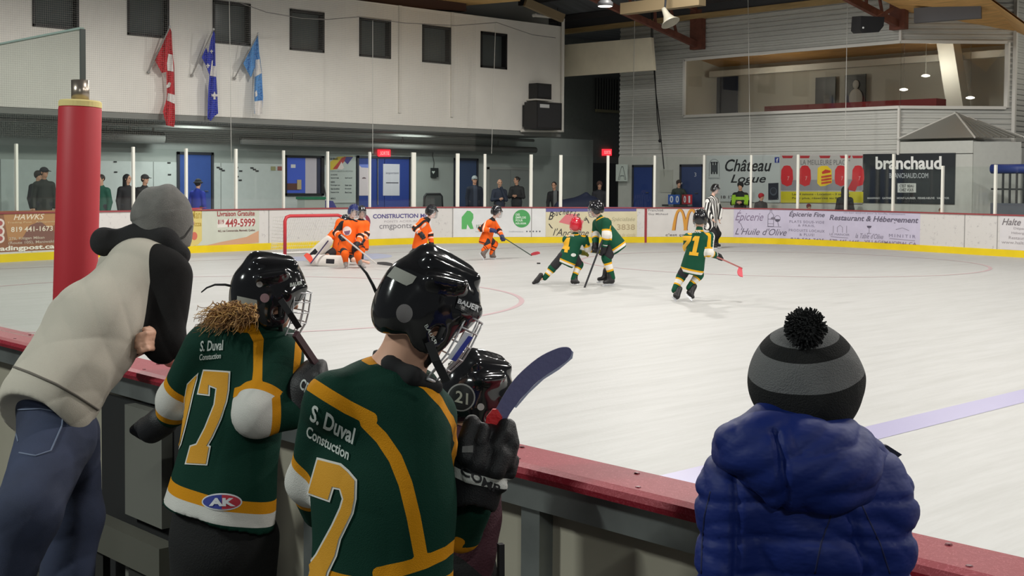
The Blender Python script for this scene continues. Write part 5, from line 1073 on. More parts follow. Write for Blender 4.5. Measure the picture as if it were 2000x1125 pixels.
pc_, Wc, jc, _ = player('person in green hockey jersey with a black helmet facing the number 4 player', 22.2, .97,
    {'head': (1164, 409), 'neck': (1171, 424), 'shL': (1166, 436, .16), 'shR': (1184, 434, -.16), 'elL': (1163, 461, .2), 'haL': (1163, 481, .02), 'elR': (1184, 458, -.2), 'haR': (1179, 487, -.14),
     'hipL': (1197, 470, .08), 'hipR': (1199, 471, -.08), 'knL': (1184, 504, .18), 'knR': (1185, 506, -.06), 'heelL': (1190, 551, .16), 'toeL': (1166, 553, .1), 'heelR': (1200, 557, -.04), 'toeR': (1177, 559, -.1)},
    cv(-1, -.25, .05), cv(-1, -.3, .1), 'green', (30, 30, 34), (34, 33, 36), gsock, hs=1.08)
stick('black hockey stick with a pink-taped blade held by the green player with the black helmet', at(1176, 470, 21.95), at(1137, 574, 21.7), at(1112, 573, 21.75), (44, 44, 48), (190, 96, 128), .07)
po, Wo, jo, _ = player('person in orange hockey jersey with a dark blue helmet in front of the goal', 26.3, .95,
    {'head': (690, 413), 'neck': (684, 428), 'shL': (704, 438, .05), 'shR': (664, 434, -.05), 'elL': (705, 461, .0), 'haL': (697, 478, -.2), 'elR': (656, 455, -.1), 'haR': (667, 463, -.3),
     'hipL': (689, 478, 0), 'hipR': (669, 477, 0), 'knL': (699, 498, -.12), 'knR': (674, 497, -.15), 'heelL': (702, 521, .1), 'toeL': (716, 528, -.05), 'heelR': (676, 521, .1), 'toeR': (677, 531, -.2)},
    cv(.5, -.1, -1), cv(.45, 0, -1), 'orange', (44, 52, 104), (36, 34, 40), (ORANGE,)*3, boot=(150, 146, 144))
u_, q_ = patch_shape(ell(678, 451, 8.5, 9, n=20)); decal(jo, '', q_, mat('crest_white', (236, 216, 210), .6), 'crest', uvF=u_)
u_, q_ = patch_shape([(672, 452), (684, 450), (682, 458), (675, 459)]); decal(jo, '', q_, mat('crest_purple', (120, 84, 110), .6), 'crest', off=.008, uvF=u_)
stick('hockey stick with a white shaft held across the orange player in the dark blue helmet', at(666, 459, 25.95), at(736, 516, 25.6), at(768, 522, 25.5), (206, 200, 196), (60, 58, 60), .07)
player('person in orange jersey and black helmet, mostly hidden behind the dark blue helmet player', 28.6, .95,
    {'head': (706, 415), 'neck': (705, 429), 'shL': (715, 437, 0), 'shR': (694, 436, 0), 'elL': (716, 457, -.05), 'haL': (708, 470, -.2), 'elR': (692, 455, 0), 'haR': (696, 470, -.15), 'hipL': (709, 472), 'hipR': (699, 472), 'knL': (706, 490, -.1), 'knR': (698, 490, -.1),
     'heelL': (703, 508, 0), 'toeL': (707, 513, -.1), 'heelR': (695, 508, 0), 'toeR': (695, 513, -.1)}, cv(.4, 0, -1), cv(.3, 0, -1), 'orange', (36, 36, 40), (36, 34, 40), osock)
player('person in orange hockey jersey and black helmet skating right, left of the big letter R', 27.2, .93,
    {'head': (843, 414), 'neck': (836, 428), 'shL': (830, 433, .16), 'shR': (825, 434, -.16), 'elL': (840, 458, .2), 'haL': (843, 478, .15), 'elR': (811, 446, -.22), 'haR': (823, 458, -.28), 'hipL': (823, 473, .08), 'hipR': (819, 474, -.08), 'knL': (830, 496, .1), 'knR': (824, 498, -.1),
     'heelL': (820, 517, .12), 'toeL': (836, 519, .12), 'heelR': (812, 521, -.1), 'toeR': (828, 523, -.1)}, cv(1, -.1, -.35), cv(1, -.1, -.3), 'orange', (34, 34, 38), (38, 36, 40), osock)
player('person in orange hockey jersey with a red-bladed stick chasing the puck', 29.5, .88,
    {'head': (970, 414), 'neck': (963, 427), 'shL': (964, 434, .17), 'shR': (955, 435, -.15), 'elL': (975, 451, .2), 'haL': (981, 463, .05), 'elR': (939, 447, -.22), 'haR': (962, 450, -.3), 'hipL': (952, 463, .08), 'hipR': (949, 463, -.08), 'knL': (966, 478, .1), 'knR': (952, 481, -.12),
     'heelL': (956, 505, .1), 'toeL': (969, 507, .1), 'heelR': (936, 495, -.12), 'toeR': (944, 508, -.15)}, cv(1, -.15, -.35), cv(1, -.35, -.25), 'orange', (36, 36, 40), (44, 50, 92), osock, boot=(110, 98, 92))
stick('red-bladed hockey stick on the ice beside the puck, held by an orange player', at(960, 449, 29.3), at(1038, 499, 29.3), at(1056, 496, 29.2), (60, 74, 66), (206, 62, 76), .08)
# goalie low in front of the net
g_root, Wg, jg, _ = player('person in orange goalie jersey and white leg pads, low in front of the goal', 27.3, 1.0,
    {'head': (674, 433), 'neck': (670, 446), 'shL': (684, 456, 0), 'shR': (652, 456, 0), 'elL': (690, 474, -.1), 'haL': (684, 487, -.2), 'elR': (640, 468, -.1), 'haR': (632, 478, -.25), 'hipL': (676, 490, .05), 'hipR': (655, 490, .05), 'knL': (690, 507, -.2), 'knR': (640, 500, -.25),
     'heelL': (716, 511, .2), 'toeL': (722, 513, .2), 'heelR': (612, 505, .1), 'toeR': (604, 507, .05)}, cv(.2, 0, -1), cv(.1, 0, -1), 'orange', (40, 40, 44), (40, 38, 42), osock, hide=('legL', 'legR'))
for a_, b_, c_ in (((640, 472, -.4), (608, 503, -.3), 'upright'), ((612, 508, -.5), (672, 512, -.55), 'flat')):
    A_, B_ = at(a_[0], a_[1], 27.3+a_[2]), at(b_[0], b_[1], 27.3+b_[2])
    if c_ == 'flat': A_.z = max(A_.z, .11); B_.z = max(B_.z, .11)
    dd = (B_-A_).normalized(); nn = dd.cross(cv(0, .2, -1)).normalized()
    soft('leg_pad', [cap(A_, B_, .12, .13, .03, dd.cross(nn), .55), cap(A_+dd*.1+nn*.06, B_-dd*.05+nn*.06, .05, None, .03), cap(A_+dd*.1-nn*.06, B_-dd*.05-nn*.06, .05, None, .03)], .014,
         layered('leg_pad_white', (232, 228, 222), [('blk', (40, 40, 46))], .6), g_root, attrs=lambda V: {'blk': np.maximum(np.abs(along(V, A_, B_)[0]-.38)-.09, np.abs(((V-A3(A_))@A3(nn))-.02)-.05)})
gs0 = at(641, 470, 26.75)
stick('goalie stick with an orange blade lying left of the white leg pads', gs0, at(607, 514, 26.6), at(592, 500, 26.6), (70, 62, 96), (226, 76, 54), .12)
# referee
def ref_att(V, W):
    sh = (W['shL']+W['shR'])/2; hip = (W['hipL']+W['hipR'])/2; r = A3((W['shR']-W['shL']).normalized()); f = np.cross(r, A3((sh-hip).normalized()))
    da = np.minimum(seg_d(V, [W['shL'], W['elL'], W['haL']]), seg_d(V, [W['shR'], W['elR'], W['haR']]))-.09
    ph = ((V-A3(sh))@r)/.075; a = np.where(da < 0, ((V-A3(sh))@f)/.075+.25, ph)
    return {'blk': np.abs((a % 1)-.5)-.24}
player('person refereeing in a black and white striped shirt, leaning forward by the far boards', 35.3, 1.08,
    {'head': (1397, 370), 'neck': (1391, 384), 'shL': (1398, 391, .16), 'shR': (1384, 392, -.16), 'elL': (1406, 412, .2), 'haL': (1405, 430, .1), 'elR': (1380, 412, -.22), 'haR': (1393, 430, -.3), 'hipL': (1390, 433, .09), 'hipR': (1386, 434, -.09), 'knL': (1402, 458, .12), 'knR': (1396, 460, -.12),
     'heelL': (1392, 483, .12), 'toeL': (1408, 485, .12), 'heelR': (1386, 485, -.12), 'toeR': (1402, 487, -.14)}, cv(.75, -.35, -.6), cv(.85, -.35, -.35), 'ref', (28, 28, 30), (60, 58, 60), ((32, 32, 34),)*3, pants=(30, 30, 32), hide=('haL', 'haR'), hs=1.0, attf=ref_att,
    jm=layered('referee_stripes', (236, 234, 230), [('blk', (34, 32, 34))], .75), h=.011)
# ================================================================ spectators behind the far glass
def spectator(lab, px, py, Y=None, X=None, face=None, chest=None, coat=(40, 42, 46), hair=(40, 32, 28), hat=None, hatrgb=None, s=1.0, arms='down', legs=(44, 46, 54), skn='a', h=.014, lean=(0, 0), long_hair=False, two=None, gear=None):
    """whole standing figure on the walkway; (px, py) is the middle of the head"""
    H = on_y(px, py, Y) if Y else on_x(px, py, X)
    f = Vector(face or cv(.2, 0, -1)); f.z *= .5; f.normalize(); c = Vector(chest or f); c.z = 0; c.normalize(); r = c.cross(Vector((0, 0, 1))); up = Vector((0, 0, 1))
    z0 = .5; k = s; off = r*lean[0]+c*lean[1]
    base = Vector((H.x, H.y, z0))-off; root = thing('person', lab, 'person', base)
    top = H.z; sh_z = top-.27*k; hip_z = z0+(sh_z-z0)*.60; kn_z = z0+(hip_z-z0)*.52
    shc = Vector((H.x, H.y, sh_z))-c*.03-off*.25; hp = Vector((base.x, base.y, hip_z))-c*.02
    P, *_ = head_prims(H, f, up, k*1.0)
    P += [cap(shc+up*.03, H-up*.07*k, .055*k, .055*k, .03), cap(hp, shc-up*.1*k, .12*k, .13*k, .05, c, .7), cap(shc-r*.16*k, shc+r*.16*k, .05*k, None, .04)]
    C_ = [cap(hp-up*.1*k, shc-up*.1*k, .185*k, .17*k, .05, c, .72), cap(shc-r*.155*k-up*.02*k, shc+r*.155*k-up*.02*k, .085*k, None, .06), cap(shc, shc+up*.07*k, .085*k, .075*k, .04)]
    hands = []
    for q in (-1, 1):
        S0 = shc+r*.185*k*q-up*.03*k
        mode = arms if isinstance(arms, str) else arms[0 if q < 0 else 1]
        if mode == 'down': E0 = S0+r*.05*k*q-up*.29*k-c*.02; Hn = E0+c*.07*k-up*.25*k+r*.0
        elif mode == 'fold': E0 = S0+r*.07*k*q-up*.27*k+c*.05*k; Hn = E0-r*.20*k*q+c*.16*k+up*.03*k
        elif mode == 'chin': E0 = S0+r*.02*k*q-up*.27*k+c*.12*k; Hn = H+f*.10*k-up*.13*k+r*.02*q
        elif mode == 'phone': E0 = S0+r*.05*k*q-up*.26*k+c*.06*k; Hn = E0+c*.2*k-r*.12*q*k+up*.08*k
        else: E0 = S0+c*.2*k-up*.16*k+r*.08*q*k; Hn = E0+c*.2*k-up*.08*k-r*.1*q*k      # leaning on the boards
        P += [cap(S0, E0, .045*k, .038*k), cap(E0, Hn, .038*k, .028*k)]+hand(Hn, (Hn-E0), c if mode != 'chin' else r*q, .95*k, q, .6)
        C_ += [cap(S0, E0, .075*k, .062*k, .03), cap(E0, Hn.lerp(E0, .08), .062*k, .05*k, .02)]
        hj = hp+r*.09*k*q; kn = Vector((hj.x, hj.y, kn_z))+c*.02; an = Vector((hj.x, hj.y, z0+.09))
        P += [cap(hj, kn, .08*k, .055*k), cap(kn, an, .055*k, .04*k)]+[cap(an, an+c*.14-up*.05, .045, .035, .03)]
    body = soft('body', P, h*.75, mat('skin_'+skn, SKIN[skn], .55), root); eyes(H, f, up, k, body)
    if two:
        soft('coat', C_, h, layered('coat_%d_%d_%d' % coat, coat, [('mid', two)], .75), root, lambda V, N: .007*wob(V, 16, int(px)), lambda V: {'mid': two_f(V, shc, r, c, k, gear)})
    else: soft('coat', C_, h, mat('coat_%d_%d_%d' % coat, coat, .75), root, lambda V, N: .007*wob(V, 16, int(px)))
    L_ = []
    for q in (-1, 1):
        hj = hp+r*.09*k*q; kn = Vector((hj.x, hj.y, kn_z)); L_ += [cap(hj, kn, .105*k, .075*k, .04), cap(kn, (hj.x, hj.y, z0+.1), .075*k, .062*k, .03)]
        soft('shoe', [cap((hj.x, hj.y, z0+.05), Vector((hj.x, hj.y, z0+.045))+c*.16, .05, .045, .03)], .02, mat('shoe_dark', (40, 40, 44), .6), root)
    soft('trousers', L_, h*1.2, mat('trousers_%d_%d_%d' % legs, legs, .8), root)
    if hat in ('cap', 'toque', 'bucket', 'hood'):
        Q = [ellip(H+up*.045*k, (.092*k, .112*k, .092*k), (f.cross(up), f, up), .02), minus(cap(H-up*.14*k-f*.3, H-up*.14*k+f*.3, .155*k, None, .01))]
        if hat == 'cap': Q.append(cap(H+f*.1*k+up*.045*k-f.cross(up)*.03, H+f*.1*k+up*.045*k+f.cross(up)*.03, .012*k, None, .02)); Q.append(cap(H+f*.09*k+up*.05*k, H+f*.17*k+up*.03*k, .05*k, .04*k, .02, up, .22))
        if hat == 'bucket': Q += [ellip(H+up*.02*k, (.135*k, .15*k, .03*k), (f.cross(up), f, up), .03)]
        if hat == 'hood': Q = [ellip(H-f*.02*k, (.115*k, .125*k, .14*k), (f.cross(up), f, up), .03), cap(H-up*.1*k-f*.04*k, shc+up*.02, .11*k, .13*k, .05), minus(ellip(H+f*.13*k-up*.01, (.075*k, .09*k, .1*k), (f.cross(up), f, up), .02))]
        if hat == 'toque': Q.append(cap(H+up*.02*k-f*.02, H+up*.035*k-f*.02, .1*k, .1*k, .02))
        soft({'cap': 'cap', 'toque': 'knit_hat', 'bucket': 'bucket_hat', 'hood': 'hood'}[hat], Q, h*.7, mat('hat_%d_%d_%d' % hatrgb, hatrgb, .85), root)
    if hair:
        fr = f.cross(up); Q = [ellip(H+up*.03*k-f*.018*k, (.088*k, .1*k, .1*k), (fr, f, up), .02), minus(ellip(H+f*.09*k-up*.03*k, (.08*k, .07*k, .1*k), (fr, f, up), .015)), minus(cap(H-up*.17*k-f*.2, H-up*.17*k+f*.3, .12*k, None, .02))]
        if hat in ('cap', 'toque', 'bucket'): Q = [ellip(H-f*.02*k-up*.01*k, (.084*k, .088*k, .075*k), (fr, f, up), .02), minus(ellip(H+f*.09*k-up*.02*k, (.09*k, .09*k, .12*k), (fr, f, up), .015))]
        if long_hair: Q = Q[:1]+[cap(H-f*.045*k, H-f*.07*k-up*.27*k, .085*k, .07*k, .04)]+Q[1:2]
        soft('hair', Q, h*.7, mat('hair_%d_%d_%d' % hair, hair, .6), root)
    return root, H, f, up, shc, c, r
def two_f(V, shc, r, c, k, gear):
    x = (V-A3(shc))@A3(r); z = V[:, 2]-shc.z; fr = (V-A3(shc))@A3(c)
    if gear == 'hivis': return np.minimum(np.maximum(np.abs(z+.13*k)-.05*k, -9), np.maximum(np.abs(np.abs(x)-.2*k)-.06, z+.02))*1.0
    return np.maximum(np.abs(x+.02)-.06*k, -fr)
mini = spectator
YE = 30.75
spectator('person in a charcoal cap and dark olive coat at the far left glass', 86, 337, YE-.5, face=cv(1, 0, -.3), chest=cv(.5, 0, -1), coat=(58, 60, 56), hat='cap', hatrgb=(52, 52, 54), hair=(70, 60, 52), skn='b', s=1.02)
spectator('person in a dark brown hat half hidden behind the charcoal cap person', 75, 343, YE+1.4, face=cv(.8, 0, -.5), coat=(44, 44, 44), hat='toque', hatrgb=(70, 64, 60), hair=(60, 50, 44))
spectator('person in a dark green jacket beside the right edge of the red padded post', 197, 350, YE+.2, face=cv(-.6, 0, -1), chest=cv(-.3, 0, -1), coat=(36, 92, 76), hair=(50, 42, 36), s=1.0)
spectator('person with long black hair in a black jacket left of a glass post', 249, 349, YE+.1, face=cv(1, 0, -.25), chest=cv(.7, 0, -1), coat=(36, 36, 40), hair=(26, 24, 26), long_hair=True, skn='a', s=.98)
spectator('person in a dark grey cap and black jacket just right of the long-haired woman', 283, 350, YE+.1, face=cv(1, 0, -.3), chest=cv(.8, 0, -1), coat=(44, 44, 46), hat='cap', hatrgb=(64, 64, 66), hair=(40, 36, 34))
spectator('person in a bright blue jacket and dark hat before the single blue door', 387, 358, YE+.5, face=cv(.3, 0, 1), chest=cv(.4, 0, 1), coat=(48, 66, 176), hat='bucket', hatrgb=(44, 46, 50), hair=(40, 36, 34), s=.98)
spectator('person in a white-fronted cap and navy zip jacket behind the glass', 927, 351, YE+.3, face=cv(.35, 0, -1), chest=cv(.1, 0, -1), coat=(34, 40, 54), hat='cap', hatrgb=(158, 166, 168), hair=(60, 54, 48), skn='b', s=1.04, two=(60, 68, 84))
spectator('bald person in a navy jacket holding a hand to the chin', 976, 357, YE+.3, face=cv(.2, 0, -1), chest=cv(.2, 0, -1), coat=(40, 48, 66), hair=None, skn='a', arms=('chin', 'fold'), s=1.0, h=.011)
q = spectator('person with dark tied hair in a black jacket looking left, hands together in front', 1009, 352, YE+.3, face=cv(-.9, 0, -.5), chest=cv(-.3, 0, -1), coat=(36, 36, 38), hair=(34, 28, 26), arms='fold', skn='b', s=1.0, h=.012)
MB().ball(q[1]-q[2]*.1+Vector((0, 0, .05)), .045).build('hair_bun', mat('hair_34_28_26', (34, 28, 26), .6), q[0], True)
spectator('person with dark tied hair in an open black coat leaning left beside a glass post', 1082, 362, 29.9, face=cv(-.3, 0, -1), chest=cv(-.1, 0, -1), coat=(36, 35, 38), hair=(36, 30, 28), skn='b', s=.97, two=(104, 106, 108), lean=(.1, .05))
spectator('person in a rust brown knit hat and dark jacket under the right exit sign', 1171, 361, None, 31.6, face=cv(0, 0, -1), coat=(34, 35, 42), hat='toque', hatrgb=(84, 58, 50), hair=(50, 40, 36), skn='b', s=.98)
qd = at(1124, 392, depth(on_x(1124, 392, 30.0))); 
bgm = [cap((qd.x-.3, qd.y+.3, .95), (qd.x+.35, qd.y-.35, 1.05), .3, .36, .1), cap((qd.x+.1, qd.y-.1, 1.2), (qd.x+.25, qd.y-.25, 1.42), .16, .1, .1)]
soft('equipment_bag', bgm, .03, mat('bag_navy', (30, 38, 66), .7), None, lambda V, N: .03*wob(V, 6, 3), label='big dark navy equipment bag heaped behind the boards under the dark corner', cat='bag')
q = spectator('person with a headset and dark green jacket leaning over the scoreboard table', 1326, 358, None, 33.68, face=cv(.2, -.2, -1), chest=cv(0, 0, -1), coat=(52, 62, 56), hat='toque', hatrgb=(60, 46, 40), hair=(48, 40, 36), arms='lean', s=.9, lean=(0, .05))
MB().ball(q[1]+q[2].cross(Vector((0, 0, 1)))*-.085, .035).build('headset', mat('headset_pale', (190, 190, 190), .5), q[0], True)
spectator('person in a black toque and black jacket with lime reflective patches', 1446, 363, None, 33.0, face=cv(-.5, 0, -1), chest=cv(-.3, 0, -1), coat=(36, 38, 38), two=(158, 206, 54), gear='hivis', hat='toque', hatrgb=(32, 32, 34), hair=(48, 40, 36), arms='fold', s=1.0)
spectator('child in a red knit hat and dark jacket beside the lime jacket person', 1487, 384, None, 33.0, face=cv(.8, 0, -.6), chest=cv(.2, 0, -1), coat=(40, 36, 40), hat='toque', hatrgb=(186, 44, 54), hair=(70, 50, 40), s=.82)
spectator('child whose dark red hat just shows over the boards below the red seats', 1580, 404, None, 33.0, face=cv(.3, 0, -1), coat=(92, 34, 40), hat='toque', hatrgb=(122, 40, 48), hair=(60, 46, 40), s=.7)
spectator('hooded person in black seen from behind in front of the red seat billboard', 1650, 372, None, 33.1, face=cv(.1, 0, 1), chest=cv(.1, 0, 1), coat=(30, 29, 31), hat='hood', hatrgb=(30, 29, 31), hair=None, s=.95)
spectator('child with brown hair barely showing over the boards below the black sign', 1838, 412, None, 33.0, face=cv(0, 0, -1), coat=(60, 50, 50), hair=(92, 66, 54), s=.7)
# ================================================================ near boards, padded post, bench
for nm_, y0_, y1_, lab in (('dasher_board', -3.0, 14.0, 'near rink board with a wide red top rail in front of the children'),):
    nb = MB().box(2.36, 2.40, y0_, y1_, 0, 1.03).build(nm_, mat('near_board_panel', (160, 154, 138), .6, var=.06, vscale=3), label=lab, cat='rink boards')
    cp_ = MB(); cp_.add([(x, y, z) for y in (y0_, y1_) for x, z in ((2.425, 1.068), (2.265, 1.07), (2.24, 1.064), (2.232, 1.05), (2.24, 1.034), (2.265, 1.03), (2.425, 1.03))], [tuple(range(7)), tuple(range(13, 6, -1))]+[(i, (i+1) % 7, 7+(i+1) % 7, 7+i)[::-1] for i in range(7)])
    m = mat('cap_red', (146, 34, 48), .5, spec=.22); nt = m.node_tree; b = nt.nodes['Principled BSDF']; tc = nt.nodes.new('ShaderNodeTexCoord')
    vo = nt.nodes.new('ShaderNodeTexNoise'); vo.inputs['Scale'].default_value = 26; vo.inputs['Detail'].default_value = 5; vo.inputs['Distortion'].default_value = 3.5
    nt.links.new(tc.outputs['Object'], vo.inputs['Vector']); r = nt.nodes.new('ShaderNodeValToRGB'); e = r.color_ramp.elements
    e[0].position = .475; e[0].color = (*lin((144, 34, 48)), 1); e[1].position = .50; e[1].color = (*lin((176, 76, 88)), 1); e.new(.525).color = (*lin((144, 34, 48)), 1)
    nt.links.new(vo.outputs['Fac'], r.inputs[0]); nt.links.new(r.outputs[0], b.inputs['Base Color'])
    cap_o = cp_.build('cap_rail', m, nb)
    for y in np.arange(-1.8, 6, .42):
        for x in (2.285, 2.395): MB().lathe([(.008, 0), (.006, .003), (.001, .003)], (x, y+(.1 if x > 2.3 else 0), 1.069), n=10).build('screw', mat('screw_dark', (96, 30, 40), .4, metal=.5), cap_o)
    MB().box(2.285, 2.36, y0_, y1_, .945, 1.03).build('steel_rail', mat('galvanised', (128, 132, 130), .35, metal=.6, var=.2, vscale=6), nb)
    for px in (1052, 1420, 300, 620):
        y = on_x(px, 950, 2.34).y; MB().box(2.31, 2.36, y-.035, y+.035, 0, .945).build('upright', mat('galvanised', (128, 132, 130), .35), nb)
    MB().box(2.34, 2.36, y0_, y1_, 0, .12).build('floor_rail', mat('dark_rail', (40, 38, 36), .7), nb)
# padded post with steel pipe at the end of the tall glass
pt_, pbm = at(157, 197, 5.36), at(146, 610, 5.36); ax_ = (pbm-pt_).normalized(); r0 = 40.5*5.36/FOC
pp = thing('padded_post', 'thick red padded post with a yellow band and steel pipe on top', 'post', (pbm.x, pbm.y, 1.07))
L_ = (1.07-pt_.z)/ax_.z; pbot = pt_+ax_*(L_-.006)
mb = MB(); mb.tube([pt_+ax_*.028, pt_+ax_*.035, pbot-ax_*.005, pbot], [r0*.97, r0, r0*1.02, r0], 32); mb.build('pad', mat('pad_red', (186, 44, 54), .55, bump=.15, bscale=6), pp, True)
MB().tube([pt_, pt_+ax_*.006, pt_+ax_*.028], [r0*.94, r0*1.0, r0*1.0], 32).build('foam_band', mat('foam_yellow', (226, 208, 140), .8), pp)
MB().tube([at(156.5, 157, 5.36), pt_+ax_*.01], 17*5.36/FOC, 20).build('steel_pipe', mat('pipe_steel', (170, 158, 146), .3, metal=.85), pp, True)
gA = on_x(160, 57, 2.36); zt_ = gA.z
gp = tag(MB().box(2.352, 2.368, gA.y, gA.y+1.6, 1.071, zt_).build('rink_glass', glass_mat('near_glass', (.91, .94, .92), .03), cat='rink glass', label='tall clear rink glass at the left edge beside the red padded post'), None, None)
MB().box(2.352, 2.368, gA.y+1.62, gA.y+3.4, 1.071, zt_).build('rink_glass', glass_mat('near_glass', (.91, .94, .92), .03), label='tall clear rink glass farther left on the near boards', cat='rink glass')
MB().box(2.349, 2.371, gA.y-.012, gA.y, 1.9, zt_).build('edge_strip', mat('strip_dark', (86, 92, 88), .4), gp); MB().box(2.35, 2.37, gA.y, gA.y+1.6, zt_, zt_+.008).build('top_edge', mat('glass_edge', (168, 188, 178), .3), gp)
# low steps and panels of the bench gate behind the man
def ground_x(px, X): return on_x(px, 900, X).y
bp_ = thing('bench_gate', 'grey gate panel of the players bench between the man and number 17', 'gate', (2.27, ground_x(300, 2.27), 0))
y0_, y1_ = ground_x(330, 2.27), ground_x(258, 2.27)
MB().box(2.24, 2.285, y0_, y1_, .5, .93).build('upper_panel', mat('gate_grey', (104, 104, 97), .6), bp_); MB().box(2.24, 2.285, y0_, y1_, .16, .34).build('lower_panel', mat('gate_grey', (104, 104, 97), .6), bp_); MB().box(2.286, 2.305, y0_-.1, y1_+.3, .13, .93).build('dark_frame', mat('gate_dark', (30, 30, 30), .7), bp_)
ya, yb_ = ground_x(330, 2.2), on_x(183, 900, 2.2).y
st = thing('bench_ledge', 'grey ledge along the lower inside of the boards beside the man', 'ledge', (2.2, (ya+yb_)/2, 0)); mS = mat('step_grey', (84, 83, 74), .7)
MB().box(2.16, 2.235, ya, yb_, .35, .47).build('ledge_board', mS, st); MB().box(2.19, 2.22, ya, ya+.3, .0, .35).build('support', mat('step_dark', (34, 33, 30), .8), st); MB().box(2.19, 2.22, yb_-.1, yb_, .0, .35).build('support', mat('step_dark', (34, 33, 30), .8), st)

# ================================================================ the people in front of the boards
def PC(ax, ay, aD, ar, bx, by, bD, br, k=.03, flat=None, fs=1): return cap(at(ax, ay, aD), at(bx, by, bD), ar*aD/FOC, br*bD/FOC, k, flat, fs)
def PE(x, y, D, rx, ry, rz, k=.03, roll=0):
    """ellipsoid given in pixels, rz in pixels of depth, rolled in the picture plane"""
    c, s = math.cos(math.radians(roll)), math.sin(math.radians(roll)); return ellip(at(x, y, D), (rx*D/FOC, ry*D/FOC, rz*D/FOC), (CR*c-CU*s, CU*c+CR*s, CF), k)
def ridge(V, sc, seed=0):
    """creased noise, 0..1 with sharp valleys"""
    o = Vector((seed*7.3, seed*3.1, seed*5.7)); return np.array([abs(noise.noise(Vector((v[0]*sc[0], v[1]*sc[1], v[2]*sc[2]))+o)) for v in V])**.6
def foot_prims(an, d, s): an = Vector(an); d = Vector(d).normalized(); return [cap(an, an+d*.16*s-Vector((0, 0, .05)), .045*s, .03*s, .03)]
def stripes_from(o_tree, lines):
    out = []
    for P in lines:
        Q = []; D_ = []
        for (x0, y0), (x1, y1) in zip(P[:-1], P[1:]):
            n = max(1, int(math.hypot(x1-x0, y1-y0)/6)); D_ += [(x0+(x1-x0)*k/n, y0+(y1-y0)*k/n) for k in range(n)]
        for x, y in D_+[P[-1]]:
            r = on_surface(o_tree, x, y)
            if r[0] is not None: Q.append(r[0])
        out.append(Q)
    return out
# ---------------- man in the grey sweater
mdir = (CR*.62+CF*.75).normalized()          # the way he faces
man = thing('person', 'person in a grey sweater with black sleeves, grey beanie and jeans leaning on the boards', 'person', (at(60, 900, 3.95).x, at(60, 900, 3.95).y, 0))
hdc = at(322, 440, 4.52); up_h = (CU*.9+CR*.25).normalized(); fdir = (CR*.55+CF*.8-CU*.05).normalized()
P, *_ = head_prims(hdc, fdir, up_h, 1.0)
P += [PC(300, 500, 4.45, 26, 318, 455, 4.5, 30), PC(116, 760, 4.08, 62, 262, 550, 4.38, 62, .05), PC(322, 540, 4.36, 28, 309, 672, 4.27, 22), PC(309, 672, 4.27, 22, 335, 700, 4.62, 18), PC(225, 530, 4.62, 28, 235, 690, 4.72, 22)]
P += [PC(235, 690, 4.72, 22, 300, 665, 4.5, 16), PC(300, 665, 4.5, 16, 312, 662, 4.22, 14)]
P += [PC(316, 664, 4.26, 14, 302, 666, 4.23, 15, .012)]
for i in range(4):      # four bent fingers tucked under the arm, thumb above them
    y_ = 650+i*10; e_ = (0, 3, 2, -3)[i]
    P += [PC(300, y_, 4.195, 6.2, 284-e_, y_+1, 4.15, 5.8, .0025), PC(284-e_, y_+1, 4.15, 5.8, 273-e_, y_+5, 4.14, 5.4, .0025), PC(273-e_, y_+5, 4.14, 5.4, 268-e_, y_+8, 4.17, 5, .0025)]
P += [PC(304, 652, 4.22, 8, 292, 643, 4.19, 6.5, .005), PC(292, 643, 4.19, 6.5, 282, 643, 4.17, 5.5, .004)]
lk = [(112, 850, 4.04, 58), (52, 1000, 3.72, 44), (-80, 1395, 3.75, 30)]; rk = [(128, 850, 4.2, 56), (142, 1010, 4.22, 42), (105, 1415, 4.12, 30)]
for ch_ in (lk, rk):
    for a, b in zip(ch_[:-1], ch_[1:]): P.append(PC(*a, *b))
    an = at(*ch_[-1][:3]); P += foot_prims(an, (mdir.x, mdir.y, 0), 1)
mbody = soft('body', P, .006, mat('skin_a', SKIN['a'], .55), man); eyes(hdc, fdir, up_h, 1, mbody)
axm = (at(262, 550, 4.38)-at(105, 770, 4.05)).normalized()
Q = [PC(92, 790, 4.04, 102, 180, 650, 4.22, 98, .05, mdir, .84), PC(180, 650, 4.22, 98, 268, 545, 4.38, 82, .06, mdir, .78), PC(325, 528, 4.37, 42, 235, 515, 4.62, 42, .07), PC(300, 520, 4.45, 40, 312, 488, 4.48, 30, .05)]
Q += [PC(329, 540, 4.34, 47, 320, 668, 4.26, 40, .03), PC(320, 668, 4.26, 40, 312, 668, 4.5, 32, .03), PC(228, 540, 4.66, 42, 235, 680, 4.72, 38, .03)]
Q += [minus(cap(at(98, 776, 4.05)-axm*.30, at(98, 776, 4.05)-axm*.7, .245, None, .008))]
def sw_att(V):
    sl = [at(345, 512, 4.33), at(329, 560, 4.33), at(320, 668, 4.26), at(312, 668, 4.5)]
    sl2 = [at(228, 545, 4.68), at(235, 680, 4.75)]
    return {'blk': np.minimum(seg_d(V, sl)-.098, seg_d(V, sl2)-.085)}
def sw_disp(V, N):
    t, _ = along(V, at(98, 776, 4.05), at(268, 545, 4.38)); u = (V-A3(at(180, 650, 4.2)))@A3(CR)
    w_ = wob(V, 7, 4); fold = np.abs(np.sin((t*.9+u*.75)*24+2.6*w_))**.6-.6
    f2 = np.abs(np.sin((t*.8-u*.5)*30+3*wob(V, 9, 14)))**.6-.6
    return .007*wob(V, 8, 1)+.008*fold*np.clip(.25+wob(V, 6, 21)*1.5, 0, 1)*np.clip(1-np.abs(t-.3)/.34, 0, 1)+.008*f2*np.clip(wob(V, 5, 33)*1.6, 0, 1)+.010*(ridge(V, (3.2, 3.2, 6), 1)-.5)
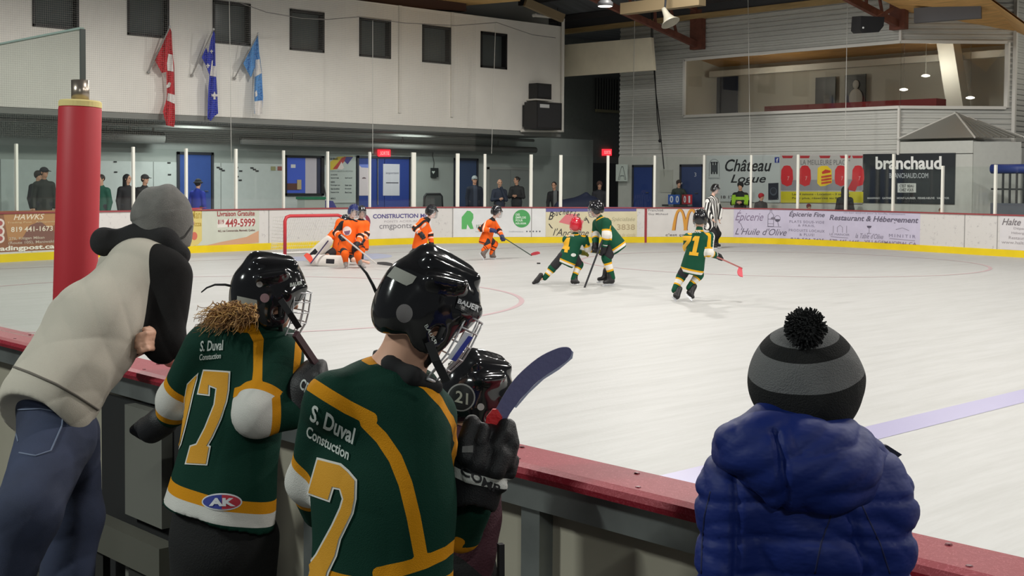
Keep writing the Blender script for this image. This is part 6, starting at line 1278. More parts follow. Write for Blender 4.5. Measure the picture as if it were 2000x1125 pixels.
msw = layered('sweater', (188, 181, 168), [('blk', (30, 29, 29))], .9, bump=.25, bscale=500, spec=.15)
sweater = soft('sweater', Q, .0085, msw, man, sw_disp, sw_att)
bt = tree_of(sweater)
hp_ = [p for p in stripes_from(bt, [[(16, 712), (57, 727), (110, 750), (150, 773), (192, 800)]])[0]]
if len(hp_) > 2: MB().tube([p-CF*.003 for p in hp_], .0045, 6).build('rib_seam', mat('seam_dark', (104, 98, 90), .9), sweater, True)
hp_ = stripes_from(bt, [[(268, 700), (250, 735), (228, 758)]])[0]
if len(hp_) > 1: MB().tube([p-CF*.002 for p in hp_], .004, 6).build('pocket_slit', mat('sleeve_black', (30, 29, 29), .9), sweater, True)
Q = [PC(203, 473, 4.42, 20, 270, 458, 4.45, 18, .03), PC(205, 487, 4.40, 11, 285, 466, 4.42, 12, .03), PC(270, 462, 4.45, 20, 318, 470, 4.42, 24, .04), PC(318, 470, 4.42, 24, 350, 498, 4.42, 22, .03), PE(200, 470, 4.42, 20, 24, 24, .03, 15)]
soft('hood', Q, .008, mat('hood_black', (28, 27, 28), .9, bump=.3, bscale=300), man, lambda V, N: .007*wob(V, 30, 5))
hatu = (CU*.93-CR*.22).normalized(); hc_ = at(320, 424, 4.5)
def hat_disp(V, N):
    h_ = (V-A3(hc_))@A3(hatu); return .006*wob(V, 28, 2)*(h_ > .01)+.004*np.sin(((V-A3(hc_))@A3(CR))*75)*np.clip((h_-.03)/.05, 0, 1)
Q = [ellip(at(319, 430, 4.5), (57*4.5/FOC, 57*4.5/FOC, 63*4.5/FOC), ((CR*.97+CU*.22), CF, hatu), .02), ellip(at(312, 405, 4.5), (45*4.5/FOC, 45*4.5/FOC, 38*4.5/FOC), ((CR*.97+CU*.22), CF, hatu), .05),
     cap(at(318, 452, 4.5), at(319, 459, 4.5), .103, .101, .012), minus(cap(at(330, 530, 4.5)-hatu*.01, at(345, 600, 4.5), .116, None, .006))]
beanie = soft('beanie', Q, .006, mat('beanie_grey', (118, 116, 112), .95, bump=.5, bscale=350, var=.12, vscale=25), man, hat_disp)
cl = stripes_from(tree_of(beanie), [[(264, 443), (272, 456), (290, 466), (315, 472), (340, 472), (360, 462), (374, 442)]])[0]
if len(cl) > 2: MB().tube(cl, .0045, 6).build('fold_line', mat('beanie_dark', (64, 62, 60), .95), beanie, True)
Q = [PC(98, 772, 4.07, 80, 112, 850, 4.08, 80, .04, mdir, .76)]
for ch_, rr in ((lk, (74, 60, 44)), (rk, (66, 56, 44))):
    Q += [PC(*ch_[0][:3], rr[0], *ch_[1][:3], rr[1], .04), PC(*ch_[1][:3], rr[1], *ch_[2][:3], rr[2], .04)]
def jean_disp(V, N):
    z = V[:, 2]; u = (V-A3(at(80, 900, 3.9)))@A3(CR); return .006*wob(V, 10, 3)+.008*(ridge(V, (5, 5, 9), 2)-.5)*np.clip((1.05-z)*2.5, .15, 1)
jeans = soft('jeans', Q, .009, mat('denim', (46, 54, 78), .85, bump=.3, bscale=600, var=.28, vscale=5), man, jean_disp)
bt = tree_of(jeans)
for ln in ([(36, 800), (80, 798), (124, 806), (122, 830), (100, 880), (70, 890), (38, 884)], [(14, 770), (30, 840), (36, 862)]):
    q = stripes_from(bt, [ln])[0]
    if len(q) > 2: MB().tube([p-CF*.002 for p in q], .003, 5).build('pocket_seam', mat('denim_light', (104, 114, 136), .85), jeans, True)
for ch_ in (lk, rk):
    an = at(*ch_[-1][:3]); d = Vector((mdir.x, mdir.y, 0)).normalized(); soft('shoe', [cap((an.x-d.x*.04, an.y-d.y*.04, .045), (an.x+d.x*.19, an.y+d.y*.19, .04), .05, .045, .03), cap((an.x, an.y, .05), (an.x, an.y, .12), .05, .05, .03)], .01, mat('shoe_dark', (40, 40, 44), .6), man)

# ---------------- helpers for the green team in front
def cloth_num(o, polys, off=.0035):
    for pts, m, of, nm in polys:
        u, q = patch_shape(pts); decal(o, '', q, m, nm, off=of, uvF=u, sub=4)
def grow(pts, d):
    P = np.array(pts, float); a = np.roll(P, 1, 0)-P; b = np.roll(P, -1, 0)-P
    area = np.sum(P[:, 0]*np.roll(P[:, 1], -1)-np.roll(P[:, 0], -1)*P[:, 1]); sg = 1 if area > 0 else -1
    e0 = P-np.roll(P, 1, 0); e1 = np.roll(P, -1, 0)-P; n0 = np.stack([e0[:, 1], -e0[:, 0]], 1); n1 = np.stack([e1[:, 1], -e1[:, 0]], 1)
    n0 /= np.linalg.norm(n0, axis=1)[:, None]; n1 /= np.linalg.norm(n1, axis=1)[:, None]; n = n0+n1; n /= np.maximum((n*n).sum(1)/2, .35)[:, None]
    return [tuple(p) for p in P+n*sg*d]
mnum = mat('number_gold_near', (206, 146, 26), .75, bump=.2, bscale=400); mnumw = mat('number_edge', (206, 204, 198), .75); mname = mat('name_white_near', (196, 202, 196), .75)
def near_helmet(c, f, up, s, root, h=.005, cagergb=(206, 206, 208)):
    """glossy two-piece helmet with ridges, vents, ear cups and a wire cage"""
    c = Vector(c); up = Vector(up).normalized(); f = Vector(f); f = (f-up*f.dot(up)).normalized(); r = f.cross(up); p = lambda a, b, d: c+r*a*s+f*b*s+up*d*s
    P = [ellip(p(0, -.018, .028), (.106*s, .132*s, .122*s), (r, f, up), .02), ellip(p(0, .035, .035), (.103*s, .098*s, .112*s), (r, f, up), .01)]
    P += [cap(p(0, .05, .136), p(0, -.07, .136), .02*s, .026*s, .04)]
    for q in (-1, 1):
        P += [cap(p(.052*q, .06, .132), p(.056*q, -.08, .122), .017*s, None, .02), ellip(p(.086*q, -.0, -.05), (.02*s, .062*s, .06*s), (r, f, up), .025), cap(p(.07*q, .096, .055), p(.098*q, .045, .03), .016*s, .014*s, .015), cap(p(.1*q, .02, .10), p(.1*q, -.07, .075), .012*s, .014*s, .02)]
    P += [ellip(p(0, -.085, -.04), (.082*s, .055*s, .07*s), (r, f, up), .03), cap(p(.06, .108, .052), p(-.06, .108, .052), .011*s, None, .02)]
    P += [minus(ellip(p(0, .105, -.06), (.074*s, .09*s, .088*s), (r, f, up), .012)), minus(ellip(p(0, .03, -.13), (.085*s, .12*s, .075*s), (r, f, up), .012)), minus(ellip(p(0, 0, -.02), (.086*s, .102*s, .1*s), (r, f, up), .01))]
    for q in (-1, 1):
        P += [minus(cap(p(.03*q, .05, .162), p(.03*q, -.05, .168), .010*s, None, .006)), minus(cap(p(.108*q, .06, .10), p(.112*q, .02, .085), .008*s, .011*s, .004)), minus(cap(p(.104*q, .0, .125), p(.1*q, -.05, .125), .007*s, None, .004)), minus(ellip(p(.112*q, .012, -.045), (.03*s, .02*s, .022*s), (r, f, up), .006)), minus(cap(p(.112*q, .075, .075), p(.125*q, -.09, .04), .0045*s, None, .004))]
    hm = soft('helmet', P, h, mat('helmet_gloss', (22, 22, 24), .12, coat=.8), root)
    w = MB()
    def cp(a, z): 
        k = 1-.26*max(0, (-z-.07))/.09
        return c+f*((.122*math.cos(a)+.036)*k*s)+r*.1*math.sin(a)*s*(.6+.4*k)+up*z*s
    zs = (.035, .0, -.04, -.08, -.12, -.16)
    for z in zs: w.tube([cp(a, z) for a in np.linspace(-1.3, 1.3, 11)], .0026*s, 6)
    for a in np.linspace(-1.3, 1.3, 7): w.tube([cp(a, z) for z in zs], .0026*s, 6)
    w.tube([cp(a, -.162) for a in np.linspace(-1.3, 1.3, 11)], .0045*s, 6); w.build('cage', mat('cage_steel', cagergb, .25, metal=.35), hm, True)
    sid = MB()
    for q in (-1, 1): sid.tube([p(.1*q, .02, -.02), p(.085*q, .03, -.07), p(.05*q, .05, -.12), p(.0, .065, -.14)], .009*s, 6)
    sid.build('chin_strap', mat('strap_black', (26, 26, 28), .7), hm, True)
    return hm, p
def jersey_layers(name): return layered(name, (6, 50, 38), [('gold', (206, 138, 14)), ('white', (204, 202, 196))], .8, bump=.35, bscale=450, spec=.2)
# ---------------- child with number 17
k17 = thing('person', 'person in green jersey number 17 and black caged helmet with curly light brown hair', 'person', (at(450, 1000, 3.8).x, at(450, 1000, 3.8).y, 0))
hc17 = at(526, 580, 3.78); f17 = (CR*.88+CF*.42-CU*.12).normalized(); u17 = (CU*.97+CR*.14).normalized()
kf = (CR*.45+CF*.9).normalized()           # chest direction
P, *_ = head_prims(hc17, f17, u17, .78)
P += [PC(490, 640, 3.82, 32, 505, 600, 3.8, 34), PC(478, 690, 3.82, 62, 440, 960, 3.82, 66, .05, kf, .7), PC(400, 680, 3.78, 30, 548, 690, 3.86, 30), PC(400, 680, 3.82, 28, 346, 790, 3.92, 22), PC(346, 790, 3.92, 22, 305, 838, 4.0, 17), PC(545, 700, 3.76, 28, 502, 812, 3.64, 24), PC(502, 812, 3.64, 24, 585, 795, 3.72, 18)]
P += hand(at(305, 838, 4.0), -CR*.7-CU*.4+CF*.4, -CF, .55, 1, .9)+hand(at(585, 795, 3.72), CR*.5+CU*.8, -CF, .6, -1, .9)
for a in ((410, 1010, 3.85), (480, 1010, 3.85)): P += [PC(*a, 44, a[0]-5, 1240, 3.82, 32), PC(a[0]-5, 1240, 3.82, 32, a[0]-8, 1465, 3.8, 22)]+foot_prims(at(a[0]-8, 1465, 3.8), (kf.x, kf.y, 0), .9)
b17 = soft('body', P, .008, mat('skin_b', SKIN['b'], .55), k17); eyes(hc17, f17, u17, .78, b17)
top17, hem17 = at(478, 712, 3.80), at(427, 990, 3.80)
Q = [cap(top17, at(455, 830, 3.8), 92*3.8/FOC, 98*3.8/FOC, .05, kf, .72), cap(at(455, 830, 3.8), hem17+(hem17-top17).normalized()*.1, 98*3.8/FOC, 126*3.8/FOC, .05, kf, .74), PC(412, 668, 3.78, 42, 545, 682, 3.84, 46, .05), PC(478, 660, 3.8, 52, 492, 632, 3.8, 44, .04),
     PC(402, 680, 3.82, 46, 346, 782, 3.92, 36, .03), PC(346, 782, 3.92, 36, 338, 806, 3.95, 32, .03), PC(545, 700, 3.75, 50, 500, 808, 3.65, 47, .04), PC(500, 808, 3.65, 45, 566, 806, 3.68, 35, .02)]
Q.append(minus(cap(hem17+(hem17-top17).normalized()*.42, hem17+(hem17-top17).normalized()*.9, .425, None, .008)))
lines17 = None
def mk_att(torso, armL, armR, lines, hw, nowhite=None, R0=.07):
    (tp, hm_) = torso
    def f(V):
        t, _ = along(V, tp, hm_); L = (hm_-tp).length
        g = np.abs(t-(L-.045))-.018; w = np.abs(t-(L-.008))-.020
        g = np.maximum(g, -(w))
        for arm in (armL, armR):
            da = seg_d(V, arm)-R0; ts, _ = along(V, arm[1], arm[2]); te, _ = along(V, arm[1], arm[0]); dU = seg_d(V, arm[:2]); dL = seg_d(V, arm[1:])
            a1 = np.where(dU < dL, -np.maximum(te, 0), np.maximum(ts, 0)); on = np.maximum(da, -.5)
            if arm is not nowhite: w = np.minimum(w, np.maximum(np.abs(a1+.005)-.045, on)); g = np.minimum(g, np.maximum(np.abs(np.abs(a1+.005)-.058)-.0135, on))
        for ln in lines:
            if len(ln) > 1: g = np.minimum(g, seg_d(V, ln)-hw)
        return {'gold': g, 'white': w}
    return f
def two_pass(name, Q, h, m, root, disp, attf, lines_px, hw, **k):
    """build the cloth once to find where the seams lie on it, then dye it"""
    V, F = field_mesh(Q, h, 1, disp); bvh = BVHTree.FromPolygons(V.tolist(), F.tolist()); L3 = stripes_from(bvh, lines_px)
    o = mesh(name, V, F.tolist(), m, root, True, attrs=attf(L3)(V)); SURF[o.name] = (V, F); return o
aL17 = [at(402, 680, 3.82), at(346, 782, 3.92), at(330, 830, 3.96)]; aR17 = [at(545, 700, 3.75), at(500, 808, 3.62), at(575, 806, 3.66)]
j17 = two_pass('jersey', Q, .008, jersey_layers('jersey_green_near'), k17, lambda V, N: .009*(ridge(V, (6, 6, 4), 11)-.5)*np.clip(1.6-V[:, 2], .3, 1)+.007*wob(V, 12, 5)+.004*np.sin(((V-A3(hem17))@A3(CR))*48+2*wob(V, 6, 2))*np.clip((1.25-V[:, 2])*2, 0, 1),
    lambda L3: mk_att((top17, hem17), aL17, aR17, L3, .0155, R0=.095), [[(470, 640), (492, 640), (505, 665), (503, 720), (500, 775)], [(584, 672), (582, 700), (578, 730)]], .0155)
s7a = [(398, 721), (451, 725), (449, 762), (445, 785), (433, 820), (417, 855), (409, 869), (413, 871), (406, 909), (362, 907), (372, 870), (384, 866), (400, 835), (418, 790), (422, 760), (412, 756), (411, 774), (386, 771)]
s1a = [(389, 727), (366, 749), (361, 776), (357, 825), (352, 862), (345, 890), (356, 868), (366, 830), (374, 796), (381, 765), (387, 742)]
cloth_num(j17, [(s7a, mnumw, .003, 'number_edge'), (grow(s7a, -3), mnum, .005, 'number'), (s1a, mnumw, .003, 'number_edge'), (grow(s1a, -2.2), mnum, .005, 'number')])
decal(j17, 'S. Duval', [(391, 686), (436, 684), (437, 664), (393, 666)], mname, bold=.02); decal(j17, 'Constuction', [(390, 703), (432, 700), (433, 689), (391, 691)], mname, bold=.02)
cloth_num(j17, [(ell(434, 980, 39, 17, n=28), mat('logo_white', (206, 208, 212), .7), .003, 'crest'), (np.concatenate([ell(434, 980, 36, 14, 90, 270, 14)]).tolist(), mat('logo_blue', (44, 56, 140), .7), .005, 'crest_half'), (ell(434, 980, 36, 14, -90, 90, 14), mat('logo_red', (176, 40, 58), .7), .005, 'crest_half')])
decal(j17, 'AK', [(410, 988), (460, 988), (458, 972), (412, 972)], mat('logo_white', (206, 208, 212), .7), 'crest_letters', off=.007, bold=.05)
Q = [PC(432, 985, 3.82, 100, 436, 1050, 3.82, 104, .05, kf, .8)]+[c_ for a in (395, 482) for c_ in (PC(a, 1050, 3.84, 62, a-4, 1210, 3.82, 56, .04),)]
soft('pants', Q, .011, mat('hockey_pants', (9, 9, 10), .85, bump=.3, bscale=200), k17, lambda V, N: .006*wob(V, 14, 3))
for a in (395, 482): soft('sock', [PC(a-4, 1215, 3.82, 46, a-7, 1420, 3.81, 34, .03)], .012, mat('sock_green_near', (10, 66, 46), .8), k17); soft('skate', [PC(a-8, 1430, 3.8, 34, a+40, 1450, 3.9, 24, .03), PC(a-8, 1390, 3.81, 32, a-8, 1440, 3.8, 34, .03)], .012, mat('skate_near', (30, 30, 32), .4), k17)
hm17, p17 = near_helmet(hc17, f17, u17, .80, k17)
tape = mat('tape_grey', (146, 146, 138), .7); dot = mat('sticker_grey', (168, 164, 162), .5)
decal(hm17, '', [(463, 602), (503, 604), (502, 586), (464, 578)], tape, 'tape', off=.002, uvF=(np.array([(0, 0), (1, 0), (1, 1), (0, 1)], float), [(0, 1, 2, 3)]), sub=4)
for (x, y, r, m_) in ((507, 555, 6, dot), (517, 582, 9, mat('sticker_pink', (150, 118, 122), .5))): u, q = patch_shape(ell(x, y, r, r, n=16)); decal(hm17, '', q, m_, 'sticker', off=.002, uvF=u, sub=2)
decal(hm17, 'BAUER', [(566, 561), (590, 556), (590, 549), (566, 553)], mname, off=.002, bold=.03)
MB().tube([at(x, y, 3.76) for x, y in ((458, 560), (440, 556), (420, 556), (404, 562), (393, 571))], [.004, .004, .0035, .003, .002], 6).build('loose_strap', mat('strap_black', (26, 26, 28), .7), hm17, True)
for (a_, b_) in (((548, 585, 3.66), (566, 612, 3.66)), ((566, 612, 3.66), (584, 640, 3.70))): MB().bar(at(*a_), at(*b_), .018, .004, CF).build('chin_strap', mat('strap_black', (26, 26, 28), .7), hm17)
# curly hair under the helmet: coiled strands
rng = random.Random(5); hb = MB()
for i in range(520):
    x0, y0 = rng.uniform(448, 503), rng.uniform(598, 624); D0 = 3.695+rng.uniform(-.05, .06)
    ex = x0-rng.uniform(0, 76); ey = y0+rng.uniform(2, 36)+max(0, (470-ex))*.10; R = rng.uniform(2, 6); n = 26; tn = rng.uniform(1.2, 3.2)*2*math.pi; ph = rng.uniform(0, 6.28); P_ = []
    for k in range(n):
        t = k/(n-1); a = ph+tn*t; P_.append(at(x0+(ex-x0)*t+R*math.cos(a)*min(1, t*3), y0+(ey-y0)*t**1.7-11*math.sin(t*2.6)+R*math.sin(a)*min(1, t*3), D0-.02*t+R*.0015*math.sin(a+1.57)))
    hb.cur = rng.choice((0, 0, 1, 1, 2)); hb.tube(P_, [.0016*(1-.6*(k/(n-1))**3) for k in range(n)], 4)
hb.build('hair', [mat('hair_brown', (160, 118, 76), .5), mat('hair_gold', (222, 176, 112), .45), mat('hair_dark', (116, 84, 54), .5)], k17, True)
# gloves of the child with number 17
def glove_soft(P, h, m, root, disp=None): return soft('glove', P, h, m, root, disp)
mgl = mat('glove_black', (26, 26, 28), .55, bump=.25, bscale=300)
g1 = glove_soft([PC(586, 790, 3.70, 38, 598, 758, 3.70, 36, .03), PC(598, 758, 3.70, 34, 612, 730, 3.72, 30, .02)]+[PC(606+o, 738-o*.2, 3.70-.01*i, 11, 622+o*.4, 722-o*.6, 3.72, 10, .008) for i, o in enumerate((-14, -3, 8, 18))], .006, mgl, k17)
decal(g1, 'CB', [(584, 756), (600, 772), (606, 752), (592, 738)], mname, off=.003, bold=.02)
glove_soft([PC(318, 822, 3.97, 30, 296, 838, 4.02, 28, .03)]+[PC(290+o, 836+o, 4.02, 11, 272+o, 846+o*.6, 4.05, 10, .008) for o in (-10, 0, 9)], .007, mgl, k17)
stick17 = thing('hockey_stick', 'dark maroon stick shaft rising from the black glove of the child with number 17', 'hockey stick', at(612, 735, 3.7))
MB().bar(at(577, 652, 3.62), at(626, 724, 3.72), .013, .02).build('shaft', mat('shaft_maroon', (58, 26, 34), .4), stick17); MB().bar(at(626, 724, 3.72), at(700, 840, 3.86), .013, .02).build('shaft_lower', mat('shaft_maroon', (58, 26, 34), .4), stick17)
# ---------------- child with the small helmet right behind number 7
k21 = thing('person', 'person in a black helmet with a round sticker, mostly hidden behind number 7', 'person', (at(912, 1000, 3.10).x, at(912, 1000, 3.10).y, 0))
hc21 = at(928, 772, 3.13); f21 = (CR*.75+CF*.62-CU*.22).normalized(); u21 = (CU*.93+CR*.3).normalized(); k2f = (CR*.6+CF*.8).normalized()
P, *_ = head_prims(hc21, f21, u21, .66)
P += [PC(905, 850, 3.12, 26, 922, 800, 3.12, 30), PC(900, 880, 3.12, 60, 885, 1120, 3.12, 66, .05, k2f, .7), PC(858, 885, 3.10, 30, 945, 890, 3.14, 30), PC(950, 900, 3.14, 24, 940, 1010, 3.12, 20), PC(858, 900, 3.10, 24, 850, 1010, 3.08, 20), PC(940, 1010, 3.12, 20, 935, 1090, 3.08, 16), PC(850, 1010, 3.08, 20, 850, 1090, 3.10, 16)]
P += hand(at(935, 1090, 3.08), -CU, -CF, .8, 1, .5)+hand(at(850, 1090, 3.10), -CU, -CF, .8, -1, .5)
for x in (865, 905): P += [PC(x, 1120, 3.12, 50, x, 1440, 3.12, 36), PC(x, 1440, 3.12, 36, x, 1740, 3.12, 26)]+foot_prims(at(x, 1740, 3.12), (k2f.x, k2f.y, 0), .8)
b21 = soft('body', P, .009, mat('skin_b', SKIN['b'], .55), k21); eyes(hc21, f21, u21, .66, b21)
soft('jacket', [PC(900, 890, 3.12, 76, 888, 1120, 3.12, 82, .05, k2f, .72), PC(860, 890, 3.10, 44, 945, 892, 3.14, 42, .05), PC(950, 905, 3.14, 38, 942, 1010, 3.12, 34), PC(942, 1010, 3.12, 34, 936, 1080, 3.08, 28), PC(858, 905, 3.10, 38, 850, 1080, 3.10, 32)], .01, mat('jersey_dark_red', (62, 24, 36), .8, bump=.3, bscale=200), k21, lambda V, N: .006*wob(V, 14, 2))
soft('pants', [PC(888, 1120, 3.12, 84, 888, 1170, 3.12, 84), PC(865, 1160, 3.12, 52, 865, 1420, 3.12, 44), PC(908, 1160, 3.12, 52, 908, 1420, 3.12, 44), PC(865, 1420, 3.12, 42, 865, 1730, 3.12, 34), PC(906, 1420, 3.12, 42, 906, 1730, 3.12, 34)], .012, mat('hockey_pants', (9, 9, 10), .85), k21)
hm21, p21 = near_helmet(hc21, f21, u21, .68, k21)
u, q = patch_shape(ell(901, 776, 27, 27, n=28)); decal(hm21, '', q, mat('sticker_pale', (150, 150, 146), .5), 'number_sticker', off=.002, uvF=u, sub=3)
u, q = patch_shape(ell(901, 776, 24, 24, n=28)); decal(hm21, '', q, mat('sticker_black', (28, 30, 30), .5), 'number_disc', off=.003, uvF=u, sub=3); decal(hm21, '21', [(889, 784), (913, 790), (914, 768), (892, 762)], mat('sticker_number', (176, 176, 160), .5), 'number', off=.005, bold=.02)
u, q = patch_shape(ell(938, 794, 7, 7, n=14)); decal(hm21, '', q, mat('snap_pale', (180, 176, 172), .4), 'snap', off=.003, uvF=u, sub=1)
# ---------------- child with number 7 in front
k7 = thing('person', 'person in green jersey with a large 7 and black helmet, holding up a stick', 'person', (at(740, 1100, 2.75).x, at(740, 1100, 2.75).y, 0))
hc7 = at(834, 606, 2.72); f7 = (CR*.80+CF*.42-CU*.42).normalized(); u7 = (CU*.85+CR*.42+CF*.1).normalized(); k7f = (CR*.55+CF*.83).normalized()
P, *_ = head_prims(hc7, f7, u7, .78)
P += [PC(768, 745, 2.74, 46, 806, 650, 2.73, 48, .04), PC(752, 790, 2.76, 92, 740, 1090, 2.78, 100, .05, k7f, .68), PC(640, 790, 2.70, 40, 850, 830, 2.82, 40), PC(640, 800, 2.76, 36, 602, 945, 2.86, 28), PC(602, 945, 2.86, 28, 640, 1010, 3.0, 22), PC(845, 850, 2.84, 36, 900, 1035, 2.92, 26), PC(900, 1035, 2.92, 26, 932, 960, 2.82, 22)]
P += hand(at(932, 955, 2.82), CU*.95+CR*.2, -CF*.9-CR*.2, .9, 1, .9)+hand(at(640, 1010, 3.0), CR*.5-CU*.5+CF*.4, -CF, .9, 1, .6)
for x in (690, 785): P += [PC(x, 1130, 2.78, 62, x-4, 1480, 2.76, 46), PC(x-4, 1480, 2.76, 46, x-6, 1850, 2.74, 32)]+foot_prims(at(x-6, 1880, 2.74), (k7f.x, k7f.y, 0), .95)
b7 = soft('body', P, .008, mat('skin_a', SKIN['a'], .55), k7); eyes(hc7, f7, u7, .78, b7)
top7, hem7 = at(752, 838, 2.75), at(742, 1150, 2.76)
Q = [cap(top7, at(746, 960, 2.75), 138*2.75/FOC, 146*2.75/FOC, .06, k7f, .68), cap(at(746, 960, 2.75), hem7+(hem7-top7).normalized()*.1, 146*2.75/FOC, 166*2.75/FOC, .06, k7f, .72), PC(655, 782, 2.70, 62, 832, 815, 2.80, 64, .06), PC(742, 790, 2.75, 76, 776, 762, 2.73, 70, .05),
     PC(640, 800, 2.76, 52, 602, 940, 2.86, 40, .04), PC(602, 940, 2.86, 40, 625, 1000, 2.98, 36, .03), PC(842, 850, 2.84, 50, 898, 1040, 2.92, 36, .03), PC(898, 1040, 2.92, 36, 930, 985, 2.84, 32, .02)]
Q += [minus(cap(hem7+(hem7-top7).normalized()*.40, hem7+(hem7-top7).normalized()*.9, .405, None, .008)), minus(cap(at(792, 690, 2.73), at(812, 630, 2.73), 56*2.73/FOC, None, .02))]
aL7 = [at(640, 800, 2.76), at(602, 940, 2.86), at(625, 1000, 2.98)]; aR7 = [at(842, 850, 2.84), at(898, 1040, 2.92), at(930, 985, 2.84)]
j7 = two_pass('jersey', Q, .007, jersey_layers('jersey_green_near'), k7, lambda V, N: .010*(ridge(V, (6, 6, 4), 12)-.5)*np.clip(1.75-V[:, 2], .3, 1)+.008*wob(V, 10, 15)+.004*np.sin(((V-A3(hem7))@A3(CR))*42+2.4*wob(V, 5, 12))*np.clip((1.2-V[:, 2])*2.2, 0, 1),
    lambda L3: mk_att((top7, hem7), aL7, aR7, L3, .0145, nowhite=aR7, R0=.082), [[(606, 750), (640, 772), (680, 796), (724, 818)], [(716, 826), (745, 855), (772, 895), (792, 945), (808, 1010), (822, 1085)], [(700, 690), (730, 706), (765, 716), (800, 733), (832, 750), (862, 785), (884, 825), (893, 862), (886, 905)], [(896, 1058), (870, 1080), (830, 1098), (790, 1110), (740, 1121)]], .0145)
s7b = [(621, 893), (668, 905), (683, 918), (699, 937), (698, 974), (692, 1003), (668, 1053), (660, 1086), (645, 1118), (634, 1160), (592, 1150), (589, 1092), (606, 1098), (618, 1082), (649, 1024), (664, 991), (669, 974), (664, 957), (654, 955), (646, 981), (601, 965)]
cloth_num(j7, [(s7b, mnumw, .003, 'number_edge'), (grow(s7b, -4.2), mnum, .0048, 'number')])
decal(j7, 'S. Duval', [(606, 820), (690, 868), (696, 836), (613, 789)], mname, bold=.025); decal(j7, 'Constuction', [(599, 851), (681, 899), (685, 878), (603, 829)], mname, bold=.02)
soft('undershirt', [PC(738, 694, 2.77, 13, 764, 712, 2.69, 15, .02), PC(764, 712, 2.69, 15, 806, 734, 2.66, 16, .02), PC(806, 734, 2.66, 16, 850, 756, 2.70, 16, .02)], .008, mat('undershirt_black', (24, 24, 26), .9), k7, lambda V, N: .0015*wob(V, 26, 1))
Q = [PC(740, 1150, 2.78, 130, 740, 1260, 2.78, 132, .05, k7f, .8)]+[PC(x, 1260, 2.78, 80, x-4, 1480, 2.76, 72, .04) for x in (690, 785)]
soft('pants', Q, .012, mat('hockey_pants', (9, 9, 10), .85), k7)
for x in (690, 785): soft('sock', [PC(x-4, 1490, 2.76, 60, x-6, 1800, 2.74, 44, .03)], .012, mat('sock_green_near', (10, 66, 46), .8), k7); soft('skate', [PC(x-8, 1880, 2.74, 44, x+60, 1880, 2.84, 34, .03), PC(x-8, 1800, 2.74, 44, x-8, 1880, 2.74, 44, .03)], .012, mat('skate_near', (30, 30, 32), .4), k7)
hm7, p7_ = near_helmet(hc7, f7, u7, .80, k7)
decal(hm7, '', [(757, 540), (800, 562), (814, 541), (772, 521)], tape, 'tape', off=.002, uvF=(np.array([(0, 0), (.7, 0), (.78, .25), (.86, .02), (1, .4), (1, 1), (0, 1)], float), [(0, 1, 2, 3, 4, 5, 6)]), sub=4)
u, q = patch_shape(ell(790, 612, 16, 18, n=24)); decal(hm7, '', q, mat('sticker_dull', (112, 108, 108), .5), 'sticker', off=.002, uvF=u, sub=2)
decal(hm7, '', [(888, 602), (932, 622), (938, 600), (894, 578)], mat('badge_black', (30, 32, 34), .3), 'name_badge', off=.0025, uvF=(np.array([(0, 0), (1, 0), (1, 1), (0, 1)], float), [(0, 1, 2, 3)]), sub=3)
decal(hm7, 'BAUER', [(891, 592), (931, 610), (934, 599), (894, 583)], mat('badge_letters', (200, 202, 204), .4), off=.005, bold=.03); decal(hm7, 'BAUER', [(828, 636), (846, 674), (853, 672), (834, 632)], mname, off=.004)
MB().tube([at(x, y, 2.72) for x, y in ((738, 578), (728, 556), (716, 534), (702, 518))], [.004, .0035, .003, .002], 6).build('loose_strap', mat('strap_black', (26, 26, 28), .7), hm7, True)
for (a_, b_) in (((838, 668, 2.62), (852, 705, 2.62)), ((852, 705, 2.62), (872, 745, 2.63))): MB().bar(at(*a_), at(*b_), .018, .004, CF).build('chin_strap', mat('strap_black', (26, 26, 28), .7), hm7)
# white and blue card on the side of the cage
cq = [at(x, y, 2.63) for x, y in ((873, 700), (888, 705), (922, 654), (908, 648))]; cm = MB(); cm.prism([(0, 0), (1, 0), (1, 1), (0, 1)], cq[0], cq[1]-cq[0], cq[3]-cq[0], CF, .004); cm.build('cage_card', mat('card_white', (214, 212, 216), .5), hm7)
cq = [at(x, y, 2.627) for x, y in ((881, 703), (890, 706), (922, 660), (915, 656))]; cm = MB(); cm.prism([(0, 0), (1, 0), (1, 1), (0, 1)], cq[0], cq[1]-cq[0], cq[3]-cq[0], CF, .004); cm.build('card_stripe', mat('card_blue', (46, 54, 150), .5), hm7)
# glove gripping the raised stick
D7 = 2.78
Q = [PC(926, 972, D7, 50, 940, 918, D7, 52, .02, -CF, .85), PC(938, 905, D7, 46, 952, 868, D7+.01, 42, .02, -CF, .8)]
N7 = D7-.038
for (pts, r, dz) in (([(909, 890), (912, 858), (922, 826)], 18, .0), ([(932, 905), (938, 880)], 24, .0), ([(966, 918), (978, 890)], 23, .0), ([(938, 862), (944, 838)], 15, .004), ([(990, 905), (1000, 866), (994, 832)], 16, .02), ([(968, 872), (984, 846), (986, 830)], 15, .012), ([(996, 925), (1003, 898)], 13, .03), ([(918, 930), (950, 940), (978, 950)], 16, -.004)):
    for i in range(len(pts)-1): Q.append(PC(*pts[i], N7+dz+.012*i, r, *pts[i+1], N7+dz+.012*(i+1), r*.94, .0035))
Q.append(minus(PC(916, 1045, D7-.02, 52, 922, 1012, D7-.01, 42, .006)))
gl7 = soft('glove', Q, .0055, layered('glove_near', (28, 28, 30), [('band', (206, 206, 200))], .5, bump=.25, bscale=300), k7, lambda V, N: .002*wob(V, 60, 4),
    lambda V: {'band': np.abs(along(V, at(928, 968, D7), at(940, 915, D7))[0]-.045)-.011})
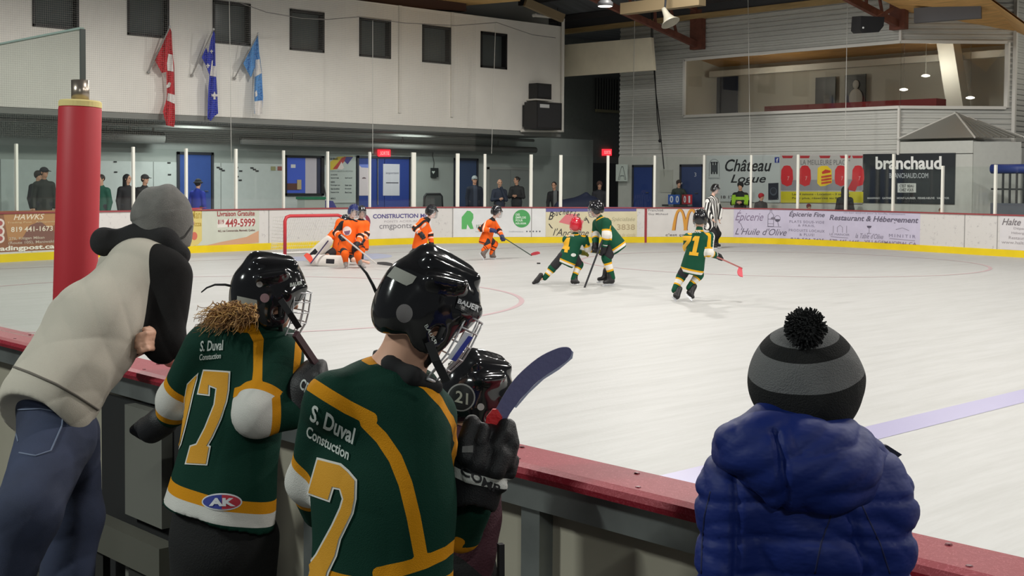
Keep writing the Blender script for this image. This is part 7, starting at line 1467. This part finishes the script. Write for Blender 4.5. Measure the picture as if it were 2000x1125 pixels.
decal(gl7, 'COMP', [(900, 925), (972, 965), (978, 948), (904, 908)], mat('glove_letters', (40, 40, 42), .6), off=.003, bold=.03)
decal(gl7, '', [(903, 884), (924, 884), (924, 870), (904, 872)], mat('glove_tab', (96, 96, 94), .6), 'tab', off=.002, uvF=(np.array([(0, 0), (1, 0), (1, 1), (0, 1)], float), [(0, 1, 2, 3)]), sub=1)
s7 = thing('hockey_stick', 'raised hockey stick blade wrapped in navy tape with red tape, gripped by a black glove', 'hockey stick', at(962, 830, 2.6))
bl = [(958, 838), (966, 806), (985, 770), (1010, 735), (1050, 700), (1085, 682), (1105, 678), (1115, 682), (1116, 692), (1108, 704), (1090, 717), (1060, 737), (1030, 765), (1005, 795), (985, 826), (975, 850)]
D8 = 2.79
def camprism(pts, D, th): o = at(0, 0, D); return MB().prism(pts, EYE+ray(0, 0)*D-(CF*0), CR*D/FOC, -CU*D/FOC, CF, th)
camprism([tuple(p) for p in catmull(bl+[bl[0]], 4)[:-1]], D8, .007).build('blade', mat('tape_navy', (106, 106, 146), .8, bump=.12, bscale=90), s7)
camprism([(1116, 684), (1120, 688), (1118, 700), (1092, 722), (1062, 741), (1033, 768), (1008, 797), (1005, 795), (1030, 765), (1060, 737), (1090, 717), (1110, 701)], D8+.002, .004).build('blade_edge', mat('tape_pale', (176, 180, 206), .7), s7)
camprism([(945, 842), (950, 815), (962, 800), (972, 800), (981, 815), (978, 840), (966, 858), (950, 858)], D8-.004, .017).build('red_tape', mat('tape_red', (214, 34, 40), .6, bump=.4, bscale=60), s7)
MB().bar(at(962, 835, D8+.004), at(938, 960, D8+.05), .02, .028).build('shaft', mat('shaft_dark', (40, 38, 42), .4), s7)
st2 = thing('hockey_stick', 'black stick handle standing against the inside of the near boards', 'hockey stick', at(979, 1120, 2.9))
MB().bar(at(978, 1062, 2.9), at(980, 1500, 2.9), .013, .018).build('shaft', mat('shaft_black', (20, 20, 22), .5), st2)
# ---------------- child in the blue quilted jacket
kb = thing('person', 'person in a blue quilted hooded jacket and striped beanie with a pompom, seen from behind', 'person', (at(1570, 1100, 2.1).x, at(1570, 1100, 2.1).y, 0))
hcb = at(1584, 768, 2.12); fb = (CF*.95+CR*.25-CU*.1).normalized(); ub = (CU*.98-CR*.1).normalized(); kbf = (CF*.97+CR*.2).normalized()
P, *_ = head_prims(hcb, fb, ub, .8)
P += [PC(1570, 880, 2.1, 50, 1580, 800, 2.11, 50), PC(1565, 960, 2.1, 120, 1560, 1300, 2.1, 120, .05, kbf, .7), PC(1440, 960, 2.08, 52, 1690, 960, 2.1, 52)]
for x, e in ((1425, 1405), (1705, 1735)): P += [PC(x, 970, 2.08, 46, e, 1170, 2.08, 38), PC(e, 1170, 2.08, 38, e+(20 if e < 1500 else -20), 1330, 2.24, 28)]+hand(at(e+(20 if e < 1500 else -20), 1335, 2.25), -CU+CF*.5, -CF, .85, 1 if e < 1500 else -1, .4)
for x in (1500, 1625): P += [PC(x, 1340, 2.1, 80, x, 1800, 2.1, 58), PC(x, 1800, 2.1, 58, x, 2330, 2.1, 40)]+foot_prims(at(x, 2360, 2.1), (kbf.x, kbf.y, 0), .9)
bb = soft('body', P, .009, mat('skin_a', SKIN['a'], .55), kb); eyes(hcb, fb, ub, .8, bb)
Q = [PC(1568, 985, 2.1, 176, 1566, 1340, 2.1, 192, .06, kbf, .68), PC(1450, 960, 2.08, 78, 1690, 965, 2.12, 78, .07), PC(1432, 985, 2.07, 70, 1412, 1190, 2.05, 56, .03), PC(1705, 985, 2.09, 76, 1728, 1190, 2.07, 62, .03), PC(1412, 1190, 2.05, 56, 1436, 1330, 2.2, 44), PC(1728, 1190, 2.07, 62, 1700, 1330, 2.2, 44)]
def quilt(V, N):
    ph = V[:, 2]*1.0+.12*((V-A3(at(1568, 1000, 2.1)))@A3(CR))**2*3+.006*wob(V, 12, 5)
    s_ = np.abs(np.sin(ph*math.pi/.062)); sx = np.abs(((V-A3(at(1640, 1000, 2.1)))@A3(CR))+.3*(V[:, 2]-1.25)); sx2 = np.abs(((V-A3(at(1420, 1000, 2.1)))@A3(CR)))
    cr = np.abs(np.sin(((V-A3(at(1568, 1000, 2.1)))@A3(CR))*55+V[:, 2]*38+3*wob(V, 18, 31)))**.5; dq = np.abs((ph/.062+.5) % 1-.5)*.062; return -.0055*np.exp(-(dq/.006)**2)+.0015*s_+.005*wob(V, 22, 8)+.002*(cr-.6)+.016*(ridge(V, (9, 9, 15), 3)-.45)-.009*np.exp(-(sx/.006)**2)-.008*np.exp(-(sx2/.006)**2)
mbj = mat('jacket_blue', (13, 34, 102), .6, bump=.7, bscale=13, spec=.3, stretch=(1, 1, 1.9))
jk = soft('jacket', Q, .0065, mbj, kb, quilt)
for ln in stripes_from(tree_of(jk), [[(1640, 960), (1622, 1010), (1604, 1060), (1592, 1120)], [(1672, 962), (1694, 1010), (1718, 1060), (1738, 1120)], [(1388, 960), (1376, 1010), (1372, 1060), (1370, 1120)]]):
    if len(ln) > 2: MB().tube([p+CF*.0008 for p in ln], .0018, 6).build('seam', mat('seam_navy', (8, 20, 66), .7), jk, True)
Q = [PE(1548, 890, 2.0, 146, 84, 76, .05, 8), PC(1440, 870, 2.06, 46, 1500, 826, 2.09, 30, .05), PC(1665, 930, 2.03, 52, 1690, 920, 2.1, 40, .05), PC(1520, 832, 2.08, 34, 1640, 880, 2.06, 44, .05), PC(1545, 930, 1.99, 60, 1600, 935, 1.99, 55, .05), PC(1640, 870, 2.06, 40, 1700, 910, 2.1, 32, .05)]
def hoodw(V, N):
    u = (V-A3(at(1510, 890, 2.0)))@A3(CR); w = (V-A3(at(1510, 890, 2.0)))@A3(CU)
    return .007*wob(V, 22, 11)+.013*(ridge(V, (10, 10, 14), 5)-.45)-.011*np.exp(-((u+.12*w)/.006)**2)*(w < .05)+.004*np.abs(np.sin((u*.6-w)*60))
soft('hood', Q, .006, mbj, kb, hoodw)
cm = MB(); cm.prism([(0, 0), (34, 4), (62, 22), (45, 34), (20, 30), (0, 18)], at(1700, 866, 2.12), CR*2.12/FOC, -CU*2.12/FOC, CF, .012); cm.build('collar_flap', mat('collar_navy', (24, 24, 48), .6), kb)
soft('trousers', [PC(1560, 1340, 2.1, 150, 1560, 1420, 2.1, 150, .05, kbf, .75)]+[PC(x, 1420, 2.1, 92, x, 2280, 2.1, 62, .04) for x in (1500, 1625)], .014, mat('snow_pants', (30, 31, 36), .7), kb)
for x in (1500, 1625): a = at(x, 2330, 2.1); soft('boot', [cap((a.x, a.y, .06), (a.x+kbf.x*.15, a.y+kbf.y*.15, .05), .06, .05, .03), cap((a.x, a.y, .06), (a.x, a.y, .2), .06, .06, .03)], .012, mat('boot_dark', (34, 32, 32), .7), kb)
hu = (CU*.95-CF*.28-CR*.1).normalized(); hx = (CR-hu*CR.dot(hu)).normalized(); hy = hx.cross(hu); hq = at(1573, 745, 2.12); k_ = 2.12/FOC
Q = [ellip(at(1572, 728, 2.12), (102*k_, 100*k_, 98*k_), (hx, hy, hu), .02), ellip(at(1574, 752, 2.12), (106*k_, 102*k_, 74*k_), (hx, hy, hu), .03), cap(at(1592, 775, 2.10), at(1606, 800, 2.08), 76*k_, 42*k_, .05)]
Q.append(minus(ellip(hq-CU*.125+CF*.16, (.16, .22, .07), (hx, hy, hu), .01)))
def hat_att(V):
    h_ = (V-A3(hq))@A3(hu)
    return {'g1': np.abs(h_-.040)-.0225, 'g2': np.abs(h_-.092)-.012}
hatb = soft('beanie', Q, .0045, layered('beanie_striped', (34, 34, 34), [('g1', (112, 112, 112)), ('g2', (112, 112, 112))], .95, bump=.6, bscale=420), kb, lambda V, N: .0028*wob(V, 40, 3)+.003*np.sin(((V-A3(hq))@A3(hx))*60)*np.clip(((V-A3(hq))@A3(hu)-.07)/.04, 0, 1), hat_att)
pm = MB(); pcn = at(1573, 641, 2.05); rng = random.Random(3)
for i in range(900):
    z = rng.uniform(-1, 1); a = rng.uniform(0, 6.283); q = math.sqrt(1-z*z); d = (CR*q*math.cos(a)+CF*q*math.sin(a)+CU*z); r_ = rng.uniform(.80, 1.05)*42*2.05/FOC; pr = d.cross(Vector((.3, .5, .8))).normalized(); tip = pcn+d*r_+pr*rng.uniform(-.004, .004); w = .0016
    pp_ = d.cross(pr); b_0 = pcn+d*r_*.35; pm.add([b_0+pr*w, b_0-pr*w*.5+pp_*w*.8, b_0-pr*w*.5-pp_*w*.8, tip+pr*w, tip-pr*w*.5+pp_*w*.8, tip-pr*w*.5-pp_*w*.8], [(0, 1, 4, 3), (1, 2, 5, 4), (2, 0, 3, 5), (3, 4, 5)])
pm.ball(pcn, .025); pm.build('pompom', mat('pompom_black', (30, 30, 31), .9), hatb)
